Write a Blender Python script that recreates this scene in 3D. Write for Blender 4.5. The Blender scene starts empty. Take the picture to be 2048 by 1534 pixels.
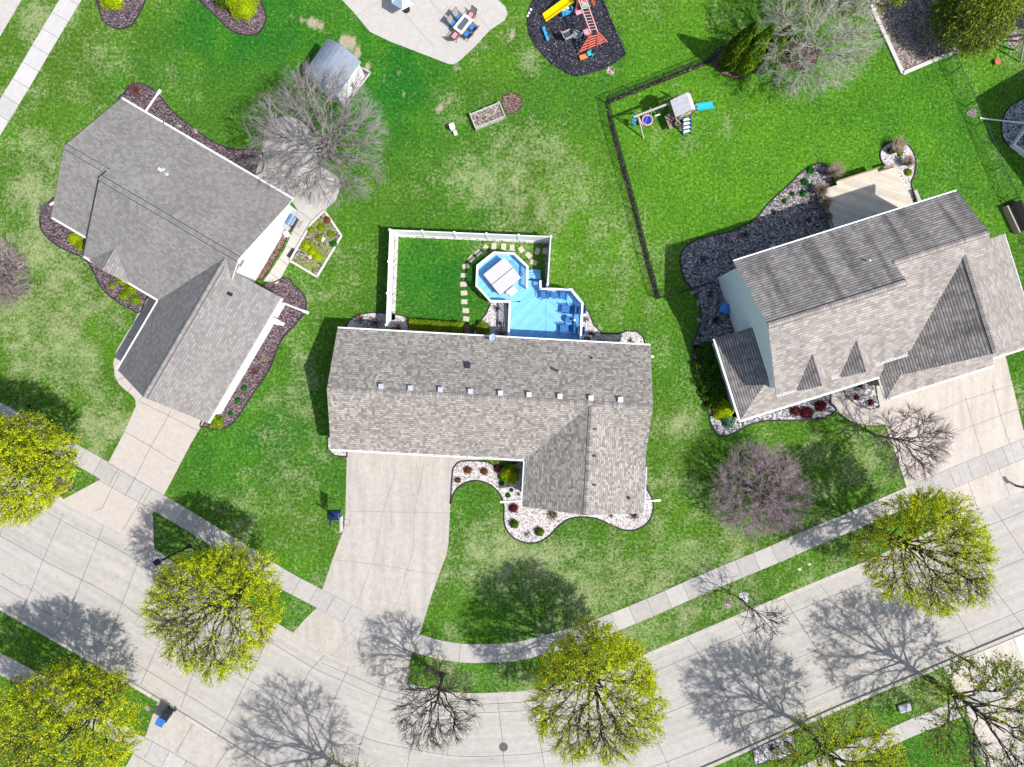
import bpy, bmesh, math, random
import numpy as np
from mathutils import Vector
from mathutils.geometry import tessellate_polygon
random.seed(7)
RNG = np.random.default_rng(11)
sc = bpy.context.scene
COL = sc.collection

# ------------------------------------------------------------------ camera, sky, sun
CAM_H = 53.0
FPX = 24.0 / 36.0 * 2048.0
cam_data = bpy.data.cameras.new("camera")
cam_data.lens = 24.0
cam_data.sensor_width = 36.0
cam_data.sensor_fit = 'HORIZONTAL'
cam_data.clip_end = 5000
cam = bpy.data.objects.new("camera", cam_data)
COL.objects.link(cam)
cam.location = (0, 0, CAM_H)
cam.rotation_euler = (0, 0, 0)
sc.camera = cam

SUN_EL = math.radians(53.2)
SUN_AZ = math.atan2(-0.494, 0.869)          # direction (ground plane) towards the sun
world = bpy.data.worlds.new("World")
sc.world = world
world.use_nodes = True
wn = world.node_tree.nodes
wl = world.node_tree.links
sky = wn.new('ShaderNodeTexSky')
sky.sky_type = 'NISHITA'
sky.sun_disc = False
sky.sun_elevation = SUN_EL
sky.dust_density = 2.0
sky.ozone_density = 1.0
sky.sun_rotation = math.pi / 2 - SUN_AZ
bgn = wn.get('Background')
bgn.inputs[1].default_value = 0.135
wl.new(sky.outputs[0], bgn.inputs[0])
sun_data = bpy.data.lights.new("sun", 'SUN')
sun_data.energy = 4.6
sun_data.angle = math.radians(0.8)
sun_data.color = (1.0, 0.97, 0.935)
sun = bpy.data.objects.new("sun", sun_data)
COL.objects.link(sun)
sd = Vector((math.cos(SUN_AZ) * math.cos(SUN_EL), math.sin(SUN_AZ) * math.cos(SUN_EL), math.sin(SUN_EL)))
sun.rotation_euler = (-sd).to_track_quat('-Z', 'Y').to_euler()
sc.view_settings.view_transform = 'Standard'
sc.view_settings.look = 'None'
sc.view_settings.exposure = 0.28
sc.view_settings.gamma = 1.0
sc.cycles.max_bounces = 6
sc.cycles.diffuse_bounces = 3
sc.cycles.transparent_max_bounces = 4

# ------------------------------------------------------------------ helpers
def P(px, py, z=0.0):
    k = (CAM_H - z) / FPX
    return ((px - 1024) * k, (767 - py) * k, z)

def frame(dx, dy):
    """house frame: u runs along (dx,dy) seen from above, v to its right hand"""
    l = math.hypot(dx, dy); dx /= l; dy /= l
    def F(u, v, z=0.0):
        return (u * dx - v * dy, -(u * dy + v * dx), z)
    return F

def link(o, parent=None):
    COL.objects.link(o)
    if parent is not None:
        o.parent = parent
    return o

def tag(o, label=None, cat=None, group=None, kind=None):
    if label: o['label'] = label
    if cat: o['category'] = cat
    if group: o['group'] = group
    if kind: o['kind'] = kind
    return o

def thing(name, label, cat, loc=(0, 0, 0), rz=0.0, group=None):
    o = bpy.data.objects.new(name, None)
    o.empty_display_size = 0.3
    link(o)
    o.location = loc
    o.rotation_euler = (0, 0, rz)
    return tag(o, label, cat, group)

def dup(root, loc, rz=None, label=None, scale=None):
    c = root.copy(); COL.objects.link(c)
    c.location = loc
    if rz is not None: c.rotation_euler = (0, 0, rz)
    if scale is not None: c.scale = scale
    if label: c['label'] = label
    for ch in list(root.children):
        a = ch.copy(); COL.objects.link(a); a.parent = c
        for g in list(ch.children):
            b = g.copy(); COL.objects.link(b); b.parent = a
    return c

class MB:
    def __init__(s):
        s.v = []; s.f = []; s.m = []; s.uv = []
    def face(s, pts, m=0, uv=None):
        i = len(s.v)
        s.v += [tuple(p) for p in pts]
        s.f.append(tuple(range(i, i + len(pts))))
        s.m.append(m)
        s.uv.append(uv if uv else [(p[0], p[1]) for p in pts])
    def slab(s, top, t, m=0, ms=None, uv=None):
        """top polygon (planar), thickened straight down by t"""
        bot = [(p[0], p[1], p[2] - t) for p in top]
        n = len(top)
        s.face(top, m, uv)
        s.face(bot[::-1], m if ms is None else ms, (uv[::-1] if uv else None))
        for i in range(n):
            j = (i + 1) % n
            s.face([top[i], bot[i], bot[j], top[j]], m if ms is None else ms)
    def prism(s, ring, z0, z1, m=0, ms=None):
        top = [(p[0], p[1], z1) for p in ring]
        s.slab(top, z1 - z0, m, ms)
    def box(s, c, size, rz=0.0, m=0, tilt=None):
        cx, cy, cz = c; sx, sy, sz = size[0] / 2, size[1] / 2, size[2] / 2
        ca, sa = math.cos(rz), math.sin(rz)
        def T(x, y, z):
            return (cx + x * ca - y * sa, cy + x * sa + y * ca, cz + z)
        a = [T(-sx, -sy, -sz), T(sx, -sy, -sz), T(sx, sy, -sz), T(-sx, sy, -sz),
             T(-sx, -sy, sz), T(sx, -sy, sz), T(sx, sy, sz), T(-sx, sy, sz)]
        for q in ((3, 2, 1, 0), (4, 5, 6, 7), (0, 1, 5, 4), (1, 2, 6, 5), (2, 3, 7, 6), (3, 0, 4, 7)):
            s.face([a[k] for k in q], m)
    def bar(s, p0, p1, w, h=None, m=0):
        """square bar between two points"""
        h = w if h is None else h
        p0 = Vector(p0); p1 = Vector(p1); d = (p1 - p0)
        if d.length < 1e-6: return
        d.normalize()
        up = Vector((0, 0, 1)) if abs(d.z) < 0.95 else Vector((0, 1, 0))
        x = d.cross(up).normalized() * (w / 2); y = x.cross(d).normalized() * (h / 2)
        a = [p0 - x - y, p0 + x - y, p0 + x + y, p0 - x + y, p1 - x - y, p1 + x - y, p1 + x + y, p1 - x + y]
        for q in ((0, 1, 2, 3), (7, 6, 5, 4), (0, 4, 5, 1), (1, 5, 6, 2), (2, 6, 7, 3), (3, 7, 4, 0)):
            s.face([a[k] for k in q], m)
    def tube(s, pts, r, n=8, m=0, cap=True):
        pts = [Vector(p) for p in pts]
        rs = r if isinstance(r, (list, tuple)) else [r] * len(pts)
        rings = []
        for i, p in enumerate(pts):
            a = pts[max(i - 1, 0)]; b = pts[min(i + 1, len(pts) - 1)]
            t = (b - a).normalized()
            up = Vector((0, 0, 1)) if abs(t.z) < 0.9 else Vector((1, 0, 0))
            x = t.cross(up).normalized(); y = t.cross(x)
            rings.append([p + x * (rs[i] * math.cos(2 * math.pi * k / n)) + y * (rs[i] * math.sin(2 * math.pi * k / n)) for k in range(n)])
        for i in range(len(rings) - 1):
            for k in range(n):
                j = (k + 1) % n
                s.face([rings[i][k], rings[i][j], rings[i + 1][j], rings[i + 1][k]], m)
        if cap:
            s.face(rings[0][::-1], m); s.face(rings[-1], m)
    def ring(s, c, R, r, n=24, k=6, m=0, ax='z'):
        for i in range(n):
            a0 = 2 * math.pi * i / n; a1 = 2 * math.pi * (i + 1) / n
            def q(a, b):
                rr = R + r * math.cos(b)
                return (c[0] + rr * math.cos(a), c[1] + rr * math.sin(a), c[2] + r * math.sin(b))
            for j in range(k):
                b0 = 2 * math.pi * j / k; b1 = 2 * math.pi * (j + 1) / k
                s.face([q(a0, b0), q(a1, b0), q(a1, b1), q(a0, b1)], m)
    def disc(s, c, r, z0, z1, n=20, m=0, ms=None):
        s.prism([(c[0] + r * math.cos(2 * math.pi * k / n), c[1] + r * math.sin(2 * math.pi * k / n)) for k in range(n)], z0, z1, m, ms)
    def build(s, name, mats, parent=None, fix=True, smooth=False, bevel=0.0, merge=False, local=None):
        me = bpy.data.meshes.new(name)
        vs = s.v
        if local is not None:
            lx, ly, lz, rz = local
            ca, sa = math.cos(-rz), math.sin(-rz)
            vs = [((x - lx) * ca - (y - ly) * sa, (x - lx) * sa + (y - ly) * ca, z - lz) for x, y, z in vs]
        me.from_pydata(vs, [], s.f)
        if not isinstance(mats, (list, tuple)): mats = [mats]
        for mt in mats: me.materials.append(mt)
        me.polygons.foreach_set('material_index', s.m)
        uvl = me.uv_layers.new(name='UVMap')
        flat = []
        for u in s.uv:
            for a in u: flat += [a[0], a[1]]
        uvl.data.foreach_set('uv', flat)
        if fix or merge:
            bm = bmesh.new(); bm.from_mesh(me)
            bmesh.ops.remove_doubles(bm, verts=bm.verts, dist=0.0004)
            if fix: bmesh.ops.recalc_face_normals(bm, faces=bm.faces)
            bm.to_mesh(me); bm.free()
        if smooth:
            me.polygons.foreach_set('use_smooth', [True] * len(me.polygons))
        me.update()
        o = bpy.data.objects.new(name, me)
        link(o, parent)
        if bevel > 0:
            md = o.modifiers.new('bevel', 'BEVEL'); md.width = bevel; md.segments = 2; md.limit_method = 'ANGLE'
        return o

def catmull(pts, closed=True, n=6):
    out = []
    N = len(pts)
    rng = range(N) if closed else range(N - 1)
    for i in rng:
        if closed:
            p0, p1, p2, p3 = pts[i - 1], pts[i], pts[(i + 1) % N], pts[(i + 2) % N]
        else:
            p0, p1, p2, p3 = pts[max(i - 1, 0)], pts[i], pts[i + 1], pts[min(i + 2, N - 1)]
        for k in range(n):
            t = k / n
            out.append(tuple(0.5 * ((2 * p1[d]) + (-p0[d] + p2[d]) * t + (2 * p0[d] - 5 * p1[d] + 4 * p2[d] - p3[d]) * t * t
                                    + (-p0[d] + 3 * p1[d] - 3 * p2[d] + p3[d]) * t ** 3) for d in range(2)))
    if not closed: out.append(tuple(pts[-1][:2]))
    return out

EXCL = []          # ground areas without grass blades (world coordinates)
def ground_sheet(name, pxpts, z, mat, smooth=False, edge=None, kind='structure', thick=0.12, label=None, cat=None, edge_mat=None, group=None):
    pts = catmull(pxpts, True, 5) if smooth else list(pxpts)
    w = [P(a, b, 0)[:2] for a, b in pts]
    EXCL.append(np.array(w))
    mb = MB()
    tri = tessellate_polygon([[Vector((a, b, 0)) for a, b in w]])
    for t in tri:
        q = [w[k] for k in t]
        ar = (q[1][0] - q[0][0]) * (q[2][1] - q[0][1]) - (q[2][0] - q[0][0]) * (q[1][1] - q[0][1])
        if ar < 0: q = q[::-1]
        mb.face([(a, b, z) for a, b in q], 0)
    n = len(w)
    cx = sum(p[0] for p in w) / n
    area = sum(w[i][0] * w[(i + 1) % n][1] - w[(i + 1) % n][0] * w[i][1] for i in range(n))
    for i in range(n):
        j = (i + 1) % n
        q = [(w[i][0], w[i][1], z), (w[j][0], w[j][1], z), (w[j][0], w[j][1], z - thick), (w[i][0], w[i][1], z - thick)]
        if area > 0: q = q[::-1]
        mb.face(q, 0)
    if edge:
        for i in range(n):
            j = (i + 1) % n
            mb.bar((w[i][0], w[i][1], z), (w[j][0], w[j][1], z), edge, edge, 1)
    o = mb.build(name, [mat] + ([edge_mat] if edge else []), fix=False)
    return tag(o, label, cat, group, kind)

def pip(x, y, poly):
    inside = np.zeros(x.shape, bool)
    n = len(poly)
    j = n - 1
    for i in range(n):
        xi, yi = poly[i]; xj, yj = poly[j]
        c = ((yi > y) != (yj > y)) & (x < (xj - xi) * (y - yi) / (yj - yi + 1e-12) + xi)
        inside ^= c
        j = i
    return inside

# ------------------------------------------------------------------ materials
MATS = {}
def newmat(name):
    m = bpy.data.materials.new(name); m.use_nodes = True
    nt = m.node_tree
    b = nt.nodes.get('Principled BSDF')
    return m, nt, b

def N(nt, typ, **kw):
    n = nt.nodes.new(typ)
    for k, v in kw.items():
        if k.startswith('i_'):
            n.inputs[k[2:].replace('_', ' ')].default_value = v
        else:
            setattr(n, k, v)
    return n

def ramp(nt, stops, src, interp='LINEAR'):
    r = nt.nodes.new('ShaderNodeValToRGB')
    r.color_ramp.interpolation = interp
    e = r.color_ramp.elements
    while len(e) < len(stops): e.new(0.5)
    for k, (p, c) in enumerate(stops):
        e[k].position = p
        e[k].color = (c[0], c[1], c[2], 1) if not isinstance(c, (int, float)) else (c, c, c, 1)
    nt.links.new(src, r.inputs[0])
    return r.outputs[0]

def mix(nt, fac, a, b, blend='MIX'):
    m = nt.nodes.new('ShaderNodeMix'); m.data_type = 'RGBA'; m.blend_type = blend
    for sock, val in ((m.inputs[0], fac), (m.inputs[6], a), (m.inputs[7], b)):
        if isinstance(val, (int, float)): sock.default_value = val
        elif isinstance(val, (tuple, list)): sock.default_value = (val[0], val[1], val[2], 1)
        else: nt.links.new(val, sock)
    return m.outputs[2]

def mth(nt, op, a, b=0.0, c=None, clamp=False):
    m = nt.nodes.new('ShaderNodeMath'); m.operation = op; m.use_clamp = clamp
    vals = [a, b] + ([c] if c is not None else [])
    for k, v in enumerate(vals):
        if isinstance(v, (int, float)): m.inputs[k].default_value = v
        else: nt.links.new(v, m.inputs[k])
    return m.outputs[0]

def objco(nt):
    return nt.nodes.new('ShaderNodeTexCoord').outputs['Object']

def noise(nt, vec, scale, detail=4, rough=0.6, dist=0.0):
    n = nt.nodes.new('ShaderNodeTexNoise')
    n.inputs['Scale'].default_value = scale
    n.inputs['Detail'].default_value = detail
    n.inputs['Roughness'].default_value = rough
    n.inputs['Distortion'].default_value = dist
    nt.links.new(vec, n.inputs['Vector'])
    return n.outputs[0]

def bump(nt, b, h, strength, dist=0.02):
    n = nt.nodes.new('ShaderNodeBump')
    n.inputs['Strength'].default_value = strength
    n.inputs['Distance'].default_value = dist
    nt.links.new(h, n.inputs['Height'])
    nt.links.new(n.outputs[0], b.inputs['Normal'])

def plain(name, col, rough=0.6, var=0.12, scale=6.0, metal=0.0, spec=0.3):
    if name in MATS: return MATS[name]
    m, nt, b = newmat(name)
    co = objco(nt)
    n1 = noise(nt, co, scale, 5, 0.65)
    lo = tuple(c * (1 - var) for c in col); hi = tuple(min(1, c * (1 + var)) for c in col)
    nt.links.new(ramp(nt, [(0.3, lo), (0.7, hi)], n1), b.inputs['Base Color'])
    b.inputs['Roughness'].default_value = rough
    b.inputs['Metallic'].default_value = metal
    b.inputs['Specular IOR Level'].default_value = spec
    MATS[name] = m
    return m

def concrete(name, col, var=0.1, stain=(0.55, 0.45, 0.36), stain_amt=0.25, seed=0.0, joint=None, streaks=None):
    m, nt, b = newmat(name)
    co = objco(nt)
    mp = N(nt, 'ShaderNodeMapping'); mp.inputs['Location'].default_value = (seed, seed * 1.7, 0)
    nt.links.new(co, mp.inputs[0]); v = mp.outputs[0]
    big = noise(nt, v, 0.35, 4, 0.6)
    mid = noise(nt, v, 2.2, 5, 0.7)
    fine = noise(nt, v, 14.0, 3, 0.8)
    lo = tuple(c * (1 - var) for c in col); hi = tuple(min(0.9, c * (1 + var)) for c in col)
    c1 = ramp(nt, [(0.32, lo), (0.68, hi)], mid)
    sm = ramp(nt, [(0.5, 0.0), (0.75, 1.0)], big)
    c2 = mix(nt, mth(nt, 'MULTIPLY', sm, stain_amt), c1, stain)
    f = ramp(nt, [(0.28, 0.82), (0.5, 1.0), (0.75, 1.08)], fine)
    vo = nt.nodes.new('ShaderNodeTexVoronoi'); vo.inputs['Scale'].default_value = 0.9; nt.links.new(v, vo.inputs['Vector'])
    spot = ramp(nt, [(0.03, 0.55), (0.06, 1.0)], vo.outputs['Distance'])
    f = mix(nt, 1.0, f, spot, 'MULTIPLY')
    if streaks:
        mp2 = N(nt, 'ShaderNodeMapping'); mp2.inputs['Scale'].default_value = (0.10, 1.6, 1) if streaks == 'uv' else (1.3, 0.14, 1)
        mp2.inputs['Rotation'].default_value = (0, 0, 0 if streaks == 'uv' else streaks)
        nt.links.new(nt.nodes.new('ShaderNodeUVMap').outputs[0] if streaks == 'uv' else co, mp2.inputs[0])
        sn = noise(nt, mp2.outputs[0], 1.2, 5, 0.65)
        f = mix(nt, 1.0, f, ramp(nt, [(0.33, 0.86), (0.5, 0.98), (0.66, 1.07)], sn), 'MULTIPLY')
    c3 = mix(nt, 1.0, c2, f, 'MULTIPLY')
    if joint:
        uv = nt.nodes.new('ShaderNodeUVMap').outputs[0]
        sx = nt.nodes.new('ShaderNodeSeparateXYZ'); nt.links.new(uv, sx.inputs[0])
        fr = mth(nt, 'PINGPONG', sx.outputs[0], joint / 2)
        ln = mth(nt, 'LESS_THAN', fr, 0.018)
        # every slab takes a slightly different tone
        idx = mth(nt, 'FLOOR', mth(nt, 'DIVIDE', sx.outputs[0], joint))
        wnz = nt.nodes.new('ShaderNodeTexWhiteNoise'); wnz.noise_dimensions = '1D'
        nt.links.new(idx, wnz.inputs['W'])
        tone = ramp(nt, [(0, 0.88), (1, 1.06)], wnz.outputs[0])
        c3 = mix(nt, 1.0, c3, tone, 'MULTIPLY')
        c3 = mix(nt, mth(nt, 'MULTIPLY', ln, 0.8), c3, (0.10, 0.095, 0.09))
    nt.links.new(c3, b.inputs['Base Color'])
    b.inputs['Roughness'].default_value = 0.85
    b.inputs['Specular IOR Level'].default_value = 0.2
    bump(nt, b, fine, 0.25, 0.01)
    return m

def shingle(name, cols, row=0.145, width=0.33, mortar=(0.06, 0.055, 0.055), msize=0.012, streak=0.0, contrast=1.0):
    m, nt, b = newmat(name)
    uv = nt.nodes.new('ShaderNodeUVMap').outputs[0]
    sx = nt.nodes.new('ShaderNodeSeparateXYZ'); nt.links.new(uv, sx.inputs[0])
    U, V = sx.outputs[0], sx.outputs[1]
    rowi = mth(nt, 'FLOOR', mth(nt, 'DIVIDE', V, row))
    w1 = nt.nodes.new('ShaderNodeTexWhiteNoise'); w1.noise_dimensions = '1D'; nt.links.new(rowi, w1.inputs['W'])
    uo = mth(nt, 'ADD', mth(nt, 'DIVIDE', U, width), mth(nt, 'MULTIPLY', w1.outputs[0], 7.3))
    ci = mth(nt, 'FLOOR', uo)
    cb = nt.nodes.new('ShaderNodeCombineXYZ'); nt.links.new(ci, cb.inputs[0]); nt.links.new(rowi, cb.inputs[1])
    w2 = nt.nodes.new('ShaderNodeTexWhiteNoise'); w2.noise_dimensions = '2D'; nt.links.new(cb.outputs[0], w2.inputs['Vector'])
    c = ramp(nt, cols, w2.outputs[0])
    fine = noise(nt, uv, 22.0, 3, 0.8)
    c = mix(nt, 1.0, c, ramp(nt, [(0.3, 0.86), (0.7, 1.12)], fine), 'MULTIPLY')
    big = noise(nt, uv, 0.35, 3, 0.5)
    c = mix(nt, 1.0, c, ramp(nt, [(0.3, 0.9), (0.7, 1.06)], big), 'MULTIPLY')
    if streak > 0:
        mp = N(nt, 'ShaderNodeMapping'); mp.inputs['Scale'].default_value = (0.75, 0.10, 1)
        mp.inputs['Rotation'].default_value = (0, 0, 0.10)
        nt.links.new(uv, mp.inputs[0])
        s_ = noise(nt, mp.outputs[0], 1.1, 4, 0.6, 0.4)
        c = mix(nt, 1.0, c, ramp(nt, [(0.36, 1 - streak), (0.58, 1.0)], s_), 'MULTIPLY')
    fv = mth(nt, 'FRACT', mth(nt, 'DIVIDE', V, row))
    ln = mth(nt, 'LESS_THAN', fv, msize / row)
    fu = mth(nt, 'FRACT', uo)
    lu = mth(nt, 'MULTIPLY', mth(nt, 'LESS_THAN', fu, 0.03), 0.5)
    l_ = mth(nt, 'MAXIMUM', ln, lu)
    c = mix(nt, mth(nt, 'MULTIPLY', l_, 0.75 * contrast), c, mortar)
    nt.links.new(c, b.inputs['Base Color'])
    b.inputs['Roughness'].default_value = 0.92
    b.inputs['Specular IOR Level'].default_value = 0.15
    bump(nt, b, mth(nt, 'ADD', fv, mth(nt, 'MULTIPLY', w2.outputs[0], 0.5)), 0.5, 0.012)
    return m

def pebbles(name, stops, scale=11.0, bumpd=0.04, patch=None, aniso=None, gap=(0.25, 0.62, 0.35)):
    m, nt, b = newmat(name)
    co = objco(nt)
    v = co
    if aniso:
        mp = N(nt, 'ShaderNodeMapping'); mp.inputs['Scale'].default_value = aniso
        mp.inputs['Rotation'].default_value = (0, 0, 0.7); nt.links.new(co, mp.inputs[0]); v = mp.outputs[0]
    vo = nt.nodes.new('ShaderNodeTexVoronoi'); vo.inputs['Scale'].default_value = scale
    nt.links.new(v, vo.inputs['Vector'])
    sx = nt.nodes.new('ShaderNodeSeparateXYZ'); nt.links.new(vo.outputs['Color'], sx.inputs[0])
    c = ramp(nt, stops, sx.outputs[0])
    dk = ramp(nt, [(gap[0], 1.0), (gap[1], gap[2])], vo.outputs['Distance'])
    c = mix(nt, 1.0, c, dk, 'MULTIPLY')
    if patch:
        n = noise(nt, co, patch[0], 4, 0.6)
        c = mix(nt, mth(nt, 'MULTIPLY', ramp(nt, [(0.45, 0.0), (0.62, 1.0)], n), patch[2]), c, patch[1])
    nt.links.new(c, b.inputs['Base Color'])
    b.inputs['Roughness'].default_value = 0.9
    b.inputs['Specular IOR Level'].default_value = 0.2
    inv = mth(nt, 'SUBTRACT', 1.0, vo.outputs['Distance'])
    bump(nt, b, inv, 0.9, bumpd)
    return m

def leafmat(name, stops, trans=0.35, patch=None):
    m, nt, b = newmat(name)
    nt.nodes.remove(b)
    geo = nt.nodes.new('ShaderNodeNewGeometry')
    c = ramp(nt, stops, geo.outputs['Random Per Island'])
    co = objco(nt)
    n1 = noise(nt, co, 1.1, 3, 0.6)
    c = mix(nt, 1.0, c, ramp(nt, [(0.35, 0.75), (0.65, 1.15)], n1), 'MULTIPLY')
    d = nt.nodes.new('ShaderNodeBsdfDiffuse'); t = nt.nodes.new('ShaderNodeBsdfTranslucent')
    nt.links.new(c, d.inputs[0]); nt.links.new(c, t.inputs[0])
    ms = nt.nodes.new('ShaderNodeMixShader'); ms.inputs[0].default_value = trans
    nt.links.new(d.outputs[0], ms.inputs[1]); nt.links.new(t.outputs[0], ms.inputs[2])
    nt.links.new(ms.outputs[0], nt.nodes.get('Material Output').inputs[0])
    return m

M_TRIM = plain('white_trim', (0.80, 0.80, 0.80), 0.5, 0.03)
M_SIDING = None
def siding(name, col, row=0.12):
    m, nt, b = newmat(name)
    geo = nt.nodes.new('ShaderNodeNewGeometry')
    sx = nt.nodes.new('ShaderNodeSeparateXYZ'); nt.links.new(geo.outputs['Position'], sx.inputs[0])
    fv = mth(nt, 'FRACT', mth(nt, 'DIVIDE', sx.outputs[2], row))
    ln = mth(nt, 'LESS_THAN', fv, 0.12)
    n1 = noise(nt, geo.outputs['Position'], 2.0, 3, 0.6)
    c = ramp(nt, [(0.3, tuple(a * 0.94 for a in col)), (0.7, col)], n1)
    c = mix(nt, mth(nt, 'MULTIPLY', ln, 0.35), c, tuple(a * 0.5 for a in col))
    nt.links.new(c, b.inputs['Base Color']); b.inputs['Roughness'].default_value = 0.55
    bump(nt, b, fv, 0.4, 0.015)
    return m
M_SIDE_W = siding('siding_white', (0.78, 0.78, 0.78))
M_SIDE_B = siding('siding_pale_blue', (0.84, 0.91, 0.95))
M_BRICK = plain('brick_tan', (0.36, 0.27, 0.22), 0.85, 0.2, 9)
M_GLASS = plain('window_glass', (0.05, 0.07, 0.09), 0.08, 0.1, 2, 0.0, 0.8)
M_DOOR = plain('door_paint', (0.55, 0.54, 0.52), 0.5, 0.05)
M_METAL = plain('grey_metal', (0.45, 0.46, 0.48), 0.35, 0.1, 8, 0.6)
M_BLACK = plain('black_metal', (0.015, 0.017, 0.02), 0.5, 0.2)
M_DARK = plain('dark_plastic', (0.02, 0.022, 0.03), 0.5, 0.2)
M_JOINT_L = plain('joint_faint', (0.30, 0.28, 0.265), 0.95, 0.2, 3)
M_JOINT = plain('joint_dark', (0.13, 0.12, 0.12), 0.95, 0.3, 3)
M_STREET = concrete('street_concrete', (0.407, 0.382, 0.350), 0.09, (0.449, 0.406, 0.353), 0.5, 1.0, streaks='uv')
M_KERB = concrete('kerb_concrete', (0.440, 0.415, 0.371), 0.1, (0.515, 0.489, 0.442), 0.3, 3.0, joint=3.0)
M_WALKC = concrete('walk_concrete', (0.417, 0.395, 0.367), 0.1, (0.377, 0.361, 0.353), 0.4, 5.0, joint=1.5)
M_DRIVE_M = concrete('drive_grey', (0.426, 0.396, 0.353), 0.1, (0.374, 0.313, 0.256), 0.45, 7.0, streaks=0.0001)
M_DRIVE_L = concrete('drive_pinkish', (0.459, 0.411, 0.371), 0.07, (0.496, 0.425, 0.356), 0.5, 9.0)
M_DRIVE_R = concrete('drive_cream', (0.496, 0.449, 0.396), 0.07, (0.487, 0.406, 0.328), 0.5, 12.0, streaks=0.35)
M_PATIO = concrete('patio_pale', (0.449, 0.425, 0.389), 0.07, (0.393, 0.368, 0.345), 0.4, 14.0)
M_GRAVEL = pebbles('gravel_pale', [(0.0, (0.22, 0.19, 0.185)), (0.2, (0.46, 0.42, 0.41)), (0.6, (0.60, 0.56, 0.54)), (1.0, (0.76, 0.73, 0.70))], 10.0, gap=(0.42, 0.85, 0.5))
M_GRAVEL_G = pebbles('gravel_grey', [(0.0, (0.05, 0.05, 0.055)), (0.35, (0.29, 0.275, 0.29)), (0.8, (0.52, 0.50, 0.51)), (1.0, (0.72, 0.70, 0.70))], 8.0, gap=(0.4, 0.8, 0.4))
M_GRAVEL_D = pebbles('gravel_dark_brown', [(0.0, (0.05, 0.042, 0.045)), (0.4, (0.20, 0.175, 0.18)), (0.85, (0.37, 0.34, 0.34)), (1.0, (0.62, 0.59, 0.58))], 9.0, gap=(0.4, 0.8, 0.4))
M_MULCH = pebbles('mulch_purple', [(0.0, (0.05, 0.028, 0.035)), (0.5, (0.185, 0.125, 0.145)), (0.85, (0.32, 0.235, 0.26)), (1.0, (0.50, 0.42, 0.42))], 9.0, 0.04, None, (1, 2.2, 1))
M_MULCH_R = pebbles('mulch_red', [(0.0, (0.09, 0.04, 0.035)), (0.5, (0.26, 0.14, 0.12)), (1.0, (0.48, 0.34, 0.29))], 9.0, 0.04, None, (1, 2.2, 1))
M_MULCH_K = pebbles('mulch_rubber', [(0.0, (0.012, 0.012, 0.018)), (0.55, (0.05, 0.05, 0.07)), (0.95, (0.11, 0.11, 0.145)), (1.0, (0.36, 0.36, 0.39))], 13.0)
M_SOIL = pebbles('soil_tan', [(0.0, (0.16, 0.12, 0.09)), (0.5, (0.42, 0.34, 0.28)), (1.0, (0.62, 0.53, 0.46))], 8.0, 0.03, (0.8, (0.13, 0.12, 0.13), 0.6))
M_SOIL_D = pebbles('soil_garden', [(0.0, (0.09, 0.07, 0.04)), (0.5, (0.28, 0.24, 0.17)), (1.0, (0.50, 0.46, 0.38))], 9.0, 0.03, (1.6, (0.17, 0.24, 0.03), 0.85))
M_EDGE_K = plain('edging_and_shadow_black', (0.03, 0.028, 0.03), 0.8, 0.2)
M_EDGE_G = plain('edging_grey_timber', (0.42, 0.40, 0.38), 0.85, 0.15)
M_TIMBER = plain('weathered_timber', (0.40, 0.37, 0.34), 0.85, 0.2, 12)
M_CEDAR = plain('stained_timber', (0.30, 0.21, 0.16), 0.8, 0.25, 12)

M_SH_MAIN = shingle('shingle_taupe', [(0.0, (0.19, 0.17, 0.15)), (0.3, (0.265, 0.241, 0.215)), (0.7, (0.325, 0.30, 0.27)), (1.0, (0.415, 0.388, 0.352))], 0.165, 0.20, (0.11, 0.098, 0.09), 0.03)
M_SH_LEFT = shingle('shingle_grey', [(0.0, (0.20, 0.188, 0.18)), (0.5, (0.238, 0.224, 0.215)), (1.0, (0.283, 0.268, 0.257))], 0.19, 0.24, (0.09, 0.083, 0.083), 0.024)
M_SH_RIGHT = shingle('shingle_driftwood', [(0.0, (0.267, 0.241, 0.220)), (0.5, (0.335, 0.304, 0.276)), (1.0, (0.414, 0.376, 0.347))], 0.19, 0.33, (0.049, 0.045, 0.047), 0.03, streak=0.12, contrast=0.85)
M_SH_RIGHT_SHADE = shingle('shingle_driftwood_streaked_shade', [(0.0, (0.256, 0.231, 0.215)), (0.5, (0.316, 0.290, 0.272)), (1.0, (0.394, 0.367, 0.347))], 0.19, 0.33, (0.015, 0.015, 0.017), 0.055, streak=0.45)  # stain streaks, plus darker colour painting the shade of slopes turned from the sun

# ------------------------------------------------------------------ lawn colour fields (dry straw patches, lush patches)
class VN:
    def __init__(s, seed, cell):
        r = np.random.default_rng(seed); s.g = r.random((256, 256)); s.c = cell
    def __call__(s, x, y):
        u = x / s.c + 1000.3; v = y / s.c + 1000.7
        i = np.floor(u).astype(int); j = np.floor(v).astype(int)
        fu = u - i; fv = v - j
        fu = fu * fu * (3 - 2 * fu); fv = fv * fv * (3 - 2 * fv)
        g = s.g
        a = g[i % 256, j % 256]; b = g[(i + 1) % 256, j % 256]; c = g[i % 256, (j + 1) % 256]; d = g[(i + 1) % 256, (j + 1) % 256]
        return (a * (1 - fu) + b * fu) * (1 - fv) + (c * (1 - fu) + d * fu) * fv
vn1, vn2, vn3, vn4 = VN(1, 5.0), VN(2, 2.0), VN(3, 0.8), VN(4, 7.0)
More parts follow.
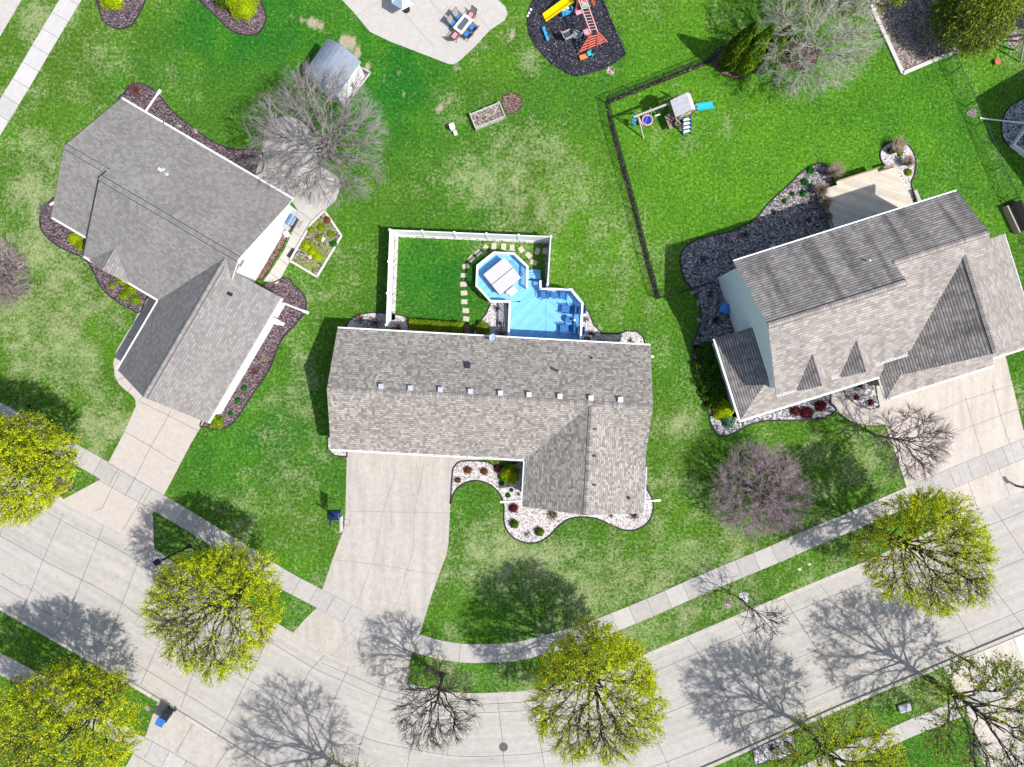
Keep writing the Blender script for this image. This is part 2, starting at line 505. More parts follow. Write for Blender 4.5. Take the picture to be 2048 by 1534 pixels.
# (px, py, radius px, amount)
DRY = [(90, 300, 130, .45), (200, 130, 110, .25), (30, 170, 60, .35), (70, 520, 120, .75), (150, 640, 120, .65), (40, 640, 80, .5),
       (140, 790, 90, .65), (60, 720, 70, .4), (190, 860, 60, .5), (330, 150, 60, .25), (1080, 320, 120, .62), (1120, 400, 110, .55),
       (980, 340, 80, .4), (900, 270, 60, .25), (900, 215, 30, .6), (690, 570, 70, .55), (740, 560, 50, .4), (610, 780, 90, .4), (470, 1000, 90, .45),
       (560, 960, 90, .45), (430, 1080, 80, .35), (620, 1060, 60, .35), (960, 1040, 70, .4), (960, 1110, 90, .55), (1080, 1150, 110, .6), (880, 1215, 60, .55),
       (1290, 1060, 120, .5), (1250, 1160, 120, .55), (1130, 1210, 90, .5), (1350, 1100, 90, .45), (1330, 700, 90, .35), (1260, 560, 90, .5),
       (1200, 500, 60, .4), (1370, 840, 70, .5), (1350, 950, 70, .45), (1560, 890, 90, .5), (1700, 900, 90, .3), (1420, 1170, 90, .5),
       (1600, 1110, 90, .6), (1330, 1240, 70, .5), (1080, 1345, 120, .5), (900, 1330, 70, .5), (60, 1260, 110, .4), (200, 1350, 90, .3),
       (1700, 1430, 110, .6), (1800, 1390, 70, .4), (1850, 1330, 40, .2), (1700, 940, 80, .4), (60, 60, 60, .35), (1025, 60, 25, .5), (1060, 120, 30, .5),
       (640, 60, 20, .5), (700, 90, 25, .7), (770, 155, 14, .5), (1500, 180, 60, .2), (1250, 410, 60, .35), (250, 860, 40, .4)]
LUSH = [(400, 110, 130, .9), (560, 60, 120, .9), (700, 250, 200, .7), (820, 200, 160, 1.0), (880, 560, 110, 1.1), (830, 540, 80, .8), (560, 850, 110, .6), (450, 920, 90, .8), (340, 760, 80, .4),
        (1120, 230, 130, .8), (1300, 130, 110, .8), (1450, 400, 200, .6), (1700, 250, 260, .8), (1900, 300, 120, .7), (250, 880, 60, .4), (930, 1000, 60, .6), (1400, 900, 80, .6), (1500, 900, 60, .3),
        (1150, 1060, 130, .6), (1330, 1060, 60, .6), (800, 60, 140, .8), (1150, 600, 90, .4), (740, 720, 60, .4), (450, 60, 80, .6), (1960, 1480, 90, .5), (1820, 1480, 70, .9), (650, 750, 60, .5), (720, 960, 60, .5)]
YEL = [(1500, 320, 260, .7), (1750, 330, 260, .7), (1400, 60, 120, .7), (1300, 300, 150, .5), (1180, 480, 120, .3), (1120, 30, 80, .4), (1980, 130, 80, .7), (1950, 470, 80, .6), (1240, 600, 90, .4), (1150, 560, 90, .5), (1000, 20, 90, .3)]
SOIL = [(585, 32, 5, .6), (605, 42, 6, .8), (625, 47, 7, 1), (640, 56, 8, 1), (655, 66, 6, .8), (700, 88, 12, 1), (688, 78, 8, .8), (715, 108, 7, .9), (735, 132, 6, .8), (752, 145, 5, .9), (770, 156, 6, .9), (800, 145, 5, .5),
        (880, 213, 9, .8), (898, 205, 8, .8), (868, 228, 6, .7), (862, 222, 4, .8), (915, 135, 6, .7), (921, 150, 5, .6), (806, 190, 5, .5), (1024, 66, 7, .9), (1030, 38, 6, .7), (1018, 85, 5, .5), (1046, 124, 6, .7), (1014, 20, 5, .5),
        (1200, 658, 9, .5), (1225, 662, 8, .5), (420, 1082, 6, .5), (570, 1150, 6, .5), (400, 1108, 5, .4), (946, 348, 4, .8), (1715, 1060, 5, .6), (1600, 1137, 6, .6), (1340, 620, 9, .3), (1330, 585, 6, .4), (1262, 190, 6, .4), (1215, 215, 6, .4),
        (60, 590, 14, .35), (30, 500, 16, .4), (15, 620, 12, .35), (180, 842, 7, .3), (1870, 152, 4, .3), (2010, 455, 5, .4), (660, 300, 9, .25), (1900, 1440, 8, .3)]
def soil_field(x, y):
    d = np.zeros(x.shape)
    for px, py, r, a in SOIL:
        wx, wy, _ = P(px, py); rr = r * 1.15 * CAM_H / FPX
        d += a * np.exp(-((x - wx) ** 2 + (y - wy) ** 2) / (rr * rr))
    return np.clip(d, 0, 1)
def fields(x, y):
    d = np.zeros(x.shape); l = np.zeros(x.shape); g = np.zeros(x.shape)
    for tab, arr in ((DRY, d), (LUSH, l), (YEL, g)):
        for px, py, r, a in tab:
            wx, wy, _ = P(px, py); rr = r * CAM_H / FPX
            arr += a * np.exp(-((x - wx) ** 2 + (y - wy) ** 2) / (rr * rr))
    n = vn1(x, y) * .4 + vn2(x, y) * .35 + vn3(x, y) * .25
    dry = np.clip(0.14 + np.minimum(d, .8) * 0.48 - l * 0.26 + (n - 0.5) * 1.25 + (vn3(x + 31, y + 7) - .5) * .35, 0, .82)
    lush = np.clip(0.10 + l * 0.5 - d * .2 + (vn4(x, y) - .5) * .7, 0, 1)
    yel = np.clip(.12 + g * 0.7 + (vn2(x + 50, y) - .5) * .6 + (vn3(x, y + 90) - .5) * .5, 0, 1)
    return dry, lush, yel

def grassmat(name, fineamt=1.0):
    m, nt, b = newmat(name)
    at = nt.nodes.new('ShaderNodeAttribute'); at.attribute_name = 'growth'; at.attribute_type = 'GEOMETRY'
    sx = nt.nodes.new('ShaderNodeSeparateColor'); nt.links.new(at.outputs['Color'], sx.inputs[0])
    co = objco(nt)
    f1 = noise(nt, co, 4.2, 6, 0.75)
    f2 = noise(nt, co, 1.1, 4, 0.65)
    f3 = noise(nt, co, 15.0, 3, 0.8)
    lush = mix(nt, sx.outputs[1], (0.064, 0.145, 0.014), (0.019, 0.125, 0.012))
    lush = mix(nt, mth(nt, 'MULTIPLY', sx.outputs[2], 0.85), lush, (0.088, 0.235, 0.012))
    lush = mix(nt, 1.0, lush, ramp(nt, [(0.3, 0.42), (0.5, 1.0), (0.7, 1.9)], f1), 'MULTIPLY')
    t = mth(nt, 'ADD', sx.outputs[0], mth(nt, 'MULTIPLY', mth(nt, 'SUBTRACT', f1, 0.5), 2.2))
    t = mth(nt, 'ADD', t, mth(nt, 'MULTIPLY', mth(nt, 'SUBTRACT', f2, 0.5), 1.1))
    t = mth(nt, 'ADD', t, mth(nt, 'MULTIPLY', mth(nt, 'SUBTRACT', f3, 0.5), 1.4 * fineamt))
    t = ramp(nt, [(0.28, 0.0), (1.05, 0.92)], t)
    straw = mix(nt, f2, (0.225, 0.285, 0.105), (0.36, 0.385, 0.215))
    c = mix(nt, t, lush, straw)
    c = mix(nt, 1.0, c, ramp(nt, [(0.3, 0.5), (0.5, 1.0), (0.7, 1.7)], f3), 'MULTIPLY')
    bare = ramp(nt, [(0.62, 0.0), (0.95, 0.9)], mth(nt, 'ADD', at.outputs['Alpha'], mth(nt, 'MULTIPLY', f1, 0.75)))
    c = mix(nt, bare, c, mix(nt, f3, (0.24, 0.19, 0.12), (0.58, 0.50, 0.38)))
    nt.links.new(c, b.inputs['Base Color'])
    b.inputs['Roughness'].default_value = 0.9
    b.inputs['Specular IOR Level'].default_value = 0.1
    bump(nt, b, mth(nt, 'ADD', f1, f3), 0.9, 0.05)
    return m
M_LAWN = grassmat('lawn_grass')

# ------------------------------------------------------------------ kerb lines (pixels of the photograph turned to metres)
KN = [(-900, 410), (-200, 817), (0, 930), (87, 979), (163, 1022), (247, 1064), (310, 1102), (347, 1129), (450, 1189), (552, 1249), (645, 1305), (699, 1329),
      (769, 1359), (815, 1371), (895, 1386), (945, 1390), (1022, 1387), (1057, 1384), (1130, 1371), (1215, 1343), (1301, 1307), (1377, 1275), (1471, 1235), (1534, 1208),
      (1639, 1164), (1736, 1124), (1860, 1067), (1956, 1022), (2047, 984), (2300, 875), (3000, 570)]
KS = [(-900, 695), (-200, 1102), (0, 1217), (113, 1281), (200, 1332), (280, 1379), (353, 1423), (457, 1488), (511, 1521), (560, 1550), (640, 1590), (740, 1622),
      (850, 1640), (960, 1643), (1100, 1632), (1230, 1600), (1330, 1567), (1421, 1532), (1535, 1481), (1669, 1420), (1826, 1355), (1896, 1325), (2047, 1262), (2300, 1157), (3000, 860)]
KNw = catmull([P(a, b)[:2] for a, b in KN], False, 6)
KSw = catmull([P(a, b)[:2] for a, b in KS], False, 6)
def yat(line, x):
    xs = [p[0] for p in line]; ys = [p[1] for p in line]
    return np.interp(x, xs, ys)

def lawn_mesh(name, line, side):
    xs = np.concatenate([np.linspace(-74, -42, 14, endpoint=False), np.arange(-42, 42, 0.4), np.linspace(42, 76, 14)])
    base = yat(line, xs)
    if side > 0:
        far = 75.0; ts = np.concatenate([np.linspace(0, 1, 130)])
    else:
        far = -60.0; ts = np.linspace(0, 1, 60)
    rows = len(ts); cols = len(xs)
    X = np.repeat(xs[None, :], rows, 0)
    Y = base[None, :] + (far - base)[None, :] * ts[:, None] ** 1.25
    Z = (vn2(X, Y) - .5) * 0.0
    V = np.stack([X, Y, Z], -1).reshape(-1, 3)
    me = bpy.data.meshes.new(name)
    F = []
    for r in range(rows - 1):
        for c in range(cols - 1):
            a = r * cols + c
            F.append((a, a + 1, a + cols + 1, a + cols) if side > 0 else (a + cols, a + cols + 1, a + 1, a))
    me.from_pydata(V.tolist(), [], F)
    d, l, g = fields(V[:, 0], V[:, 1])
    ca = me.attributes.new('growth', 'FLOAT_COLOR', 'POINT')
    ca.data.foreach_set('color', np.stack([d, l, g, soil_field(V[:, 0], V[:, 1])], -1).astype(np.float32).ravel())
    me.materials.append(M_LAWN)
    o = bpy.data.objects.new(name, me); link(o); tag(o, kind='structure')
    return o
lawn_mesh('lawn', KNw, 1)
lawn_mesh('lawn', KSw, -1)
g = MB(); g.face([(-1500, -1500, -0.35), (1500, -1500, -0.35), (1500, 1500, -0.35), (-1500, 1500, -0.35)])
tag(g.build('ground', plain('far_ground', (0.06, 0.10, 0.03), 0.95, 0.3, 0.05), fix=False), kind='structure')

# ------------------------------------------------------------------ street
def offset_line(line, d):
    out = []
    for i, p in enumerate(line):
        a = line[max(i - 1, 0)]; b = line[min(i + 1, len(line) - 1)]
        tx, ty = b[0] - a[0], b[1] - a[1]; l = math.hypot(tx, ty)
        out.append((p[0] - ty / l * d, p[1] + tx / l * d))
    return out
ZST = -0.13
mb = MB()
xs = np.linspace(-73, 75, 150)
yn = yat(KNw, xs) - 0.10; ys = yat(KSw, xs) + 0.10
for i in range(len(xs) - 1):
    mb.face([(xs[i], ys[i], ZST), (xs[i + 1], ys[i + 1], ZST), (xs[i + 1], yn[i + 1], ZST), (xs[i], yn[i], ZST)], 0, [(xs[i], 0), (xs[i + 1], 0), (xs[i + 1], 9.6), (xs[i], 9.6)])
def seam(mb, pts, w=0.035, z=ZST + 0.004, m=1):
    for i in range(len(pts) - 1):
        a, b = pts[i], pts[i + 1]
        tx, ty = b[0] - a[0], b[1] - a[1]; l = math.hypot(tx, ty)
        if l < 1e-6: continue
        nx, ny = -ty / l * w / 2, tx / l * w / 2
        mb.face([(a[0] + nx, a[1] + ny, z), (a[0] - nx, a[1] - ny, z), (b[0] - nx, b[1] - ny, z), (b[0] + nx, b[1] + ny, z)], m)
seam(mb, offset_line(KNw, -1.45)); seam(mb, offset_line(KNw, -4.85)); seam(mb, offset_line(KSw, 1.45))
seam(mb, [p for p in offset_line(KNw, -0.78) if -15 < p[0] < 3], 0.04, ZST + 0.005)
TJ = [[(125, 1027), (118, 1042), (83, 1122), (60, 1182), (37, 1230)], [(205, 1050), (203, 1059), (160, 1165), (133, 1229), (110, 1272)],
      [(290, 1097), (272, 1130), (240, 1214), (213, 1292), (198, 1322)], [(8, 1039), (-20, 1120), (-60, 1175)],
      [(378, 1152), (340, 1235), (302, 1319), (280, 1370)], [(462, 1202), (385, 1349), (360, 1416)], [(548, 1254), (510, 1329), (437, 1470)],
      [(648, 1312), (619, 1342), (585, 1409), (512, 1514)], [(697, 1335), (649, 1442), (614, 1522), (600, 1560)], [(769, 1366), (719, 1492), (704, 1590)],
      [(860, 1386), (818, 1508), (805, 1610)], [(995, 1397), (1005, 1485), (1015, 1630)], [(1062, 1390), (1074, 1452), (1105, 1620)], [(1232, 1342), (1300, 1450), (1345, 1550)],
      [(1377, 1281), (1404, 1315), (1470, 1420), (1500, 1485)], [(1471, 1241), (1560, 1375), (1596, 1440)], [(1552, 1206), (1569, 1199), (1703, 1400)],
      [(1641, 1170), (1796, 1362)], [(1760, 1120), (1830, 1258), (1880, 1325)], [(1850, 1078), (1906, 1212), (1956, 1292)], [(1925, 1042), (1983, 1169), (2047, 1252)],
      [(1985, 1012), (1993, 1022), (2047, 1102), (2110, 1200)]]
for t in TJ: seam(mb, [P(a, b)[:2] for a, b in t], 0.035, ZST + 0.006)
# cracks that wander over the slabs
for t in ([(0, 1150), (22, 1160), (38, 1172), (50, 1172), (63, 1184)], [(72, 1184), (85, 1196), (98, 1222), (112, 1218), (134, 1228)], [(640, 1318), (646, 1330)], [(585, 1272), (602, 1280)]):
    pts = []
    for i in range(len(t) - 1):
        for k in range(4):
            f = k / 4; pts.append((t[i][0] + (t[i + 1][0] - t[i][0]) * f + random.uniform(-1.5, 1.5), t[i][1] + (t[i + 1][1] - t[i][1]) * f + random.uniform(-1.5, 1.5)))
    pts.append(t[-1]); seam(mb, [P(a, b)[:2] for a, b in pts], 0.03, ZST + 0.007)
M_TAR = plain('crack_dark', (0.09, 0.085, 0.085), 0.9, 0.3, 3)
tag(mb.build('street', [M_STREET, M_JOINT], fix=False), kind='structure')

def strip(name, line, prof, mat, closed_ends=True, x_lim=None):
    """sweep a profile [(offset, z)...] along a line; UV u = distance along"""
    mb = MB(); L = [0.0]
    for i in range(1, len(line)): L.append(L[-1] + math.dist(line[i - 1], line[i]))
    offs = [offset_line(line, o) for o, z in prof]
    for i in range(len(line) - 1):
        for k in range(len(prof) - 1):
            q = [(*offs[k][i], prof[k][1]), (*offs[k][i + 1], prof[k][1]), (*offs[k + 1][i + 1], prof[k + 1][1]), (*offs[k + 1][i], prof[k + 1][1])]
            mb.face(q, 0, [(L[i], prof[k][0]), (L[i + 1], prof[k][0]), (L[i + 1], prof[k + 1][0]), (L[i], prof[k + 1][0])])
    EXCL.append(np.array(list(offs[0]) + list(offs[-1])[::-1]))
    return tag(mb.build(name, mat, fix=False), kind='structure')
strip('kerb', KNw, [(-0.16, ZST - 0.02), (-0.11, 0.006), (0.14, 0.012), (0.15, -0.1)], M_KERB)
strip('kerb', KSw, [(-0.15, -0.1), (-0.14, 0.012), (0.11, 0.006), (0.15, ZST - 0.02)], M_KERB)

# ------------------------------------------------------------------ pavements
def mid_line(top, d):
    return offset_line(catmull([P(a, b)[:2] for a, b in top], False, 6), d)
SWN = [(-900, 280), (-200, 693), (0, 804), (67, 840), (160, 892), (217, 924), (333, 993), (380, 1021), (511, 1102), (579, 1144), (645, 1179), (712, 1216), (772, 1245),
       (840, 1269), (895, 1283), (945, 1288), (1024, 1285), (1087, 1270), (1167, 1247), (1277, 1204), (1411, 1145), (1535, 1094), (1616, 1058), (1703, 1022), (1813, 974), (1913, 931), (2047, 876), (2300, 770), (3000, 470)]
strip('pavement', mid_line(SWN, 0), [(0.0, -0.05), (0.0, 0.034), (-1.45, 0.034), (-1.45, -0.05)], M_WALKC)
SWS1 = [(-900, 790), (-200, 1193), (0, 1305), (77, 1346), (197, 1419), (283, 1470), (347, 1505), (460, 1568), (600, 1640), (750, 1690)]
strip('pavement', mid_line(SWS1, 0), [(0.0, -0.05), (0.0, 0.034), (-1.5, 0.034), (-1.5, -0.05)], M_WALKC)
SWS2 = [(1300, 1660), (1480, 1585), (1669, 1502), (1766, 1462), (1823, 1437), (1893, 1409), (1960, 1380), (2200, 1275), (2900, 980)]
strip('pavement', mid_line(SWS2, 0), [(0.0, -0.05), (0.0, 0.034), (-1.3, 0.034), (-1.3, -0.05)], M_WALKC)
SWT = [(-60, 376), (0, 272), (60, 173), (110, 88), (163, 0), (240, -128), (420, -430)]
strip('pavement', mid_line(SWT, 0), [(0.0, -0.05), (0.0, 0.034), (1.45, 0.034), (1.45, -0.05)], concrete('walk_concrete_pale', (0.49, 0.475, 0.455), 0.05, (0.44, 0.42, 0.40), 0.3, 21.0, joint=1.5))

def seams_on(o, lines, z, w=0.03, mat=None):
    mb = MB()
    for t in lines: seam(mb, [P(a, b)[:2] for a, b in t], w, z, 0)
    return mb.build('joint', mat or M_JOINT, o, fix=False)
def drape(pts_px, name, mat, z, line, lab=None):
    return ground_sheet(name, pts_px, z, mat)
ZD = 0.026
ground_sheet('cul_de_sac', [(-600, -500), (260, -420), (43, 0), (0, 73), (-250, 480), (-700, 420)], 0.02, M_PATIO)
# left driveway
dl = ground_sheet('driveway', [(290, 575), (300, 592), (278, 622), (268, 645), (250, 672), (233, 702), (227, 725), (230, 752), (238, 768), (250, 779), (264, 790), (271, 799), (272, 812), (250, 862), (217, 925), (200, 959), (123, 1001),
                 (165, 1026), (247, 1069), (309, 1105), (305, 1024), (327, 992), (383, 885), (410, 840), (330, 770), (340, 600)], ZD, M_DRIVE_L)
seams_on(dl, [[(280, 803), (345, 835), (402, 864)], [(250, 863), (302, 893), (353, 925)], [(345, 813), (335, 836), (302, 893), (270, 957), (250, 992)],
              [(217, 926), (333, 994)], [(193, 957), (293, 1013)], [(294, 976), (275, 1012), (247, 1059)], [(240, 945), (224, 977), (205, 1016), (190, 1022)],
              [(233, 761), (252, 754)], [(256, 785), (264, 773)], [(277, 803), (286, 792)], [(268, 646), (292, 622)], [(256, 672), (276, 683)], [(239, 702), (262, 715)]], ZD + 0.012)
# main driveway
dm = ground_sheet('driveway', [(694, 880), (694, 900), (691, 1022), (689, 1050), (685, 1065), (665, 1119), (645, 1179), (632, 1217), (608, 1240), (586, 1266), (645, 1301), (699, 1326), (769, 1356), (815, 1368), (819, 1330), (824, 1304),
                 (840, 1267), (865, 1185), (882, 1139), (893, 1108), (897, 1085), (899, 1040), (902, 985), (905, 945), (909, 932), (920, 924), (982, 917), (1040, 925), (1060, 925), (1060, 880)], ZD, M_DRIVE_M)
seams_on(dm, [[(792, 925), (786, 960), (764, 1030), (755, 1095), (712, 1217)], [(850, 915), (842, 960), (828, 1030), (828, 1095), (795, 1205), (772, 1245)], [(665, 1119), (760, 1130), (882, 1150)],
              [(645, 1179), (772, 1245), (840, 1268)], [(632, 1217), (720, 1262), (824, 1305)], [(712, 1255), (664, 1311)], [(760, 1281), (735, 1345)], [(690, 1022), (900, 1026)], [(983, 921), (983, 940)]], ZD + 0.012, 0.03, M_JOINT_L)
# right driveway and curved front walk
dr = ground_sheet('driveway', [(1749, 740), (1756, 802), (1766, 842), (1774, 859), (1789, 902), (1813, 974), (1850, 1000), (1889, 984), (1895, 1010), (1860, 1063), (1956, 1018), (2120, 950), (2080, 905), (2060, 880), (2046, 859), (2009, 705), (2000, 640), (1760, 700)], ZD, M_DRIVE_R)
seams_on(dr, [[(1795, 905), (1950, 850), (2044, 815)], [(1870, 870), (1858, 828)], [(1774, 859), (1860, 830), (1930, 800), (2025, 770)], [(1930, 795), (1964, 910), (1976, 950)], [(1985, 770), (2003, 840), (2020, 890)],
              [(1814, 973), (1913, 931), (2047, 877)], [(1889, 984), (1936, 964), (2047, 917)], [(1913, 931), (1925, 966)], [(1936, 964), (1956, 1020)], [(1985, 903), (1998, 938)], [(1998, 940), (2020, 992)], [(2021, 888), (2030, 922)]], ZD + 0.012, 0.03, M_JOINT_L)
fw = ground_sheet('front_walk', [(1640, 760), (1654, 792), (1661, 806), (1673, 822), (1703, 843), (1736, 850), (1770, 850), (1762, 813), (1752, 812), (1739, 819), (1716, 810), (1700, 800), (1689, 790), (1684, 775), (1684, 750)], ZD + 0.008, M_DRIVE_R)
seams_on(fw, [[(1683, 829), (1700, 803)]], ZD + 0.016)
# bottom left driveway, bottom right driveway
db = ground_sheet('driveway', [(313, 1408), (320, 1404), (353, 1427), (457, 1492), (511, 1526), (580, 1562), (520, 1680), (420, 1900), (150, 1900), (200, 1620), (267, 1507), (292, 1470)], ZD, M_DRIVE_M)
seams_on(db, [[(386, 1448), (352, 1506)], [(457, 1495), (432, 1534)], [(283, 1471), (347, 1506), (393, 1533)], [(262, 1505), (310, 1533), (400, 1580)]], ZD + 0.012)
dc = ground_sheet('driveway', [(1887, 1335), (1900, 1329), (2047, 1267), (2300, 1160), (2400, 1500), (2300, 1900), (2080, 1900), (1969, 1534), (1940, 1440), (1922, 1400)], ZD, M_DRIVE_R)
seams_on(dc, [[(1966, 1305), (1990, 1350), (2047, 1480)], [(2026, 1278), (2100, 1400)], [(1900, 1410), (2100, 1320)]], ZD + 0.012)
ground_sheet('new_slab', [(2027, 1277), (2110, 1242), (2160, 1330), (2070, 1370)], ZD + 0.014, concrete('slab_pale', (0.62, 0.64, 0.66), 0.03, (0.6, 0.62, 0.64), 0.2, 30))
# left patio and side walk
pl = ground_sheet('patio', [(500, 356), (512, 345), (520, 320), (525, 296), (528, 263), (542, 240), (572, 233), (598, 238), (622, 262), (634, 300), (634, 330), (655, 340), (675, 352), (681, 372), (672, 400), (650, 420),
                  (622, 447), (589, 507), (555, 568), (527, 562), (540, 545), (569, 500), (587, 460), (594, 418), (580, 395)], ZD, M_PATIO)
seams_on(pl, [[(594, 419), (622, 440)], [(575, 492), (590, 503)], [(586, 462), (608, 478)], [(558, 517), (576, 530)], [(540, 545), (560, 560)], [(534, 262), (632, 300)]], ZD + 0.012)
pt = ground_sheet('patio', [(600, -120), (684, 0), (712, 30), (740, 64), (780, 83), (840, 106), (897, 128), (907, 129), (920, 121), (950, 93), (979, 61), (1009, 41), (1015, 27), (1011, 14), (996, 0), (960, -50), (900, -140), (750, -260)], ZD, M_PATIO)
seams_on(pt, [[(800, 15), (835, 57), (870, 97)], [(760, -60), (800, 15)], [(860, 0), (882, 25), (900, 45)], [(930, 0), (985, 66)], [(700, 40), (830, -40)]], ZD + 0.012, 0.03, M_JOINT_L)

# ------------------------------------------------------------------ planting beds
ZB = 0.018
def bed(name, label, pts, mat, smooth=True, edge=0.09, em=None, z=ZB, cat='garden bed'):
    return ground_sheet(name, pts, z, mat, smooth, edge, None, 0.1, label, cat, em or M_EDGE_K)
bed('mulch_bed', 'rounded purple mulch bed holding the leftmost yellow-green shrub by the top edge', [(196, -40), (202, 30), (213, 47), (233, 57), (260, 53), (273, 37), (287, 10), (300, -40)], M_MULCH)
bed('mulch_bed', 'long curved purple mulch bed under the twin shrubs at the top edge', [(385, -30), (400, 2), (430, 30), (457, 57), (483, 69), (511, 69), (527, 54), (532, 33), (525, 10), (500, -40)], M_MULCH)
bed('mulch_bed', 'purple mulch bed along the back eave of the left house', [(240, 205), (250, 187), (259, 172), (280, 167), (308, 180), (327, 200), (347, 224), (393, 261), (433, 287), (467, 298), (505, 300), (524, 303), (516, 348), (400, 330), (300, 280)], M_MULCH)
bed('mulch_bed', 'purple mulch bed curving along the front of the left house', [(130, 400), (100, 403), (82, 428), (84, 460), (110, 488), (147, 507), (170, 518), (187, 543), (203, 575), (233, 602), (262, 618), (280, 624), (296, 594), (320, 580), (250, 480)], M_MULCH)
bed('mulch_bed', 'long purple mulch bed beside the garage wing of the left house', [(405, 838), (411, 853), (430, 859), (457, 853), (477, 832), (511, 780), (539, 739), (562, 682), (592, 648), (611, 620), (609, 592), (590, 572), (574, 556), (545, 566), (520, 580), (480, 700)], M_MULCH)
bed('mulch_bed', 'narrow reddish mulch bed between the white gable wall and the side walk', [(586, 454), (577, 470), (562, 500), (538, 540), (524, 560), (505, 556), (530, 510), (568, 452)], M_MULCH_R, False, 0.06)
bed('mulch_bed', 'small purple mulch wedge around the mailbox at the left kerb', [(143, 958), (151, 974), (123, 991), (103, 980), (112, 955)], M_MULCH, False, 0.05)
bed('gravel_bed', 'pale gravel bed at the back left corner of the middle house', [(690, 670), (692, 655), (699, 640), (719, 629), (745, 625), (775, 626), (795, 629), (815, 635), (817, 663), (815, 680)], M_GRAVEL, False)
bed('gravel_bed', 'pale gravel bed between the small yard and the blue deck', [(1000, 680), (944, 670), (950, 655), (972, 628), (982, 606), (1000, 600), (1024, 604), (1020, 640), (1022, 690)], M_GRAVEL, False)
bed('gravel_bed', 'pale gravel bed curving out from the right side of the blue deck', [(1150, 600), (1167, 612), (1178, 625), (1188, 650), (1205, 667), (1237, 668), (1254, 662), (1274, 663), (1287, 675), (1292, 700), (1150, 700)], M_GRAVEL, False)
bed('gravel_bed', 'small pale gravel patch at the front left corner of the middle house', [(668, 860), (655, 878), (656, 898), (669, 911), (694, 914), (694, 880), (700, 860)], M_GRAVEL, False)
bed('gravel_bed', 'winding pale gravel bed wrapped round the front wing of the middle house', [(909, 933), (905, 946), (902, 990), (901, 1008), (906, 990), (916, 975), (932, 965), (952, 961), (976, 967), (992, 979), (1003, 994), (1008, 1012), (1008, 1040), (1014, 1060), (1030, 1077),
      (1055, 1086), (1080, 1083), (1100, 1070), (1117, 1052), (1138, 1038), (1165, 1034), (1196, 1038), (1222, 1050), (1250, 1060), (1276, 1058), (1296, 1044), (1306, 1022), (1305, 1000), (1296, 982), (1288, 965), (1250, 960), (1100, 960), (1060, 920), (1000, 936), (975, 924), (925, 922)], M_GRAVEL, True, 0.1)
bed('gravel_bed', 'large grey gravel bed behind the right house beside its deck', [(1640, 327), (1625, 330), (1600, 347), (1579, 368), (1536, 408), (1511, 437), (1467, 461), (1417, 473), (1387, 483), (1364, 503), (1361, 530), (1370, 560), (1388, 583), (1400, 615), (1401, 642), (1392, 672), (1387, 696), (1440, 720), (1480, 680), (1460, 560), (1600, 480), (1700, 450), (1668, 370), (1664, 345), (1655, 333)], M_GRAVEL_D, True)
bed('mulch_bed', 'dark bed of juniper ground beside the left wall of the right house', [(1387, 690), (1386, 725), (1400, 780), (1418, 832), (1480, 835), (1450, 690)], M_MULCH, False, 0.06)
bed('gravel_bed', 'grey gravel bed curling along the front porch of the right house', [(1470, 820), (1422, 830), (1424, 852), (1436, 868), (1455, 871), (1480, 860), (1500, 849), (1536, 841), (1576, 841), (1633, 838), (1660, 830), (1672, 818), (1660, 805), (1652, 785), (1560, 800)], M_GRAVEL_G, True, 0.1)
bed('gravel_bed', 'small fan of grey gravel between the curved walk and the right driveway', [(1684, 776), (1692, 793), (1713, 810), (1739, 819), (1758, 814), (1752, 785), (1746, 750), (1700, 755)], M_GRAVEL_G, False, 0.06, z=0.05)
bed('gravel_bed', 'round pale gravel bed at the far corner of the wooden deck', [(1768, 330), (1760, 312), (1764, 296), (1778, 286), (1796, 284), (1815, 290), (1828, 308), (1831, 330), (1828, 350), (1822, 368), (1828, 400), (1800, 400), (1790, 340)], M_GRAVEL, True)
bed('gravel_bed', 'grey gravel bed of the neighbour at the right edge', [(2080, 185), (2047, 197), (2016, 217), (2003, 247), (2006, 277), (2023, 297), (2047, 310), (2110, 330), (2150, 250)], M_GRAVEL_G, True)
bed('mulch_bed', 'red mulch ring under the pale spreading tree and the arborvitae', [(1424, 118), (1428, 133), (1445, 148), (1470, 157), (1492, 155), (1512, 140), (1545, 127), (1575, 135), (1612, 138), (1632, 125), (1634, 100), (1620, 80), (1590, 85), (1560, 100), (1500, 90), (1440, 95)], M_MULCH_R, True, 0.05)
bed('mulch_bed', 'small brown mulch patch at the end of the raised planter', [(1004, 196), (1020, 187), (1037, 190), (1045, 205), (1038, 220), (1022, 228), (1010, 222)], M_MULCH_R, True, 0.03)
bed('gravel_bed', 'speckled gravel island at the lower kerb near the bottom right', [(1530, 1487), (1580, 1464), (1590, 1480), (1592, 1505), (1560, 1518), (1535, 1522), (1510, 1530), (1505, 1500)], M_GRAVEL_G, False, 0.05)
bed('play_surface', 'dark rubber mulch play area with edging near the top', [(1085, -60), (1067, 0), (1057, 25), (1055, 50), (1060, 70), (1073, 94), (1102, 126), (1135, 146), (1152, 152), (1175, 147), (1205, 138), (1230, 125), (1251, 108), (1240, 82), (1220, 38), (1205, 0), (1190, -60)], M_MULCH_K, False, 0.12, M_MULCH_K, cat='play area')
bed('garden_plot', 'tan soil vegetable plot with pale concrete border at the top right', [(1720, -60), (1748, 29), (1775, 85), (1804, 148), (1889, 112), (1912, 106), (1880, 50), (1850, -60)], M_SOIL, False, 0.28, concrete('plot_border', (0.55, 0.53, 0.48), 0.06, (0.5, 0.48, 0.45), 0.2, 4), cat='garden plot')
bed('mulch_bed', 'dark mulch bed at the top right corner behind the willow', [(2027, 20), (2024, 45), (2038, 56), (2120, 70), (2120, -10)], M_MULCH_K, False, 0.05)
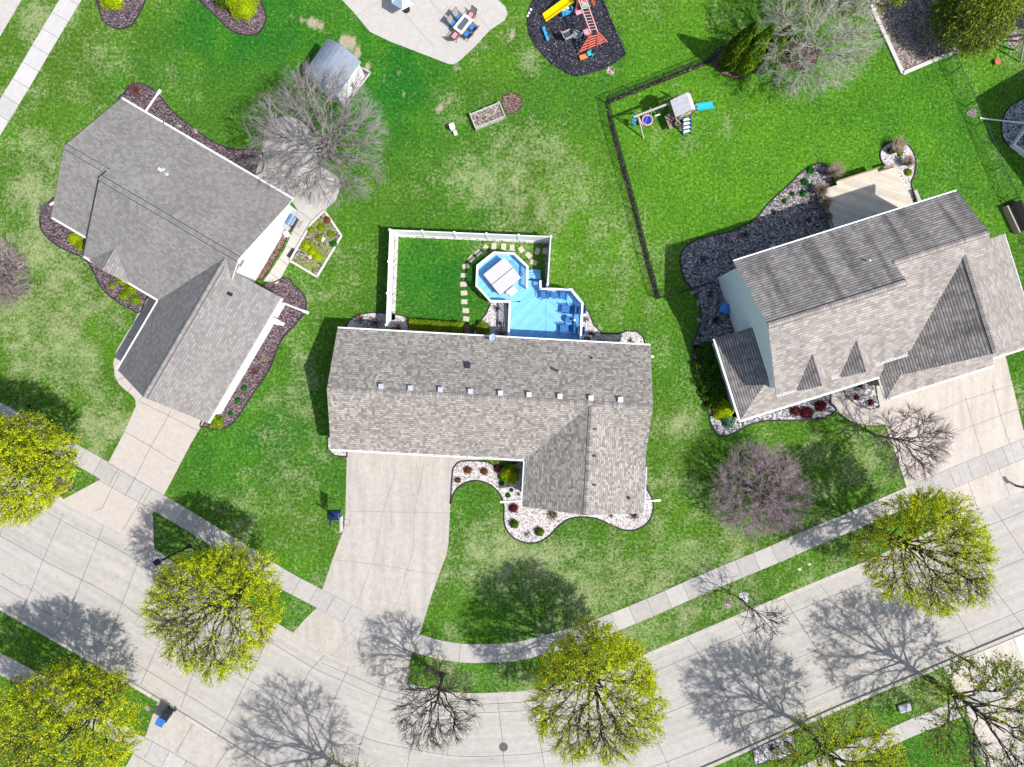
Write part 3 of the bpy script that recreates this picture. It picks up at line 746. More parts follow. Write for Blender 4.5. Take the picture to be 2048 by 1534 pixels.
# mulch circles round street trees
for (px, py, r, lab, mt) in ((1489, 1196, 11, 'grey mulch circle at the foot of the thin bare street tree', M_GRAVEL_G), (1457, 1208, 9, 'pale wood chip spot left by a removed stump', M_SOIL), (295, 1416, 6, 'little pale stone spot in the strip by the lower left kerb', M_SOIL),
                             (1945, 226, 10, 'bare tan patch of soil at the foot of the white pole', M_SOIL), (2032, 78, 16, 'worn pale patch of earth under the top right swing', M_SOIL), (1220, 142, 8, 'pale stone patch at the corner of the rubber mulch', M_SOIL)):
    bed('bare_patch', lab, [(px + r * (1 + 0.25 * random.uniform(-1, 1)) * math.cos(a), py + r * (1 + .25 * random.uniform(-1, 1)) * math.sin(a)) for a in [k * 0.7 for k in range(9)]], mt, True, 0.02, mt, z=0.012, cat='bare ground')

# ------------------------------------------------------------------ houses
def gable(parent, F, axis, a0, a1, b0, b1, ze, zr, mats, oh=0.4, walls=True, wall_mat=0, ends=(1, 1), gutter=(1, 1), bm=None, th=0.14, wall_to=0.0, wa=(0, 0), rb=None):
    """one gabled roof: ridge runs along a. MBs in mats: roof, wall, trim"""
    R, W, G = mats
    bm = (b0 + b1) / 2 if bm is None else bm
    L = (lambda a, b, z: F(a, b, z)) if axis == 'u' else (lambda a, b, z: F(b, a, z))
    s0 = math.hypot(bm - b0, zr - ze); s1 = math.hypot(b1 - bm, zr - ze)
    R.slab([L(a0, b0, ze), L(a1, b0, ze), L(a1, bm, zr), L(a0, bm, zr)], th, 0, 1, [(a0, 0), (a1, 0), (a1, s0), (a0, s0)])
    R.slab([L(a0, b1, ze), L(a1, b1, ze), L(a1, bm, zr), L(a0, bm, zr)], th, (rb if rb is not None else 0), 1, [(a0 + 3.1, 0), (a1 + 3.1, 0), (a1 + 3.1, s1), (a0 + 3.1, s1)])
    # gutters
    for g, b, sg in ((gutter[0], b0, -1), (gutter[1], b1, 1)):
        if g:
            g0, g1 = (a0, a1) if g is True or g == 1 else g
            o = 0.13 * sg
            for zz0, zz1, oo0, oo1 in ((ze - 0.14, ze - 0.01, 0.10, 0.13), (ze - 0.14, ze - 0.12, 0.0, 0.10)):
                G.slab([L(g0, b + oo0 * sg, zz1), L(g1, b + oo0 * sg, zz1), L(g1, b + oo1 * sg, zz1), L(g0, b + oo1 * sg, zz1)], zz1 - zz0, 0)
            k = g0 + 0.5
            while k < g1:      # gutter straps
                G.slab([L(k, b - 0.01 * sg, ze - 0.01), L(k + .05, b - 0.01 * sg, ze - 0.01), L(k + .05, b + 0.10 * sg, ze - 0.01), L(k, b + 0.10 * sg, ze - 0.01)], 0.02, 0)
                k += 1.2
    if walls:
        A0 = a0 + oh * ends[0] + wa[0]; A1 = a1 - oh * ends[1] + wa[1]
        B0 = b0 + oh; B1 = b1 - oh
        zb0 = ze + (zr - ze) * oh / (bm - b0) - th - 0.03; zb1 = ze + (zr - ze) * oh / (b1 - bm) - th - 0.03
        prof = [(B0, wall_to), (B1, wall_to), (B1, zb1), (bm, zr - th - 0.03), (B0, zb0)]
        p0 = [L(A0, b, z) for b, z in prof]; p1 = [L(A1, b, z) for b, z in prof]
        W.face(p0, wall_mat); W.face(p1[::-1], wall_mat)
        for i in range(5):
            j = (i + 1) % 5
            W.face([p0[i], p1[i], p1[j], p0[j]], wall_mat)
def ridge_cap(mb, F, axis, a0, a1, b, z, slope, w=0.18):
    L = (lambda a, b, z: F(a, b, z)) if axis == 'u' else (lambda a, b, z: F(b, a, z))
    for sg in (-1, 1):
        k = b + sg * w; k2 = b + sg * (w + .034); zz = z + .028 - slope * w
        mb.face([L(a0, k, zz), L(a1, k, zz), L(a1, k2, zz - slope * .045), L(a0, k2, zz - slope * .045)], 1)  # thin strip along the cap; a dark slot 1 paints its shadow line
        mb.slab([L(a0, b, z + 0.055), L(a1, b, z + 0.055), L(a1, b + sg * w, z + 0.05 - slope * w), L(a0, b + sg * w, z + 0.05 - slope * w)], 0.045, 0, None, [(0, a0), (0, a1), (w, a1), (w, a0)])
def opening(parent, F, axis, a0, a1, b, sg, z0, z1, name='window'):
    """framed window or door on a wall face; axis = direction the wall runs"""
    L = (lambda a, b, z: F(a, b, z)) if axis == 'u' else (lambda a, b, z: F(b, a, z))
    f = MB(); f.slab([L(a0 - .08, b, z1 + .08), L(a1 + .08, b, z1 + .08), L(a1 + .08, b + .05 * sg, z1 + .08), L(a0 - .08, b + .05 * sg, z1 + .08)], z1 - z0 + .16)
    o = f.build(name, M_TRIM, parent)
    p = MB()
    if name == 'window':
        m_ = (a0 + a1) / 2
        for q0, q1 in ((a0, m_ - .03), (m_ + .03, a1)):
            p.slab([L(q0, b + .03 * sg, z1), L(q1, b + .03 * sg, z1), L(q1, b + .065 * sg, z1), L(q0, b + .065 * sg, z1)], z1 - z0)
        p.build('pane', M_GLASS, o)
    else:
        n = 4 if name == 'garage_door' else 1
        for k in range(n):
            h = (z1 - z0) / n
            p.slab([L(a0, b + .03 * sg, z1 - k * h - .02), L(a1, b + .03 * sg, z1 - k * h - .02), L(a1, b + .075 * sg, z1 - k * h - .02), L(a0, b + .075 * sg, z1 - k * h - .02)], h - .04)
        p.build('panel', M_DOOR, o)

# ---- middle house
FM = frame(0.9985, 0.055)
hm = thing('brick_house', 'middle ranch house with mottled taupe roof and nine box vents along its ridge', 'house', FM(-1.5, 1.5, 0))
# the thing's empty stands at the base; parts are written in world coordinates, so undo the offset
def house_root(name, label, loc):
    return thing(name, label, 'house', (0, 0, 0))
COL.objects.unlink(hm); bpy.data.objects.remove(hm)
hm = house_root('ranch_house', 'middle ranch house with mottled taupe roof and nine box vents along its ridge', None)
R, W, G, Cc = MB(), MB(), MB(), MB()
gable(hm, FM, 'u', -13.06, 10.05, -3.34, 5.55, 2.7, 4.7, (R, W, G), gutter=(1, (-13.06, 1.2)))
gable(hm, FM, 'v', 1.1, 9.02, 1.28, 10.15, 2.7, 4.71, (R, W, G), ends=(0, 1), gutter=((5.65, 9.02), (5.6, 9.02)))
ridge_cap(Cc, FM, 'u', -13.06, 10.05, 1.105, 4.7, 0.45)
ridge_cap(Cc, FM, 'v', 1.3, 9.02, 5.715, 4.71, 0.45)
R.build('roof', [M_SH_MAIN, M_TRIM], hm); W.build('wall', [M_BRICK], hm); G.build('gutter', M_TRIM, hm)
Cc.build('ridge_cap', [M_SH_MAIN, M_SH_MAIN], hm)
opening(hm, FM, 'u', -11.2, -6.4, 5.15, 1, 0.0, 2.15, 'garage_door')
opening(hm, FM, 'u', -3.5, -1.6, 5.15, 1, 0.9, 2.1); opening(hm, FM, 'u', -0.7, 0.3, 5.15, 1, 0.05, 2.1, 'door')
opening(hm, FM, 'u', 4.4, 7.0, 8.62, 1, 0.7, 2.1); opening(hm, FM, 'v', 6.4, 7.8, 1.68, -1, 0.9, 2.0)
opening(hm, FM, 'u', -9.0, -7.2, -2.94, -1, 0.9, 2.0); opening(hm, FM, 'u', 1.0, 3.4, -2.94, -1, 0.55, 2.4, 'door'); opening(hm, FM, 'v', -0.8, 0.8, -12.66, -1, 0.9, 2.0)
# plain roof fittings, each one a part of its house
def on_slope(ze, zr, b0, bm, b): return ze + (zr - ze) * (b - b0) / (bm - b0)
def to_uv(F_, px, py, z):
    x, y, _ = P(px, py, z)
    a = F_(1, 0)[:2]; b = F_(0, 1)[:2]
    return x * a[0] + y * a[1], x * b[0] + y * b[1]
for i, (px, py) in enumerate([(762, 774), (821, 777), (881, 780), (941, 784), (1001, 787), (1058, 791), (1120, 793), (1182, 798), (1241, 801)]):
    u, v = to_uv(FM, px, py, 4.7)
    v = 0.72
    z = on_slope(2.7, 4.7, -3.34, 1.105, v)
    b = MB(); b.box((*FM(u, v)[:2], z + 0.10), (0.30, 0.30, 0.16), -0.055)
    b.box((*FM(u, v)[:2], z + 0.20), (0.36, 0.36, 0.05), -0.055)
    b.build('roof_vent', plain('galvanised', (0.55, 0.57, 0.60), 0.4, 0.06, 8, 0.4), hm)
def pipe(par, F_, px, py, z, h, r, mat, flash=True, name='vent_pipe'):
    x, y, _ = P(px, py, z)
    b = MB(); b.tube([(x, y, z - 0.1), (x, y, z + h)], r, 10)
    if flash: b.tube([(x, y, z - 0.05), (x, y, z + 0.06)], [r * 2.2, r * 1.3], 10)
    return b.build(name, mat, par)
def zM(px, py, z=4.0):
    u, v = to_uv(FM, px, py, z)
    return on_slope(2.7, 4.7, -3.34, 1.105, v) if v < 1.105 else on_slope(2.7, 4.7, 5.55, 1.105, v)
z = zM(936, 731); x, y, _ = P(936, 731, z); b = MB(); b.box((x, y, z + 0.13), (0.36, 0.42, 0.22), -0.05); b.build('roof_vent', M_DARK, hm)
pipe(hm, FM, 1183, 716, zM(1183, 716), 0.22, 0.05, M_DARK)
pipe(hm, FM, 1118, 744, zM(1118, 744), 0.75, 0.09, M_METAL); 
pipe(hm, FM, 1257, 996, 3.3, 0.25, 0.06, M_DARK)
for py in (858, 912, 970):
    x, y, _ = P(1189, py, 4.55); b = MB(); b.box((x, y, 4.66), (0.26, 0.10, 0.05), 0.0); b.build('flashing', M_DARK, hm)
x, y, _ = P(986, 678, 3.2)
b = MB()
for i in range(12):
    a0 = 2 * math.pi * i / 12; a1 = 2 * math.pi * (i + 1) / 12
    for r0, r1, h0, h1 in ((0, .2, 0, .03), (.2, .32, .03, .10)):
        q = [(r0, a0, h0), (r1, a0, h1), (r1, a1, h1), (r0, a1, h0)]
        b.face([(x + r * math.cos(a) * .8, y + r * math.sin(a) + h * .6, 3.25 + r * math.sin(a) * -.5 + h) for r, a, h in q])
b.tube([(x, y, 3.25), (x + .1, y + .3, 3.35)], .02, 6); b.tube([(x, y, 3.25), (x - .25, y - .1, 2.95)], .025, 6)
b.build('satellite_dish', plain('dish_grey', (0.42, 0.50, 0.60), 0.4, 0.05), hm, fix=False)

# ---- left house
FL = frame(0.862, 0.507)
hl = house_root('gabled_house', 'left house turned at an angle with plain grey shingles and white gable wall', None)
R, W, G, Cc = MB(), MB(), MB(), MB()
gable(hl, FL, 'u', -35.5, -31.9, -3.5, 6.6, 2.7, 5.16, (R, W, G), ends=(1, 0), gutter=(1, 1))
gable(hl, FL, 'u', -32.0, -20.8, -3.5, 7.89, 2.7, 5.5, (R, W, G), ends=(0, 1), gutter=(1, (-32.0, -25.6)), wall_mat=1)
gable(hl, FL, 'v', 3.17, 13.87, -25.55, -17.85, 2.7, 5.35, (R, W, G), ends=(1, 1), gutter=((7.9, 13.87), 1), wall_mat=1)
gable(hl, FL, 'v', 5.4, 7.97, -31.4, -28.1, 2.72, 3.55, (R, W, G), walls=False, gutter=(0, 0))
Cc.bar(FL(-32.04, 2.2, 5.50), FL(-32.04, 7.89, 2.69), .07, .05, 1); Cc.bar(FL(-32.04, 1.3, 5.06), FL(-32.04, 2.2, 5.50), .06, .05, 1)
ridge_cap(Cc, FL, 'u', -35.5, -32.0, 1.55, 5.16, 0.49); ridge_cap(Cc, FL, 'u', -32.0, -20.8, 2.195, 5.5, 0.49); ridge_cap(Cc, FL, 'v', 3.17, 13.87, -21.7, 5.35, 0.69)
R.slab([FL(-25.0, 3.17, 3.1), FL(-21.7, 3.17, 5.35), FL(-21.7, 2.4, 5.35), FL(-24.6, 2.4, 3.4)], .1, 0, 0)
R.slab([FL(-20.85, 3.17, 4.76), FL(-21.7, 3.17, 5.35), FL(-21.7, 2.45, 5.35), FL(-20.85, 2.45, 4.76)], .1, 0, 0)
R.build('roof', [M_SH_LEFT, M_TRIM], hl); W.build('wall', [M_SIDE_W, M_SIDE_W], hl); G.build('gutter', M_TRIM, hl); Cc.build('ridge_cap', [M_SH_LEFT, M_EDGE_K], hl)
opening(hl, FL, 'u', -24.6, -18.9, 13.47, 1, 0.0, 2.15, 'garage_door')
opening(hl, FL, 'u', -30.5, -29.0, 7.49, 1, 0.9, 2.0); opening(hl, FL, 'v', 9.0, 10.0, -25.15, -1, 0.05, 2.1, 'door')
opening(hl, FL, 'u', -31.0, -29.2, -3.1, -1, 0.9, 2.0); opening(hl, FL, 'u', -27, -25, -3.1, -1, 0.9, 2.0)
pipe(hl, FL, 325, 342, 4.25, 0.5, 0.10, M_TRIM); pipe(hl, FL, 330, 346, 4.3, 0.25, 0.12, M_METAL)
x, y, _ = P(460, 588, 4.6); b = MB(); b.box((x, y, 4.62), (0.30, 0.22, 0.24), -0.5); b.build('roof_vent', M_DARK, hl)
x, y, _ = P(505, 523, 3.0); b = MB(); b.box((*FL(-21.17, 2.4)[:2], 3.9), (0.06, 0.55, 0.35), -0.53); b.build('gable_vent', M_METAL, hl)

# ---- right house
FR = frame(0.9537, -0.3008)
hr = house_root('two_storey_house', 'large right house with two-storey roof, low front porch roof and steep garage wing', None)
R, W, G, Cc = MB(), MB(), MB(), MB()
gable(hr, FR, 'u', 17.29, 26.9, -3.44, 6.32, 5.5, 7.9, (R, W, G), ends=(1, 1), gutter=(1, (17.29, 26.9)), wall_mat=1, rb=2)
gable(hr, FR, 'u', 26.9, 33.6, -3.44, 3.4, 5.5, 7.19, (R, W, G), ends=(0, 1), gutter=(1, 0), wall_mat=1, wa=(-0.5, 0), rb=2)
R.slab([FR(26.9, 6.3, 4.07), FR(33.6, 6.3, 4.07), FR(33.6, 3.4, 5.5), FR(26.9, 3.4, 5.5)], .13, 2, 1, [(30, -3.2), (36.7, -3.2), (36.7, 0), (30, 0)])
gable(hr, FR, 'v', 0.4, 7.9, 25.98, 37.85, 2.7, 6.75, (R, W, G), ends=(1, 1), gutter=((5.5, 9.35), (0.4, 9.0)), wall_mat=0, rb=2)
for uu in (20.1, 23.25):
    gable(hr, FR, 'v', 4.0, 6.5, uu - 1.28, uu + 1.28, 5.52, 6.55, (R, W, G), walls=False, gutter=(0, 0), rb=2)
    W.face([FR(uu - 1.2, 6.3, 5.45), FR(uu + 1.2, 6.3, 5.45), FR(uu, 6.3, 6.35)], 0)
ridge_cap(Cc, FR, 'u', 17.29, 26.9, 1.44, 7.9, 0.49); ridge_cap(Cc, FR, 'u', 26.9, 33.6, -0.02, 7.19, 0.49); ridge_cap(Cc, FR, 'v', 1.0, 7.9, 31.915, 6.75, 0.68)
# skirt roof across the garage front, hipped at its left end
def rp(pts, uvs=None, m=0):
    R.slab([FR(*p) for p in pts], 0.13, m, 1, uvs)
def ruv(pts, axis, c):
    out = []
    for u, v, z in pts:
        if axis == 'u': out.append((u, abs(v - c) * 1.12))
        else: out.append((v, abs(u - c) * 1.12))
    return out
q = [(25.98, 9.37, 2.71), (34.2, 9.37, 2.71), (34.2, 7.85, 3.47), (27.1, 7.85, 3.47)]; rp(q, ruv(q, 'u', 9.37), 2)
q = [(25.98, 7.85, 2.71), (27.12, 7.85, 3.48), (25.98, 9.37, 2.71)]; rp(q, ruv(q, 'v', 25.98))
q = [(34.2, 8.85, 2.72), (37.85, 8.85, 2.72), (37.85, 7.85, 3.22), (34.2, 7.85, 3.22)]; rp(q, ruv(q, 'u', 8.85), 2)
G.slab([FR(25.98, 9.38, 2.7), FR(34.2, 9.38, 2.7), FR(34.2, 9.5, 2.7), FR(25.98, 9.5, 2.7)], 0.14)
G.slab([FR(34.2, 8.86, 2.7), FR(37.85, 8.86, 2.7), FR(37.85, 8.98, 2.7), FR(34.2, 8.98, 2.7)], 0.14)
# low porch roof and left bump-out
q = [(15.25, 1.33, 2.7), (15.25, 7.63, 2.7), (17.7, 5.18, 3.93), (17.7, 1.33, 3.93)]; rp(q, ruv(q, 'v', 15.25))
q = [(15.25, 7.63, 2.7), (26.3, 7.63, 2.7), (26.3, 5.9, 3.565), (17.7, 5.9, 3.565), (17.7, 5.18, 3.93)]; rp(q, ruv(q, 'u', 7.63), 2)
G.slab([FR(15.25, 7.64, 2.69), FR(25.95, 7.64, 2.69), FR(25.95, 7.78, 2.69), FR(15.25, 7.78, 2.69)], 0.14)
G.slab([FR(15.24, 1.33, 2.69), FR(15.24, 7.78, 2.69), FR(15.11, 7.78, 2.69), FR(15.11, 1.33, 2.69)], 0.14)
W.prism([FR(15.6, 1.7)[:2], FR(17.8, 1.7)[:2], FR(17.8, 7.2)[:2], FR(15.6, 7.2)[:2]], 0, 2.72, 1)
W.prism([FR(17.7, 5.8)[:2], FR(20.5, 5.8)[:2], FR(20.5, 7.2)[:2], FR(17.7, 7.2)[:2]], 0, 2.72, 1)
W.prism([FR(26.4, 7.3)[:2], FR(37.4, 7.3)[:2], FR(37.4, 8.5)[:2], FR(26.4, 8.5)[:2]], 0, 2.72, 0)
R.build('roof', [M_SH_RIGHT_SHADE, M_TRIM, M_SH_RIGHT], hr); W.build('wall', [M_BRICK, M_SIDE_B], hr); G.build('gutter', M_TRIM, hr); Cc.build('ridge_cap', [M_SH_RIGHT, M_EDGE_K], hr)
for u_ in (22.4, 24.0):
    b = MB(); x, y, _ = FR(u_, 7.3); b.box((x, y, 1.35), (0.18, 0.18, 2.5), 0.3); b.build('porch_post', M_TRIM, hr)
opening(hr, FR, 'u', 27.4, 32.6, 8.5, 1, 0.0, 2.15, 'garage_door');
opening(hr, FR, 'u', 20.0, 22.2, -3.04, -1, 0.05, 2.1, 'door'); opening(hr, FR, 'u', 24.0, 26.0, -3.04, -1, 3.3, 4.6); opening(hr, FR, 'u', 23.4, 24.4, 5.92, 1, 0.05, 2.1, 'door')
b = MB(); x, y, _ = P(1737, 522, 7.0); b.tube([(x, y, 6.6), (x, y, 7.25)], 0.06, 8); b.build('vent_pipe', M_TRIM, hr)

# neighbour's house beyond the right edge (it throws the big shadow on the lawn)
hn = house_root('neighbour_house', 'neighbouring house just beyond the right edge, shown by its shadow on the lawn', None)
FN = frame(0.86, -0.5)
R, W, G = MB(), MB(), MB()
ax = FN(1, 0)[:2]; bx = FN(0, 1)[:2]
pu = 39.6 * ax[0] + 20.1 * ax[1]; pv = 39.6 * bx[0] + 20.1 * bx[1]
gable(hn, FN, 'u', pu, pu + 14, pv, pv + 9.0, 5.5, 7.4, (R, W, G))
R.build('roof', [M_SH_RIGHT, M_TRIM], hn); W.build('wall', [M_SIDE_W], hn); G.build('gutter', M_TRIM, hn)

# ------------------------------------------------------------------ numpy meshes for trees, shrubs, grass
def np_mesh(name, V, Fq, mat_idx, mats, parent=None, smooth=False):
    me = bpy.data.meshes.new(name)
    nv, nf = len(V), len(Fq)
    k = Fq.shape[1]
    me.vertices.add(nv); me.vertices.foreach_set('co', V.astype(np.float32).ravel())
    me.loops.add(nf * k); me.loops.foreach_set('vertex_index', Fq.astype(np.int32).ravel())
    me.polygons.add(nf)
    me.polygons.foreach_set('loop_start', np.arange(0, nf * k, k, dtype=np.int32))
    me.polygons.foreach_set('loop_total', np.full(nf, k, dtype=np.int32))
    for m in mats: me.materials.append(m)
    me.polygons.foreach_set('material_index', mat_idx.astype(np.int32))
    if smooth: me.polygons.foreach_set('use_smooth', [True] * nf)
    me.update(calc_edges=True)
    o = bpy.data.objects.new(name, me); link(o, parent)
    return o

def nrm(a): return a / (np.linalg.norm(a, axis=-1, keepdims=True) + 1e-9)

def tubes_np(P_, Rd, sides):
    """P_ (M,N,3) Rd (M,N) -> V,F quads"""
    M, Np, _ = P_.shape
    T = np.gradient(P_, axis=1); T = nrm(T)
    ref = np.where(np.abs(T[..., 2:3]) > 0.9, np.array([1.0, 0, 0]), np.array([0, 0, 1.0]))
    A = nrm(np.cross(T, ref)); B = np.cross(T, A)
    ang = np.arange(sides) * 2 * np.pi / sides
    V = P_[:, :, None, :] + Rd[:, :, None, None] * (A[:, :, None, :] * np.cos(ang)[None, None, :, None] + B[:, :, None, :] * np.sin(ang)[None, None, :, None])
    idx = np.arange(M * Np * sides).reshape(M, Np, sides)
    a = idx[:, :-1, :]; b = np.roll(idx, -1, axis=2)[:, :-1, :]; c = np.roll(idx, -1, axis=2)[:, 1:, :]; d = idx[:, 1:, :]
    return V.reshape(-1, 3), np.stack([a, b, c, d], -1).reshape(-1, 4)

class Acc:
    def __init__(s): s.V = []; s.F = []; s.M = []; s.n = 0
    def add(s, V, F, m):
        s.V.append(V); s.F.append(F + s.n); s.M.append(np.full(len(F), m)); s.n += len(V)
    def build(s, name, mats, parent=None, smooth=False):
        return np_mesh(name, np.concatenate(s.V), np.concatenate(s.F), np.concatenate(s.M), mats, parent, smooth)

def interp_path(P_, t):
    """P_ (M,N,3), t (M,K) in 0..1 -> points (M,K,3) and tangents"""
    M, Np, _ = P_.shape
    x = t * (Np - 1); i = np.clip(np.floor(x).astype(int), 0, Np - 2); f = (x - i)[..., None]
    r = np.arange(M)[:, None]
    a = P_[r, i]; b = P_[r, i + 1]
    return a * (1 - f) + b * f, nrm(b - a)

def clamp_env(p, c, R, Rz, lo, rg, soft=(0.9, 1.06)):
    q = (p - c) / np.array([R, R, Rz])
    # lumpy crown outline
    ang = np.arctan2(q[..., 1], q[..., 0])
    lim = 1 + 0.07 * np.sin(ang * 3 + c[0]) + 0.05 * np.sin(ang * 7 + c[1] + 1.3 * q[..., 2]) 
    l = np.linalg.norm(q, axis=-1)
    m = rg.uniform(soft[0], soft[1], l.shape) * lim
    s = np.where(l > m, m / (l + 1e-9), 1.0)
    out = c + q * s[..., None] * np.array([R, R, Rz])
    out[..., 2] = np.maximum(out[..., 2], lo)
    return out

def grow(parent, K, t0, t1, length, spread, up, rg, c, R, Rz, lo, npts, outward=0.3, wob=0.12):
    M = len(parent)
    t = np.sort(rg.uniform(t0, t1, (M, K)), axis=1)
    p, tg = interp_path(parent, t)
    rnd = nrm(rg.normal(size=(M, K, 3)))
    out = nrm(p - c)
    d = nrm(tg * (1 - spread) + rnd * spread + out * outward + np.array([0, 0, up]))
    L = length * (1 - 0.45 * t)[..., None] * rg.uniform(0.65, 1.25, (M, K, 1))
    e = clamp_env(p + d * L, c, R, Rz, lo, rg)
    p = p.reshape(-1, 3); e = e.reshape(-1, 3); tgf = tg.reshape(-1, 3)
    s = np.linspace(0, 1, npts)[None, :, None]
    Lr = np.linalg.norm(e - p, axis=1)[:, None, None]
    mid = p + tgf * Lr[:, 0] * 0.35 + (e - p) * 0.3
    path = (1 - s) ** 2 * p[:, None] + 2 * s * (1 - s) * mid[:, None] + s ** 2 * e[:, None]
    w = rg.normal(size=path.shape) * wob * Lr * 0.35; w[:, 0] = 0
    return path + w

def tree(name, label, cat, base, hc, R, Rz, bark, leaf=None, seed=1, trunk_r=0.17, h0=2.0, limbs=11, k1=8, k2=7, k3=5, leaves=0, lsize=0.13,
         group=None, shift=(0, 0), twig=None, lo=0.9, spread=0.45, r_scale=1.0, leaf_bias=None, limb_up=0.15, elev=(-0.25, 0.95), twig_r=0.011, trunks=1, leafw=0.6, inner=0.35, wob=.12, zmin=-.55, limb_r=.45):
    rg = np.random.default_rng(seed)
    root = thing(name, label, cat, (base[0], base[1], 0), 0, group)
    c = np.array([shift[0], shift[1], hc], float)
    main = Acc(); fine = Acc()
    top = np.array([shift[0] * .7, shift[1] * .7, hc + Rz * 0.35])
    tr = []
    for k in range(trunks):
        off = rg.normal(size=3) * 0.25 * (trunks > 1); off[2] = 0
        s = np.linspace(0, 1, 8)[:, None]
        pth = off * s[:] + np.array([0, 0, -0.1]) + s * (top + off * 3 - np.array([0, 0, 0])) + np.concatenate([np.zeros((1, 3)), rg.normal(size=(7, 3)) * 0.05 * (R / 4)])
        tr.append(pth)
    tr = np.array(tr)
    rad = trunk_r * (1 - np.linspace(0, 1, 8) * 0.8); rad[0] *= 1.35
    V, F = tubes_np(tr, np.repeat(rad[None], trunks, 0), 9); main.add(V, F, 0)
    # limbs, branches and twigs each reach for points spread evenly through the crown
    ph = rg.uniform(0, 6.28, 4)
    def tips(n, lo_r, hi_r, pw=1 / 3.0):
        d = nrm(rg.normal(size=(n * 3, 3))); d = d[d[:, 2] > zmin][:n]
        az = np.arctan2(d[:, 1], d[:, 0])
        lim = 1 + .06 * np.sin(az * 3 + ph[0]) + .045 * np.sin(az * 7 + ph[1] + d[:, 2] * 2) + .03 * np.sin(az * 13 + ph[2] - d[:, 2] * 3)
        r = (lo_r ** (1 / pw) + rg.random(len(d)) * (hi_r ** (1 / pw) - lo_r ** (1 / pw))) ** pw
        p = c + d * (r * lim)[:, None] * np.array([R, R, Rz]); p[:, 2] = np.maximum(p[:, 2], lo)
        return p
    def reach(tp, par, npts, back, bend=.4, w=.03):
        M, Np, _ = par.shape; Q = 7
        tq = np.linspace(0.05, 1, Q)[None].repeat(M, 0)
        S, Tg = interp_path(par, tq); S2 = S.reshape(-1, 3)
        best = np.empty(len(tp), int); bd = np.empty(len(tp))
        for i0 in range(0, len(tp), 1500):
            D = ((tp[i0:i0 + 1500, None] - S2[None]) ** 2).sum(-1)
            best[i0:i0 + 1500] = D.argmin(1); bd[i0:i0 + 1500] = np.sqrt(D.min(1))
        m = best // Q; t = tq[0][best % Q]
        ln = np.linalg.norm(par[m, -1] - par[m, 0], axis=1) + 1e-6
        t = np.clip(t - back * (bd + .15) / ln, .04, .97)[:, None]
        st, tg = interp_path(par[m], t); st = st[:, 0]; tg = tg[:, 0]
        L = np.linalg.norm(tp - st, axis=1)[:, None]
        mid = st + tg * L * bend
        s = np.linspace(0, 1, npts)[None, :, None]
        pth = (1 - s) ** 2 * st[:, None] + 2 * s * (1 - s) * mid[:, None] + s ** 2 * tp[:, None]
        ww = rg.normal(size=pth.shape) * w * L[:, :, None]; ww[:, 0] = 0
        return pth + ww
    n = limbs
    i = np.arange(n); az = i * 2.399963 + rg.uniform(0, 6.28); zz = np.linspace(max(zmin, -.35) + .1, .92, n) + rg.normal(size=n) * .04; zz = np.clip(zz, -.9, .97)
    dd = np.stack([np.cos(az) * np.sqrt(1 - zz ** 2), np.sin(az) * np.sqrt(1 - zz ** 2), zz], -1)
    tgt = c + dd * np.array([R, R, Rz]) * rg.uniform(.62, .86, (n, 1)); tgt[:, 2] = np.maximum(tgt[:, 2], lo)
    topz = tr[0, -1, 2]
    tt = np.clip((h0 + (topz - h0) * (i / n) ** 1.2 * .75) / topz, .08, .93)[:, None]
    st, _ = interp_path(tr[rg.integers(0, trunks, n)], tt); st = st[:, 0]
    s = np.linspace(0, 1, 8)[None, :, None]
    mid = st + (tgt - st) * 0.42; mid[:, 2] += np.linalg.norm(tgt - st, axis=1) * limb_up
    limb = (1 - s) ** 2 * st[:, None] + 2 * s * (1 - s) * mid[:, None] + s ** 2 * tgt[:, None]
    w = rg.normal(size=limb.shape) * R * wob * .3; w[:, 0] = 0; limb = limb + w
    lr = trunk_r * limb_r * rg.uniform(.75, 1.15, (n, 1)) * (1 - np.linspace(0, 1, 8) * 0.84)[None] * r_scale
    V, F = tubes_np(limb, lr, 6); main.add(V, F, 0)
    n1, n2, n3 = k1, k2, k3
    l1 = reach(tips(n1, .45, .92), limb, 6, .9, .45, wob * .5)
    V, F = tubes_np(l1, np.repeat((0.037 * r_scale * (R / 4.5) ** .5 * (1 - np.linspace(0, 1, 6) * .72))[None], len(l1), 0), 4); main.add(V, F, 0)
    l2 = reach(tips(n2, .35, .98), l1, 5, .8, .4, wob * .6)
    V, F = tubes_np(l2, np.repeat((max(twig_r * 1.45, 0.013) * r_scale * (1 - np.linspace(0, 1, 5) * .6))[None], len(l2), 0), 3); fine.add(V, F, 0)
    l3 = reach(tips(n3, .3, 1.05), l2, 4, .7, .4, wob * .7)
    V, F = tubes_np(l3, np.repeat((twig_r * r_scale * np.array([1, .85, .7, .45]))[None], len(l3), 0), 3); fine.add(V, F, 0)
    if leaves:
        src = l3
        ii = rg.integers(0, len(src), leaves); t = rg.uniform(0.2, 1.0, (leaves, 1))
        p, _ = interp_path(src[ii], t); p = p[:, 0]
        q = (p - c) / np.array([R, R, Rz]); rr = np.linalg.norm(q, axis=1)
        rh = np.hypot(q[:, 0], q[:, 1])
        prob = np.clip(inner + np.clip(rh - 0.5, 0, 1) * 1.5 + (np.clip(q[:, 1] * .75 + q[:, 0] * .35, -.1, .8) if leaf_bias is None else 0), 0.10, 1.0)
        # whole sprays stay bare, others are dense
        cl = VN(seed + 50, R * 0.16); cv = cl(p[:, 0] * 1.0 + p[:, 2] * .7, p[:, 1] + p[:, 2] * .4)
        prob *= np.clip((cv - 0.15) * 2.2, 0.3, 1)
        keep = rg.random(leaves) < prob
        p = p[keep]; m = len(p)
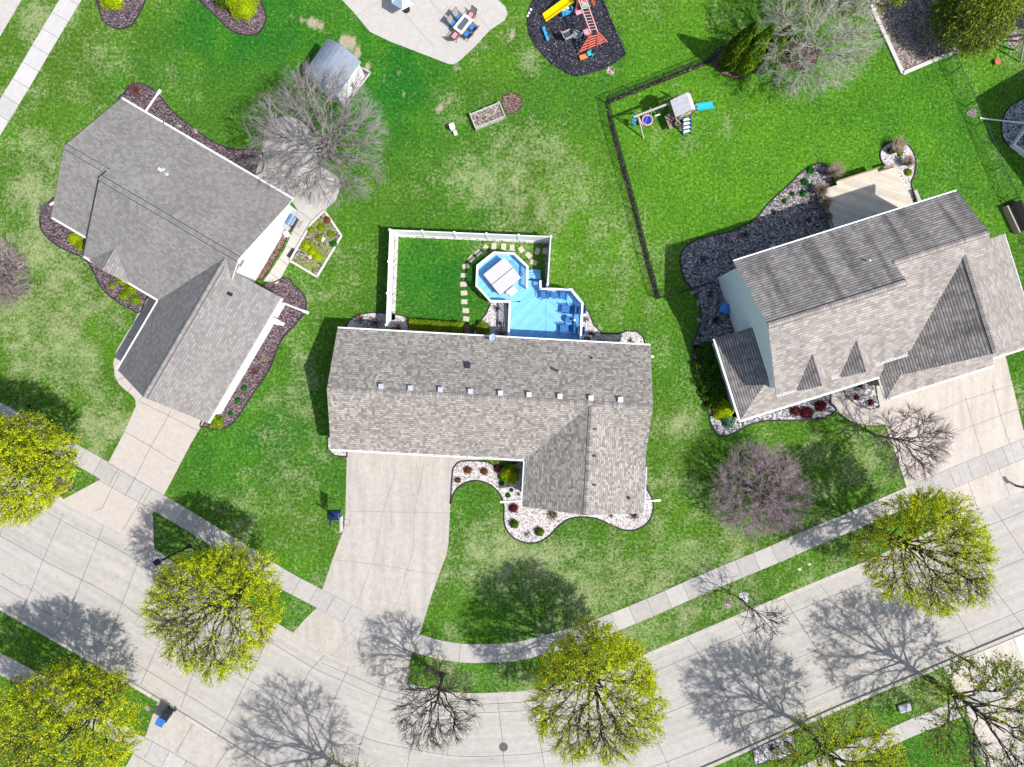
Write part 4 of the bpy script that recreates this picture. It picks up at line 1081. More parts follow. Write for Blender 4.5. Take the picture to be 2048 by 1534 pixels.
        p = p + rg.normal(size=(m, 3)) * 0.05
        a = nrm(rg.normal(size=(m, 3)) + np.array([0, 0, 0.0])); b = nrm(np.cross(a, rg.normal(size=(m, 3)) + np.array([0, 0, 1.2])))
        sz = lsize * rg.uniform(0.55, 1.35, (m, 1))
        V = np.stack([p - a * sz * .5, p + b * sz * .5 * leafw, p + a * sz * .5, p - b * sz * .5 * leafw], 1).reshape(-1, 3)
        F = np.arange(m * 4).reshape(m, 4)
        lf = Acc(); lf.add(V, F, 0)
        crown = lf.build('crown', [leaf], root)
        fine.build('twigs', [twig or bark], crown)
    else:
        fine.build('crown', [twig or bark], root)
    main.build('trunk', [bark], root)
    return root

BARK = plain('bark_dark', (0.06, 0.052, 0.052), 0.9, 0.3, 8)
BARK_G = plain('bark_grey', (0.24, 0.215, 0.205), 0.9, 0.25, 8)
BARK_GT = plain('twig_grey', (0.30, 0.27, 0.255), 0.9, 0.25, 8)
BARK_L = plain('bark_pale', (0.34, 0.33, 0.28), 0.9, 0.25, 8)
BARK_LT = plain('twig_pale', (0.46, 0.45, 0.37), 0.9, 0.25, 8)
BARK_P = plain('bark_purple', (0.15, 0.11, 0.115), 0.9, 0.3, 8)
BARK_PT = plain('twig_purple', (0.38, 0.29, 0.31), 0.9, 0.35, 5)
LEAF_Y = leafmat('leaf_spring', [(0.0, (0.42, 0.54, 0.012)), (0.5, (0.70, 0.80, 0.018)), (1.0, (0.92, 0.92, 0.04))], 0.5)
LEAF_G = leafmat('leaf_spring_green', [(0.0, (0.16, 0.26, 0.02)), (0.5, (0.32, 0.42, 0.03)), (1.0, (0.52, 0.58, 0.06))], 0.45)
LEAF_BUD = leafmat('leaf_bud', [(0.0, (0.12, 0.12, 0.03)), (1.0, (0.36, 0.36, 0.08))], 0.4)

def W2(px, py, z=0.0): return P(px, py, z)[:2]
def W2(px, py, z=0.0): return P(px, py, z)[:2]
SG = 'leafy street trees along the road'
LEAFY = dict(trunk_r=0.2, h0=1.9, limbs=26, k1=240, k2=1500, k3=7000, lsize=0.115, group=SG, limb_up=.05, inner=.12, wob=.05, zmin=-.5, twig_r=.009)
def leafy(lab, base, hc, R, Rz, seed, n, **k):
    d = dict(LEAFY); d.update(k)
    return tree('street_tree', lab, 'tree', base, hc, R, Rz, BARK, d.pop('leaf', LEAF_Y), seed, leaves=n, **d)
leafy('round yellow-green street tree between the left and middle driveways', (-20.25, -15.4), 6.2, 4.5, 4.2, 3, 95000)
leafy('round yellow-green street tree over the kerb at the bend of the road, bottom centre', (5.7, -21.1), 6.6, 4.6, 4.3, 4, 95000)
leafy('round yellow-green street tree in front of the right driveway', (28.1, -11.5), 6.5, 4.25, 4.2, 5, 85000)
leafy('dense yellow-green street tree cut by the left edge above the mailbox', (-34.0, -5.6), 6.3, 3.8, 3.8, 6, 76000, inner=.6)
leafy('broad yellow-green street tree spreading over the bottom left pavement', (-30.6, -23.9), 6.4, 4.9, 4.2, 7, 85000, inner=.5)
leafy('sparse spring-green street tree with dark open limbs in the bottom right corner', (32.6, -23.0), 6.4, 4.8, 4.3, 8, 24000, leaf=LEAF_G, limbs=18, k1=130, k2=700, k3=3000, lsize=.15)
leafy('yellow-green street tree cut by the bottom edge near the gravel island', (22.6, -26.6), 6.4, 4.4, 4.2, 9, 34000, limbs=16, k1=150, k2=900, k3=4500, inner=.4)
leafy('street tree just beyond the bottom edge, shown by its long branching shadow on the road', (-12.4, -30.3), 6.8, 4.8, 4.2, 10, 7000, limbs=16, k1=140, k2=900, k3=4500)
tree('bare_tree', 'bare black-limbed tree on the verge at the bend, right of the middle driveway', 'tree', (-5.35, -22.6), 4.9, 3.2, 3.2, BARK, LEAF_BUD, 11, 0.16, 1.7, 13, 90, 420, 1700, 4200, 0.08, None, wob=.09, zmin=-.4)
tree('bare_tree', 'small thin bare street tree with a grey mulch circle', 'tree', (17.75, -16.75), 3.6, 1.95, 2.3, BARK, None, 12, 0.07, 1.2, 12, 50, 160, 420, 0, 0.1, None, shift=(0.35, -0.15), wob=.05, zmin=-.3, twig_r=.008)
tree('bare_tree', 'bare vase-shaped tree whose fine branches reach over the right driveway', 'tree', (28.3, -4.1), 4.3, 2.8, 3.0, BARK_P, None, 13, 0.12, 1.3, 22, 170, 900, 3800, 0, 0.1, None, wob=.05, zmin=-.3, twig_r=.008, r_scale=.8)
tree('bare_tree', 'big bare grey tree spreading over the left patio and the shed', 'tree', (-13.5, 17.3), 5.0, 5.0, 4.0, BARK_G, None, 14, 0.22, 1.6, 26, 240, 1500, 6500, 0, 0.1, None, twig=BARK_GT, twig_r=.008, wob=.05, limb_up=.03, zmin=-.5)
tree('bare_tree', 'wide pale budding tree above the red mulch ring at the top right', 'tree', (21.8, 25.0), 4.0, 4.5, 3.2, BARK_L, LEAF_BUD, 15, 0.10, 0.6, 20, 200, 1200, 5000, 9000, 0.07, None, twig=BARK_LT, lo=.4, trunks=3, twig_r=.009, wob=.08, zmin=-.7)
tree('ornamental_tree', 'low round purple twiggy ornamental tree on the lawn by the right pavement', 'tree', (18.4, -8.0), 2.4, 3.8, 2.3, BARK_P, leafmat('leaf_purple', [(0, (0.16, 0.09, 0.11)), (1, (0.36, 0.23, 0.27))], 0.3), 16, 0.11, 0.5, 16, 200, 1200, 5500, 4500, 0.055, None, twig=BARK_PT, lo=.3, trunks=3, twig_r=.009, wob=.16, zmin=-.85)
tree('ornamental_tree', 'pinkish twiggy tree cut by the left edge on the dry lawn', 'tree', (-38.6, 8.0), 2.3, 2.7, 2.0, BARK_P, leafmat('leaf_pink', [(0, (0.22, 0.15, 0.16)), (1, (0.46, 0.34, 0.35))], 0.3), 17, 0.1, 0.5, 14, 130, 700, 3000, 3000, 0.06, None, twig=BARK_PT, lo=.3, trunks=2, twig_r=.009, wob=.12, zmin=-.8)

# ------------------------------------------------------------------ shrubs
def leaf_cloud(p, nrm_dir, size, rg, w=0.7, tilt=0.8):
    m = len(p)
    n = nrm(nrm_dir + rg.normal(size=(m, 3)) * tilt)
    a = nrm(np.cross(n, rg.normal(size=(m, 3)))); b = np.cross(n, a)
    sz = size * rg.uniform(.55, 1.4, (m, 1))
    V = np.stack([p - a * sz * .5, p + b * sz * .5 * w, p + a * sz * .5, p - b * sz * .5 * w], 1).reshape(-1, 3)
    return V, np.arange(m * 4).reshape(m, 4)
def cross_blob(rg, r, h, n, lump=0.12):
    u = rg.normal(size=(n, 3)); u[:, 2] = np.abs(u[:, 2]); u = nrm(u)
    l = 1 + lump * np.sin(u[:, 0] * 5 + rg.uniform(0, 6)) * np.cos(u[:, 1] * 6 + rg.uniform(0, 6)) + lump * .6 * np.sin(np.arctan2(u[:, 1], u[:, 0]) * 5)
    p = u * np.array([r, r, h]) * l[:, None] * (rg.uniform(.72, 1.03, (n, 1)))
    return p, u
def shrub(name, label, cat, px, py, r, h, mat, n=1500, size=0.09, core=None, seed=1, lump=.12, tilt=.8, group=None, twigs=0, twig_mat=None, sx=1.0, rz=0.0, z0=0.0):
    rg = np.random.default_rng(seed * 13 + int(px))
    x, y, _ = P(px, py, z0)
    root = thing(name, label, cat, (x, y, z0), rz, group)
    if n:
        p, u = cross_blob(rg, r, h, n, lump)
        p[:, 0] *= sx
        a = Acc(); V, F = leaf_cloud(p, u, size, rg, .7, tilt); a.add(V, F, 0)
        # dark leafy heart
        k = max(60, n // 5); p2, u2 = cross_blob(rg, r * .72, h * .72, k, lump); p2[:, 0] *= sx
        V, F = leaf_cloud(p2, u2, size * 3.0, rg, .9, .3); a.add(V, F, 0)
        a.build('foliage', [mat], root)
    t = max(twigs, 6)
    ang = rg.uniform(0, 2 * np.pi, t); el = rg.uniform(0.35, 1.35, t)
    L = rg.uniform(.7, 1.05, t)
    e = np.stack([np.cos(ang) * np.cos(el) * r * L * sx, np.sin(ang) * np.cos(el) * r * L, np.sin(el) * h * L], -1)
    if not twigs: e *= 0.6
    s0 = e * np.array([.12, .12, 0])
    m_ = (s0 + e) / 2 + rg.normal(size=e.shape) * .05 * r
    pth = np.stack([s0, m_, e], 1)
    a = Acc(); V, F = tubes_np(pth, np.repeat(np.array([[.012, .009, .006]]) * (1.3 if twigs else 1), t, 0), 3); a.add(V, F, 0)
    if twigs:
        sub = grow(pth, 4, .3, 1, r * .4, .5, .1, rg, np.array([0, 0, h * .3]), r * 1.05, h, .02, 3, .3)
        V, F = tubes_np(sub, np.repeat(np.array([[.008, .006, .005]]), len(sub), 0), 3); a.add(V, F, 0)
    a.build('stems', [twig_mat or BARK], root)
    return root
L_LIME = leafmat('leaf_lime', [(0, (0.20, 0.32, 0.008)), (.5, (0.36, 0.50, 0.01)), (1, (0.54, 0.62, 0.02))], .2)
L_BOX = leafmat('leaf_boxwood', [(0, (0.03, 0.08, 0.008)), (.6, (0.09, 0.17, 0.012)), (1, (0.22, 0.27, 0.02))], .2)
L_GRN = leafmat('leaf_fresh_green', [(0, (0.012, 0.10, 0.012)), (1, (0.04, 0.27, 0.03))], .2)
L_DARK = leafmat('leaf_dark_green', [(0, (0.02, 0.07, 0.012)), (1, (0.10, 0.20, 0.02))], .15)
L_BLUE = leafmat('leaf_blue_spruce', [(0, (0.05, 0.13, 0.09)), (1, (0.22, 0.38, 0.28))], .15)
L_RED = leafmat('leaf_burgundy', [(0, (0.06, 0.012, 0.018)), (1, (0.24, 0.05, 0.06))], .2)
L_RUST = leafmat('leaf_rust', [(0, (0.10, 0.035, 0.02)), (1, (0.36, 0.15, 0.07))], .2)
L_TAN = leafmat('leaf_straw', [(0, (0.32, 0.24, 0.16)), (1, (0.68, 0.56, 0.42))], .25)
L_OLIVE = leafmat('leaf_olive', [(0, (0.08, 0.15, 0.01)), (.6, (0.22, 0.34, 0.015)), (1, (0.42, 0.52, 0.03))], .2)
T_RED = plain('twig_red', (0.20, 0.08, 0.07), .9, .3)
T_TAN = plain('twig_tan', (0.45, 0.36, 0.26), .9, .3)
SH = [
 # name, label, cat, px, py, r, h, mat, n, size
 ('clipped_shrub', 'leftmost round yellow-green shrub at the top edge', 228, -2, 1.0, 1.3, L_LIME, 4200, .08),
 ('clipped_shrub', 'large round yellow-green shrub at the right end of the top mulch bed', 487, 14, 1.2, 1.5, L_LIME, 5200, .08),
 ('clipped_shrub', 'darker green shrub left of the large yellow-green one at the top edge', 452, 0, .85, 1.2, L_BOX, 3200, .08),
 ('boxwood', 'large round bush half in shade at the inner corner of the middle house entrance', 1020, 948, .78, 1.3, L_LIME, 4600, .065),
 ('boxwood', 'clipped green ball in the white gravel, left of the pair by the front wing', 1029, 1047, .36, .6, L_BOX, 1300, .055),
 ('boxwood', 'clipped green ball in the white gravel, right of the pair by the front wing', 1079, 1063, .36, .6, L_BOX, 1300, .055),
 ('perennial_plant', 'small fresh green plant in the gravel above the left downspout', 1016, 990, .2, .2, L_GRN, 260, .07),
 ('perennial_plant', 'tiny green plant in the gravel between the bush and the house wing', 1023, 980, .14, .18, L_GRN, 160, .07),
 ('perennial_plant', 'small dark green plant at the foot of the big entrance bush, lower one', 1003, 966, .2, .25, L_DARK, 260, .07),
 ('perennial_plant', 'small dark green plant at the foot of the big entrance bush, upper one', 1000, 953, .18, .25, L_DARK, 260, .07),
 ('barberry', 'rust red barberry at the top of the front gravel bed near the driveway', 936, 940, .36, .45, L_RUST, 700, .05),
 ('barberry', 'orange brown barberry right of the rust red one in the front gravel bed', 969, 943, .33, .4, L_RUST, 600, .05),
 ('barberry', 'small brown barberry beside the driveway edge in the front gravel bed', 916, 960, .26, .32, L_RUST, 420, .05),
 ('barberry', 'dark maroon barberry in the shade beside the entrance slab', 995, 937, .34, .4, L_RED, 600, .05),
 ('barberry', 'round maroon barberry below the left downspout', 1027, 1016, .42, .5, L_RED, 900, .05),
 ('clipped_shrub', 'squat yellow-green evergreen by the back step of the middle house', 965, 657, .6, .7, L_OLIVE, 2400, .07),
 ('evergreen_shrub', 'bright yellow spreading evergreen at the left corner of the right house porch', 1444, 818, .9, .75, L_LIME, 3200, .1),
 ('evergreen_shrub', 'small blue-green spruce in the gravel at the right house corner', 1456, 842, .55, .6, L_BLUE, 1800, .08),
 ('evergreen_shrub', 'olive round shrub at the end of the mulch bed beside the left driveway', 434, 843, .58, .7, L_OLIVE, 1700, .09),
 ('barberry', 'burgundy low shrub nearest the curved walk in the right house gravel bed', 1640, 812, .55, .4, L_RED, 1000, .06),
 ('barberry', 'burgundy low shrub in the middle of the right house front gravel bed', 1612, 826, .6, .4, L_RED, 1100, .06),
 ('barberry', 'sparse burgundy shrub at the left of the right house front gravel bed', 1590, 822, .5, .35, L_RED, 500, .06),
 ('perennial_plant', 'small dark plant in the gravel fan by the right garage, left one', 1712, 795, .25, .3, L_RED, 260, .06),
 ('perennial_plant', 'small dark plant in the gravel fan by the right garage, right one', 1741, 805, .28, .3, L_RED, 260, .06),
 ('perennial_plant', 'bright green clump at the top of the large grey gravel bed', 1620, 341, .34, .2, L_GRN, 420, .08),
 ('perennial_plant', 'bright green clump in the gravel left of the straw grasses', 1608, 364, .32, .2, L_GRN, 380, .08),
 ('perennial_plant', 'bright green clump nearest the shadow edge in the grey gravel bed', 1605, 386, .3, .2, L_GRN, 360, .08),
 ('perennial_plant', 'faint green clump in the sunny part of the grey gravel bed', 1584, 388, .2, .15, L_GRN, 180, .07),
 ('perennial_plant', 'lowest green clump on the sunny tip of the grey gravel bed', 1568, 402, .2, .15, L_GRN, 180, .07),
 ('perennial_plant', 'green plant in the round gravel bed by the deck, upper left', 1779, 302, .25, .2, L_GRN, 260, .08),
 ('perennial_plant', 'green plant in the round gravel bed by the deck, upper right', 1800, 307, .25, .2, L_OLIVE, 260, .08),
 ('perennial_plant', 'yellow-green plant in the round gravel bed by the deck, lower right', 1815, 345, .32, .25, L_OLIVE, 360, .08),
 ('hosta', 'uppermost green hosta in the mulch beside the left garage wing', 489, 776, .24, .2, L_GRN, 240, .08),
 ('hosta', 'second green hosta from the top beside the left garage wing', 476, 800, .24, .2, L_GRN, 240, .08),
 ('hosta', 'lowest green hosta beside the left garage wing', 462, 827, .2, .18, L_GRN, 200, .08),
 ('evergreen_shrub', 'olive spreading juniper in the front bed of the left house, upper', 245, 560, .5, .4, L_OLIVE, 1100, .07),
 ('evergreen_shrub', 'olive spreading juniper under the eave in the front bed of the left house', 262, 578, .55, .4, L_OLIVE, 1100, .07),
 ('evergreen_shrub', 'small round yellow-green shrub at the lower end of the left front bed', 272, 600, .42, .4, L_OLIVE, 900, .06),
 ('evergreen_shrub', 'small yellow-green tuft alone in the left front mulch bed', 224, 572, .25, .25, L_OLIVE, 350, .06),
 ('evergreen_shrub', 'round yellow-green shrub left of the lowest one in the left front bed', 249, 592, .4, .4, L_OLIVE, 800, .06),
 ('evergreen_shrub', 'green shrub against the step in the front wall of the left house', 152, 478, .55, .5, L_LIME, 1300, .07),
 ('evergreen_shrub', 'green shrub tucked under the left house eave beside its twin', 163, 492, .45, .45, L_OLIVE, 1000, .07),
]
for k, (nm, lb, px, py, r, h, mt, n, sz) in enumerate(SH):
    ct = {'boxwood': 'shrub', 'clipped_shrub': 'shrub', 'evergreen_shrub': 'shrub', 'barberry': 'shrub', 'perennial_plant': 'plant', 'hosta': 'plant'}[nm]
    shrub(nm, lb, ct, px, py, r, h, mt, n, sz, seed=k)
# juniper bank beside the right house
for k, (px, py, r) in enumerate([(1412, 705, .9), (1404, 735, .9), (1425, 738, 1.0), (1415, 768, 1.0), (1436, 775, .9), (1425, 800, .85)]):
    words = ['uppermost', 'second, outer', 'second, inner', 'third, outer', 'third, inner', 'lowest']
    shrub('juniper', words[k] + ' dark green juniper of the bank along the left wall of the right house', 'shrub', px, py, r, .7, L_DARK if k != 5 else L_BOX, 2600, .1, seed=60 + k, group='juniper bank by the right house', lump=.2)
# bare shrubs
for k, (px, py, r, h, lb, tm) in enumerate([
    (722, 640, .6, .8, 'bare dark red shrub in the pale gravel left of the white fence', T_RED), (752, 645, .6, .8, 'bare dark red shrub beside the white fence foot', T_RED),
    (798, 655, .5, .7, 'bare red-brown shrub just right of the white fence foot', T_RED), (996, 617, .35, .5, 'dark tuft in the gravel beside the deck, upper one', BARK), (1001, 648, .35, .5, 'dark tuft in the gravel beside the deck, lower one', BARK),
    (1003, 668, .55, .5, 'grey bare shrub at the gravel corner against the house', BARK_G), (1172, 640, .35, .4, 'small brown tuft in the gravel right of the deck', T_RED), (1183, 668, .45, .5, 'dark spiky tuft near the air conditioner', BARK),
    (1262, 682, .35, .4, 'brown tuft at the far end of the back gravel bed', T_RED), (1055, 1067, .35, .4, 'grey-brown bare tuft between the two green balls', BARK_G), (1037, 988, .2, .3, 'tiny brown tuft against the front wing wall', T_RED),
    (1105, 1032, .55, .6, 'tan and rust grass tuft against the front wing', T_TAN), (1270, 1030, .6, .5, 'brown spidery shrub at the lower right corner of the front wing', BARK), (1222, 1032, .2, .2, 'small dark tuft below the front wing gable', BARK),
    (98, 425, .8, 1.1, 'bare grey shrub at the outer corner of the left house', BARK_G), (275, 185, .9, .9, 'bare reddish shrub behind the top corner of the left house', T_RED), (545, 575, .7, .9, 'bare dark shrub where the side walk meets the garage wing', BARK_G),
    (548, 628, .7, 1.2, 'bare dark shrub against the upper end of the garage wing', BARK), (497, 330, 1.0, .8, 'bare shrub in the mulch at the back eave by the patio', BARK_G), (505, 700, .5, .4, 'dry pinkish clump in the mulch beside the garage wing, upper', T_RED),
    (530, 715, .5, .4, 'dry pale clump in the mulch beside the garage wing, outer', T_TAN), (512, 742, .45, .4, 'dry pinkish clump in the mulch beside the garage wing, lower', T_RED), (1720, 775, .5, .5, 'dark bare shrub in the gravel fan under the porch eave', BARK),
    (1548, 425, .3, .3, 'dark little mound in the shaded gravel behind the right house, left', BARK), (1615, 440, .4, .4, 'dark little mound in the shaded gravel behind the right house, right', BARK), (1420, 590, .4, .4, 'dark bare tuft in the gravel outside the pale blue wall', BARK),
    (1430, 640, .45, .4, 'dark bare tuft near the blue bin', BARK), (1405, 520, .4, .4, 'dark bare tuft at the outer edge of the grey gravel', BARK), (1490, 470, .35, .4, 'dark bare tuft in the middle of the shaded gravel', BARK),
    (1400, 670, .3, .3, 'dark tuft low on the grey gravel bed outside the blue wall', BARK), (60, 812, .25, .3, 'little dark clump at the lawn edge by the left pavement', BARK), (2042, 35, .7, .9, 'grey leafless shrub in the dark top right corner', BARK_G),
    (1955, 1490, 1.1, 1.0, 'grey-green bare shrub at the bottom right below the pavement', BARK_LT), (1668, 1480, .3, .4, 'bare twigs by the gravel island', BARK)]):
    shrub('bare_shrub', lb, 'shrub', px, py, r, h, L_RED, 0, .05, seed=90 + k, twigs=46 if r > .4 else 26, twig_mat=tm)
# ornamental grasses by the deck
def grass_clump(px, py, r, h, label, lean=(0, 0), n=420):
    rg = np.random.default_rng(int(px * 3 + py)); x, y, _ = P(px, py)
    root = thing('ornamental_grass', label, 'plant', (x, y, 0), 0, 'straw coloured ornamental grasses')
    ang = rg.uniform(0, 2 * np.pi, n); rr = rg.uniform(.3, 1, n) * r
    e = np.stack([np.cos(ang) * rr + lean[0], np.sin(ang) * rr + lean[1], h * rg.uniform(.6, 1, n)], -1); s0 = np.stack([np.cos(ang) * .06, np.sin(ang) * .06, np.zeros(n)], -1)
    mid = s0 * .4 + e * np.array([.35, .35, .8])
    a = Acc(); V, F = tubes_np(np.stack([s0, mid, e], 1), np.repeat(np.array([[.012, .013, .004]]), n, 0), 3); a.add(V, F, 0)
    a.build('blades', [L_TAN], root)
    rot = Acc(); V, F = tubes_np(np.array([[[0, 0, -.02], [0, 0, .12]]]), np.array([[.09, .05]]), 8); rot.add(V, F, 0); rot.build('crown', [T_TAN], root)
for a in [(1650, 350, .75, 1.2, 'straw ornamental grass at the upper left corner of the wooden deck', (.5, .2)), (1632, 383, .65, 1.1, 'straw ornamental grass left of the deck, second from the top', (.1, -.1)),
          (1640, 405, .6, 1.1, 'straw ornamental grass left of the deck, half in shade', (.1, -.2)), (1778, 308, .7, 1.0, 'straw ornamental grass across the round gravel bed', (.4, .5)),
          (1806, 330, .55, .9, 'straw ornamental grass at the right side of the round gravel bed', (.1, .1)), (1646, 432, .4, .9, 'shaded straw grass lowest beside the deck wall', (.1, -.2)), (1106, 1026, .3, .5, 'small straw tuft against the gable of the front wing', (.1, -.1))]:
    grass_clump(*a)

# hedge behind the middle house
def hedge(label, p0, p1, w, h, n, mat):
    rg = np.random.default_rng(5)
    a = np.array(W2(*p0)); b = np.array(W2(*p1)); L = np.linalg.norm(b - a); ang = math.atan2(*(b - a)[::-1]); c = (a + b) / 2
    root = thing('hedge', label, 'hedge', (c[0], c[1], 0), ang)
    u = rg.uniform(-1, 1, (n, 3)); face = rg.integers(0, 4, n)
    p = np.stack([u[:, 0] * L / 2, u[:, 1] * w / 2, (u[:, 2] * .5 + .5) * h], -1); nn = np.zeros((n, 3))
    p[face <= 1, 2] = h; nn[face <= 1, 2] = 1
    p[face == 2, 1] = w / 2; nn[face == 2, 1] = 1; p[face == 3, 1] = -w / 2; nn[face == 3, 1] = -1
    p += rg.normal(size=p.shape) * .05; p[:, 2] += np.sin(p[:, 0] * 4) * .05
    A = Acc(); V, F = leaf_cloud(p, nn, .08, rg, .7, .8); A.add(V, F, 0); A.build('foliage', [mat], root)
    mb = MB(); mb.box((0, 0, h * .43), (L - .12, w - .16, h * .84)); mb.build('branches', L_DARK, root)
hedge('clipped boxwood hedge along the back wall between the gravel and the brick step', (820, 653), (926, 661), .95, .7, 9000, L_OLIVE)
# arborvitae
L_ARB = leafmat('leaf_arborvitae', [(0, (0.05, 0.13, 0.01)), (.5, (0.15, 0.29, 0.018)), (1, (0.36, 0.48, 0.03))], .15)
def arbor(label, px, py, r, h, seed, mat=L_ARB):
    rg = np.random.default_rng(seed); x, y, _ = P(px, py); root = thing('arborvitae', label, 'tree', (x, y, 0), 0, 'columnar evergreens at the fence corner')
    n = 15000; t = rg.uniform(0, 1, n) ** 1.15; ang = rg.uniform(0, 2 * np.pi, n)
    prof = np.where(t < .12, .75 + t * 2.1, (1 - ((t - .12) / .88) ** 1.7)) * r
    lum = 1 + .10 * np.sin(ang * 4 + t * 9) + .08 * np.sin(ang * 9 - t * 17)
    rr = prof * lum * rg.uniform(.8, 1.05, n)
    p = np.stack([np.cos(ang) * rr, np.sin(ang) * rr, .1 + t * h], -1); nn = np.stack([np.cos(ang), np.sin(ang), np.full(n, .35)], -1)
    A = Acc(); V, F = leaf_cloud(p, nn, .13, rg, .6, .6); A.add(V, F, 0)
    k = 1500; t = rg.uniform(0, .9, k); ang = rg.uniform(0, 6.28, k); rr = r * .7 * (1 - t ** 1.7)
    V, F = leaf_cloud(np.stack([np.cos(ang) * rr, np.sin(ang) * rr, .1 + t * h], -1), np.stack([np.cos(ang), np.sin(ang), ang * 0], -1), .5, rg, .9, .2); A.add(V, F, 0)
    A.build('crown', [mat], root)
    B = Acc(); V, F = tubes_np(np.array([[[0, 0, -.05], [0, 0, h * .5], [0, 0, h * .9]]]), np.array([[.12, .07, .02]]), 7); B.add(V, F, 0); B.build('trunk', [BARK], root)
arbor('leftmost arborvitae of the clump at the fence corner', 1456, 127, .85, 6.0, 1, L_BOX)
arbor('second arborvitae of the clump, brightly lit on its right side', 1484, 136, .8, 6.4, 2)
arbor('third arborvitae of the clump, nearest the pale tree', 1519, 133, .75, 6.0, 3)
arbor('rear arborvitae of the clump, half hidden under the pale tree', 1550, 112, .8, 3.6, 4, L_BOX)
# big weeping evergreen at the top right
def weeping(label, x, y, R, H, seed):
    rg = np.random.default_rng(seed); root = thing('weeping_tree', label, 'tree', (x, y, 0), 0)
    m = 1500; ang = rg.uniform(0, 2 * np.pi, m); el = rg.uniform(0, 1.45, m)
    s0 = np.stack([np.cos(ang) * np.cos(el) * R * .55, np.sin(ang) * np.cos(el) * R * .55, H * .55 + np.sin(el) * H * .42], -1)
    out = np.stack([np.cos(ang), np.sin(ang), ang * 0], -1); L = rg.uniform(.25, .6, (m, 1)) * R
    e = s0 + out * L; e[:, 2] -= rg.uniform(.3, 1, m) * H * .35; e[:, 2] = np.maximum(e[:, 2], .3)
    mid = s0 + out * L * .6 + np.array([0, 0, .15])
    s = np.linspace(0, 1, 6)[None, :, None]
    pth = (1 - s) ** 2 * s0[:, None] + 2 * s * (1 - s) * mid[:, None] + s ** 2 * e[:, None]
    n = 75000; i = rg.integers(0, m, n); p, tg = interp_path(pth[i], rg.uniform(.1, 1, (n, 1))); p = p[:, 0] + rg.normal(size=(n, 3)) * .16; tg = nrm(tg[:, 0] + rg.normal(size=(n, 3)) * .5)
    b = nrm(np.cross(tg, rg.normal(size=(n, 3)))); sz = rg.uniform(.10, .24, (n, 1))
    V = np.stack([p - tg * sz * .6, p + b * sz * .2, p + tg * sz * .6, p - b * sz * .2], 1).reshape(-1, 3)
    A = Acc(); A.add(V, np.arange(n * 4).reshape(n, 4), 0)
    cr = A.build('crown', [leafmat('leaf_willow', [(0, (0.05, 0.10, 0.01)), (.5, (0.16, 0.24, 0.02)), (1, (0.40, 0.46, 0.06))], .3)], root)
    T = Acc(); V, F = tubes_np(pth, np.repeat(np.array([[.02, .018, .015, .012, .01, .008]]), m, 0), 3); T.add(V, F, 0); T.build('twigs', [BARK_G], cr)
    B = Acc(); V, F = tubes_np(np.array([[[0, 0, -.1], [0.1, 0, H * .35], [0, .1, H * .85]]]), np.array([[.25, .18, .06]]), 8); B.add(V, F, 0)
    k = 12; az = np.arange(k) * 2.4; st = np.stack([az * 0, az * 0, H * (.3 + .04 * np.arange(k))], -1); en = np.stack([np.cos(az) * R * .6, np.sin(az) * R * .6, H * (.55 + .03 * np.arange(k))], -1)
    V, F = tubes_np(np.stack([st, (st + en) / 2 + [0, 0, .4], en], 1), np.repeat(np.array([[.1, .07, .04]]), k, 0), 5); B.add(V, F, 0)
    B.build('trunk', [BARK], root)
weeping('big dense olive green weeping evergreen beside the tan garden plot', 34.0, 27.3, 2.75, 5.6, 3)
tree('leafy_tree', 'green leafy tree cut by the top edge above the tan garden plot', 'tree', (27.2, 28.9), 3.4, 1.7, 2.2, BARK, LEAF_G, 31, .1, 1.2, 10, 60, 300, 1200, 9000, .12, None)

# ------------------------------------------------------------------ white vinyl fence
def vinyl_fence(label, line, h=1.75, post_every=2.42, skip_first=False, skip_last=False):
    root = thing('vinyl_fence', label, 'fence')
    pts = [W2(*p) for p in line]
    panel = MB(); n = 0
    for i in range(len(pts) - 1):
        a, b = pts[i], pts[i + 1]; L = math.dist(a, b); k = max(1, round(L / post_every)); ang = math.atan2(b[1] - a[1], b[0] - a[0])
        for j in range(k):
            x0, y0 = a[0] + (b[0] - a[0]) * j / k, a[1] + (b[1] - a[1]) * j / k
            x1, y1 = a[0] + (b[0] - a[0]) * (j + 1) / k, a[1] + (b[1] - a[1]) * (j + 1) / k
            q = MB()
            mx, my, l = (x0 + x1) / 2, (y0 + y1) / 2, math.dist((x0, y0), (x1, y1)) - .12
            q.box((mx, my, h / 2), (l, .03, h - .22), ang); q.box((mx, my, h - .07), (l, .07, .12), ang); q.box((mx, my, .12), (l, .07, .12), ang)
            m_ = int(l / .15)
            for t in range(m_):
                c = -l / 2 + (t + .5) * l / m_
                q.box((mx + c * math.cos(ang), my + c * math.sin(ang), h / 2), (l / m_ - .015, .04, h - .26), ang)
            q.build('panel', M_TRIM, root)
            if not (j == 0 and (i > 0 or skip_first)) or i > 0:
                p = MB(); p.box((x0, y0, h / 2 + .03), (.13, .13, h + .06), ang); p.box((x0, y0, h + .08), (.17, .17, .04), ang); p.build('post', M_TRIM, root)
    if not skip_last:
        x, y = pts[-1]; p = MB(); p.box((x, y, h / 2 + .03), (.13, .13, h + .06)); p.box((x, y, h + .08), (.17, .17, .04)); p.build('post', M_TRIM, root)
vinyl_fence('tall white vinyl privacy fence on three sides of the small yard behind the middle house', [(781, 654), (788, 470), (1099, 483), (1093, 575)])
# stone strips under it
ground_sheet('stone_strip', [(783, 640), (790, 466), (1101, 480), (1101, 487), (797, 474), (790, 640)], ZB, M_GRAVEL)
ground_sheet('stone_strip', [(1090, 485), (1101, 485), (1099, 580), (1080, 580), (1080, 566), (1090, 566)], ZB + .004, M_SOIL)

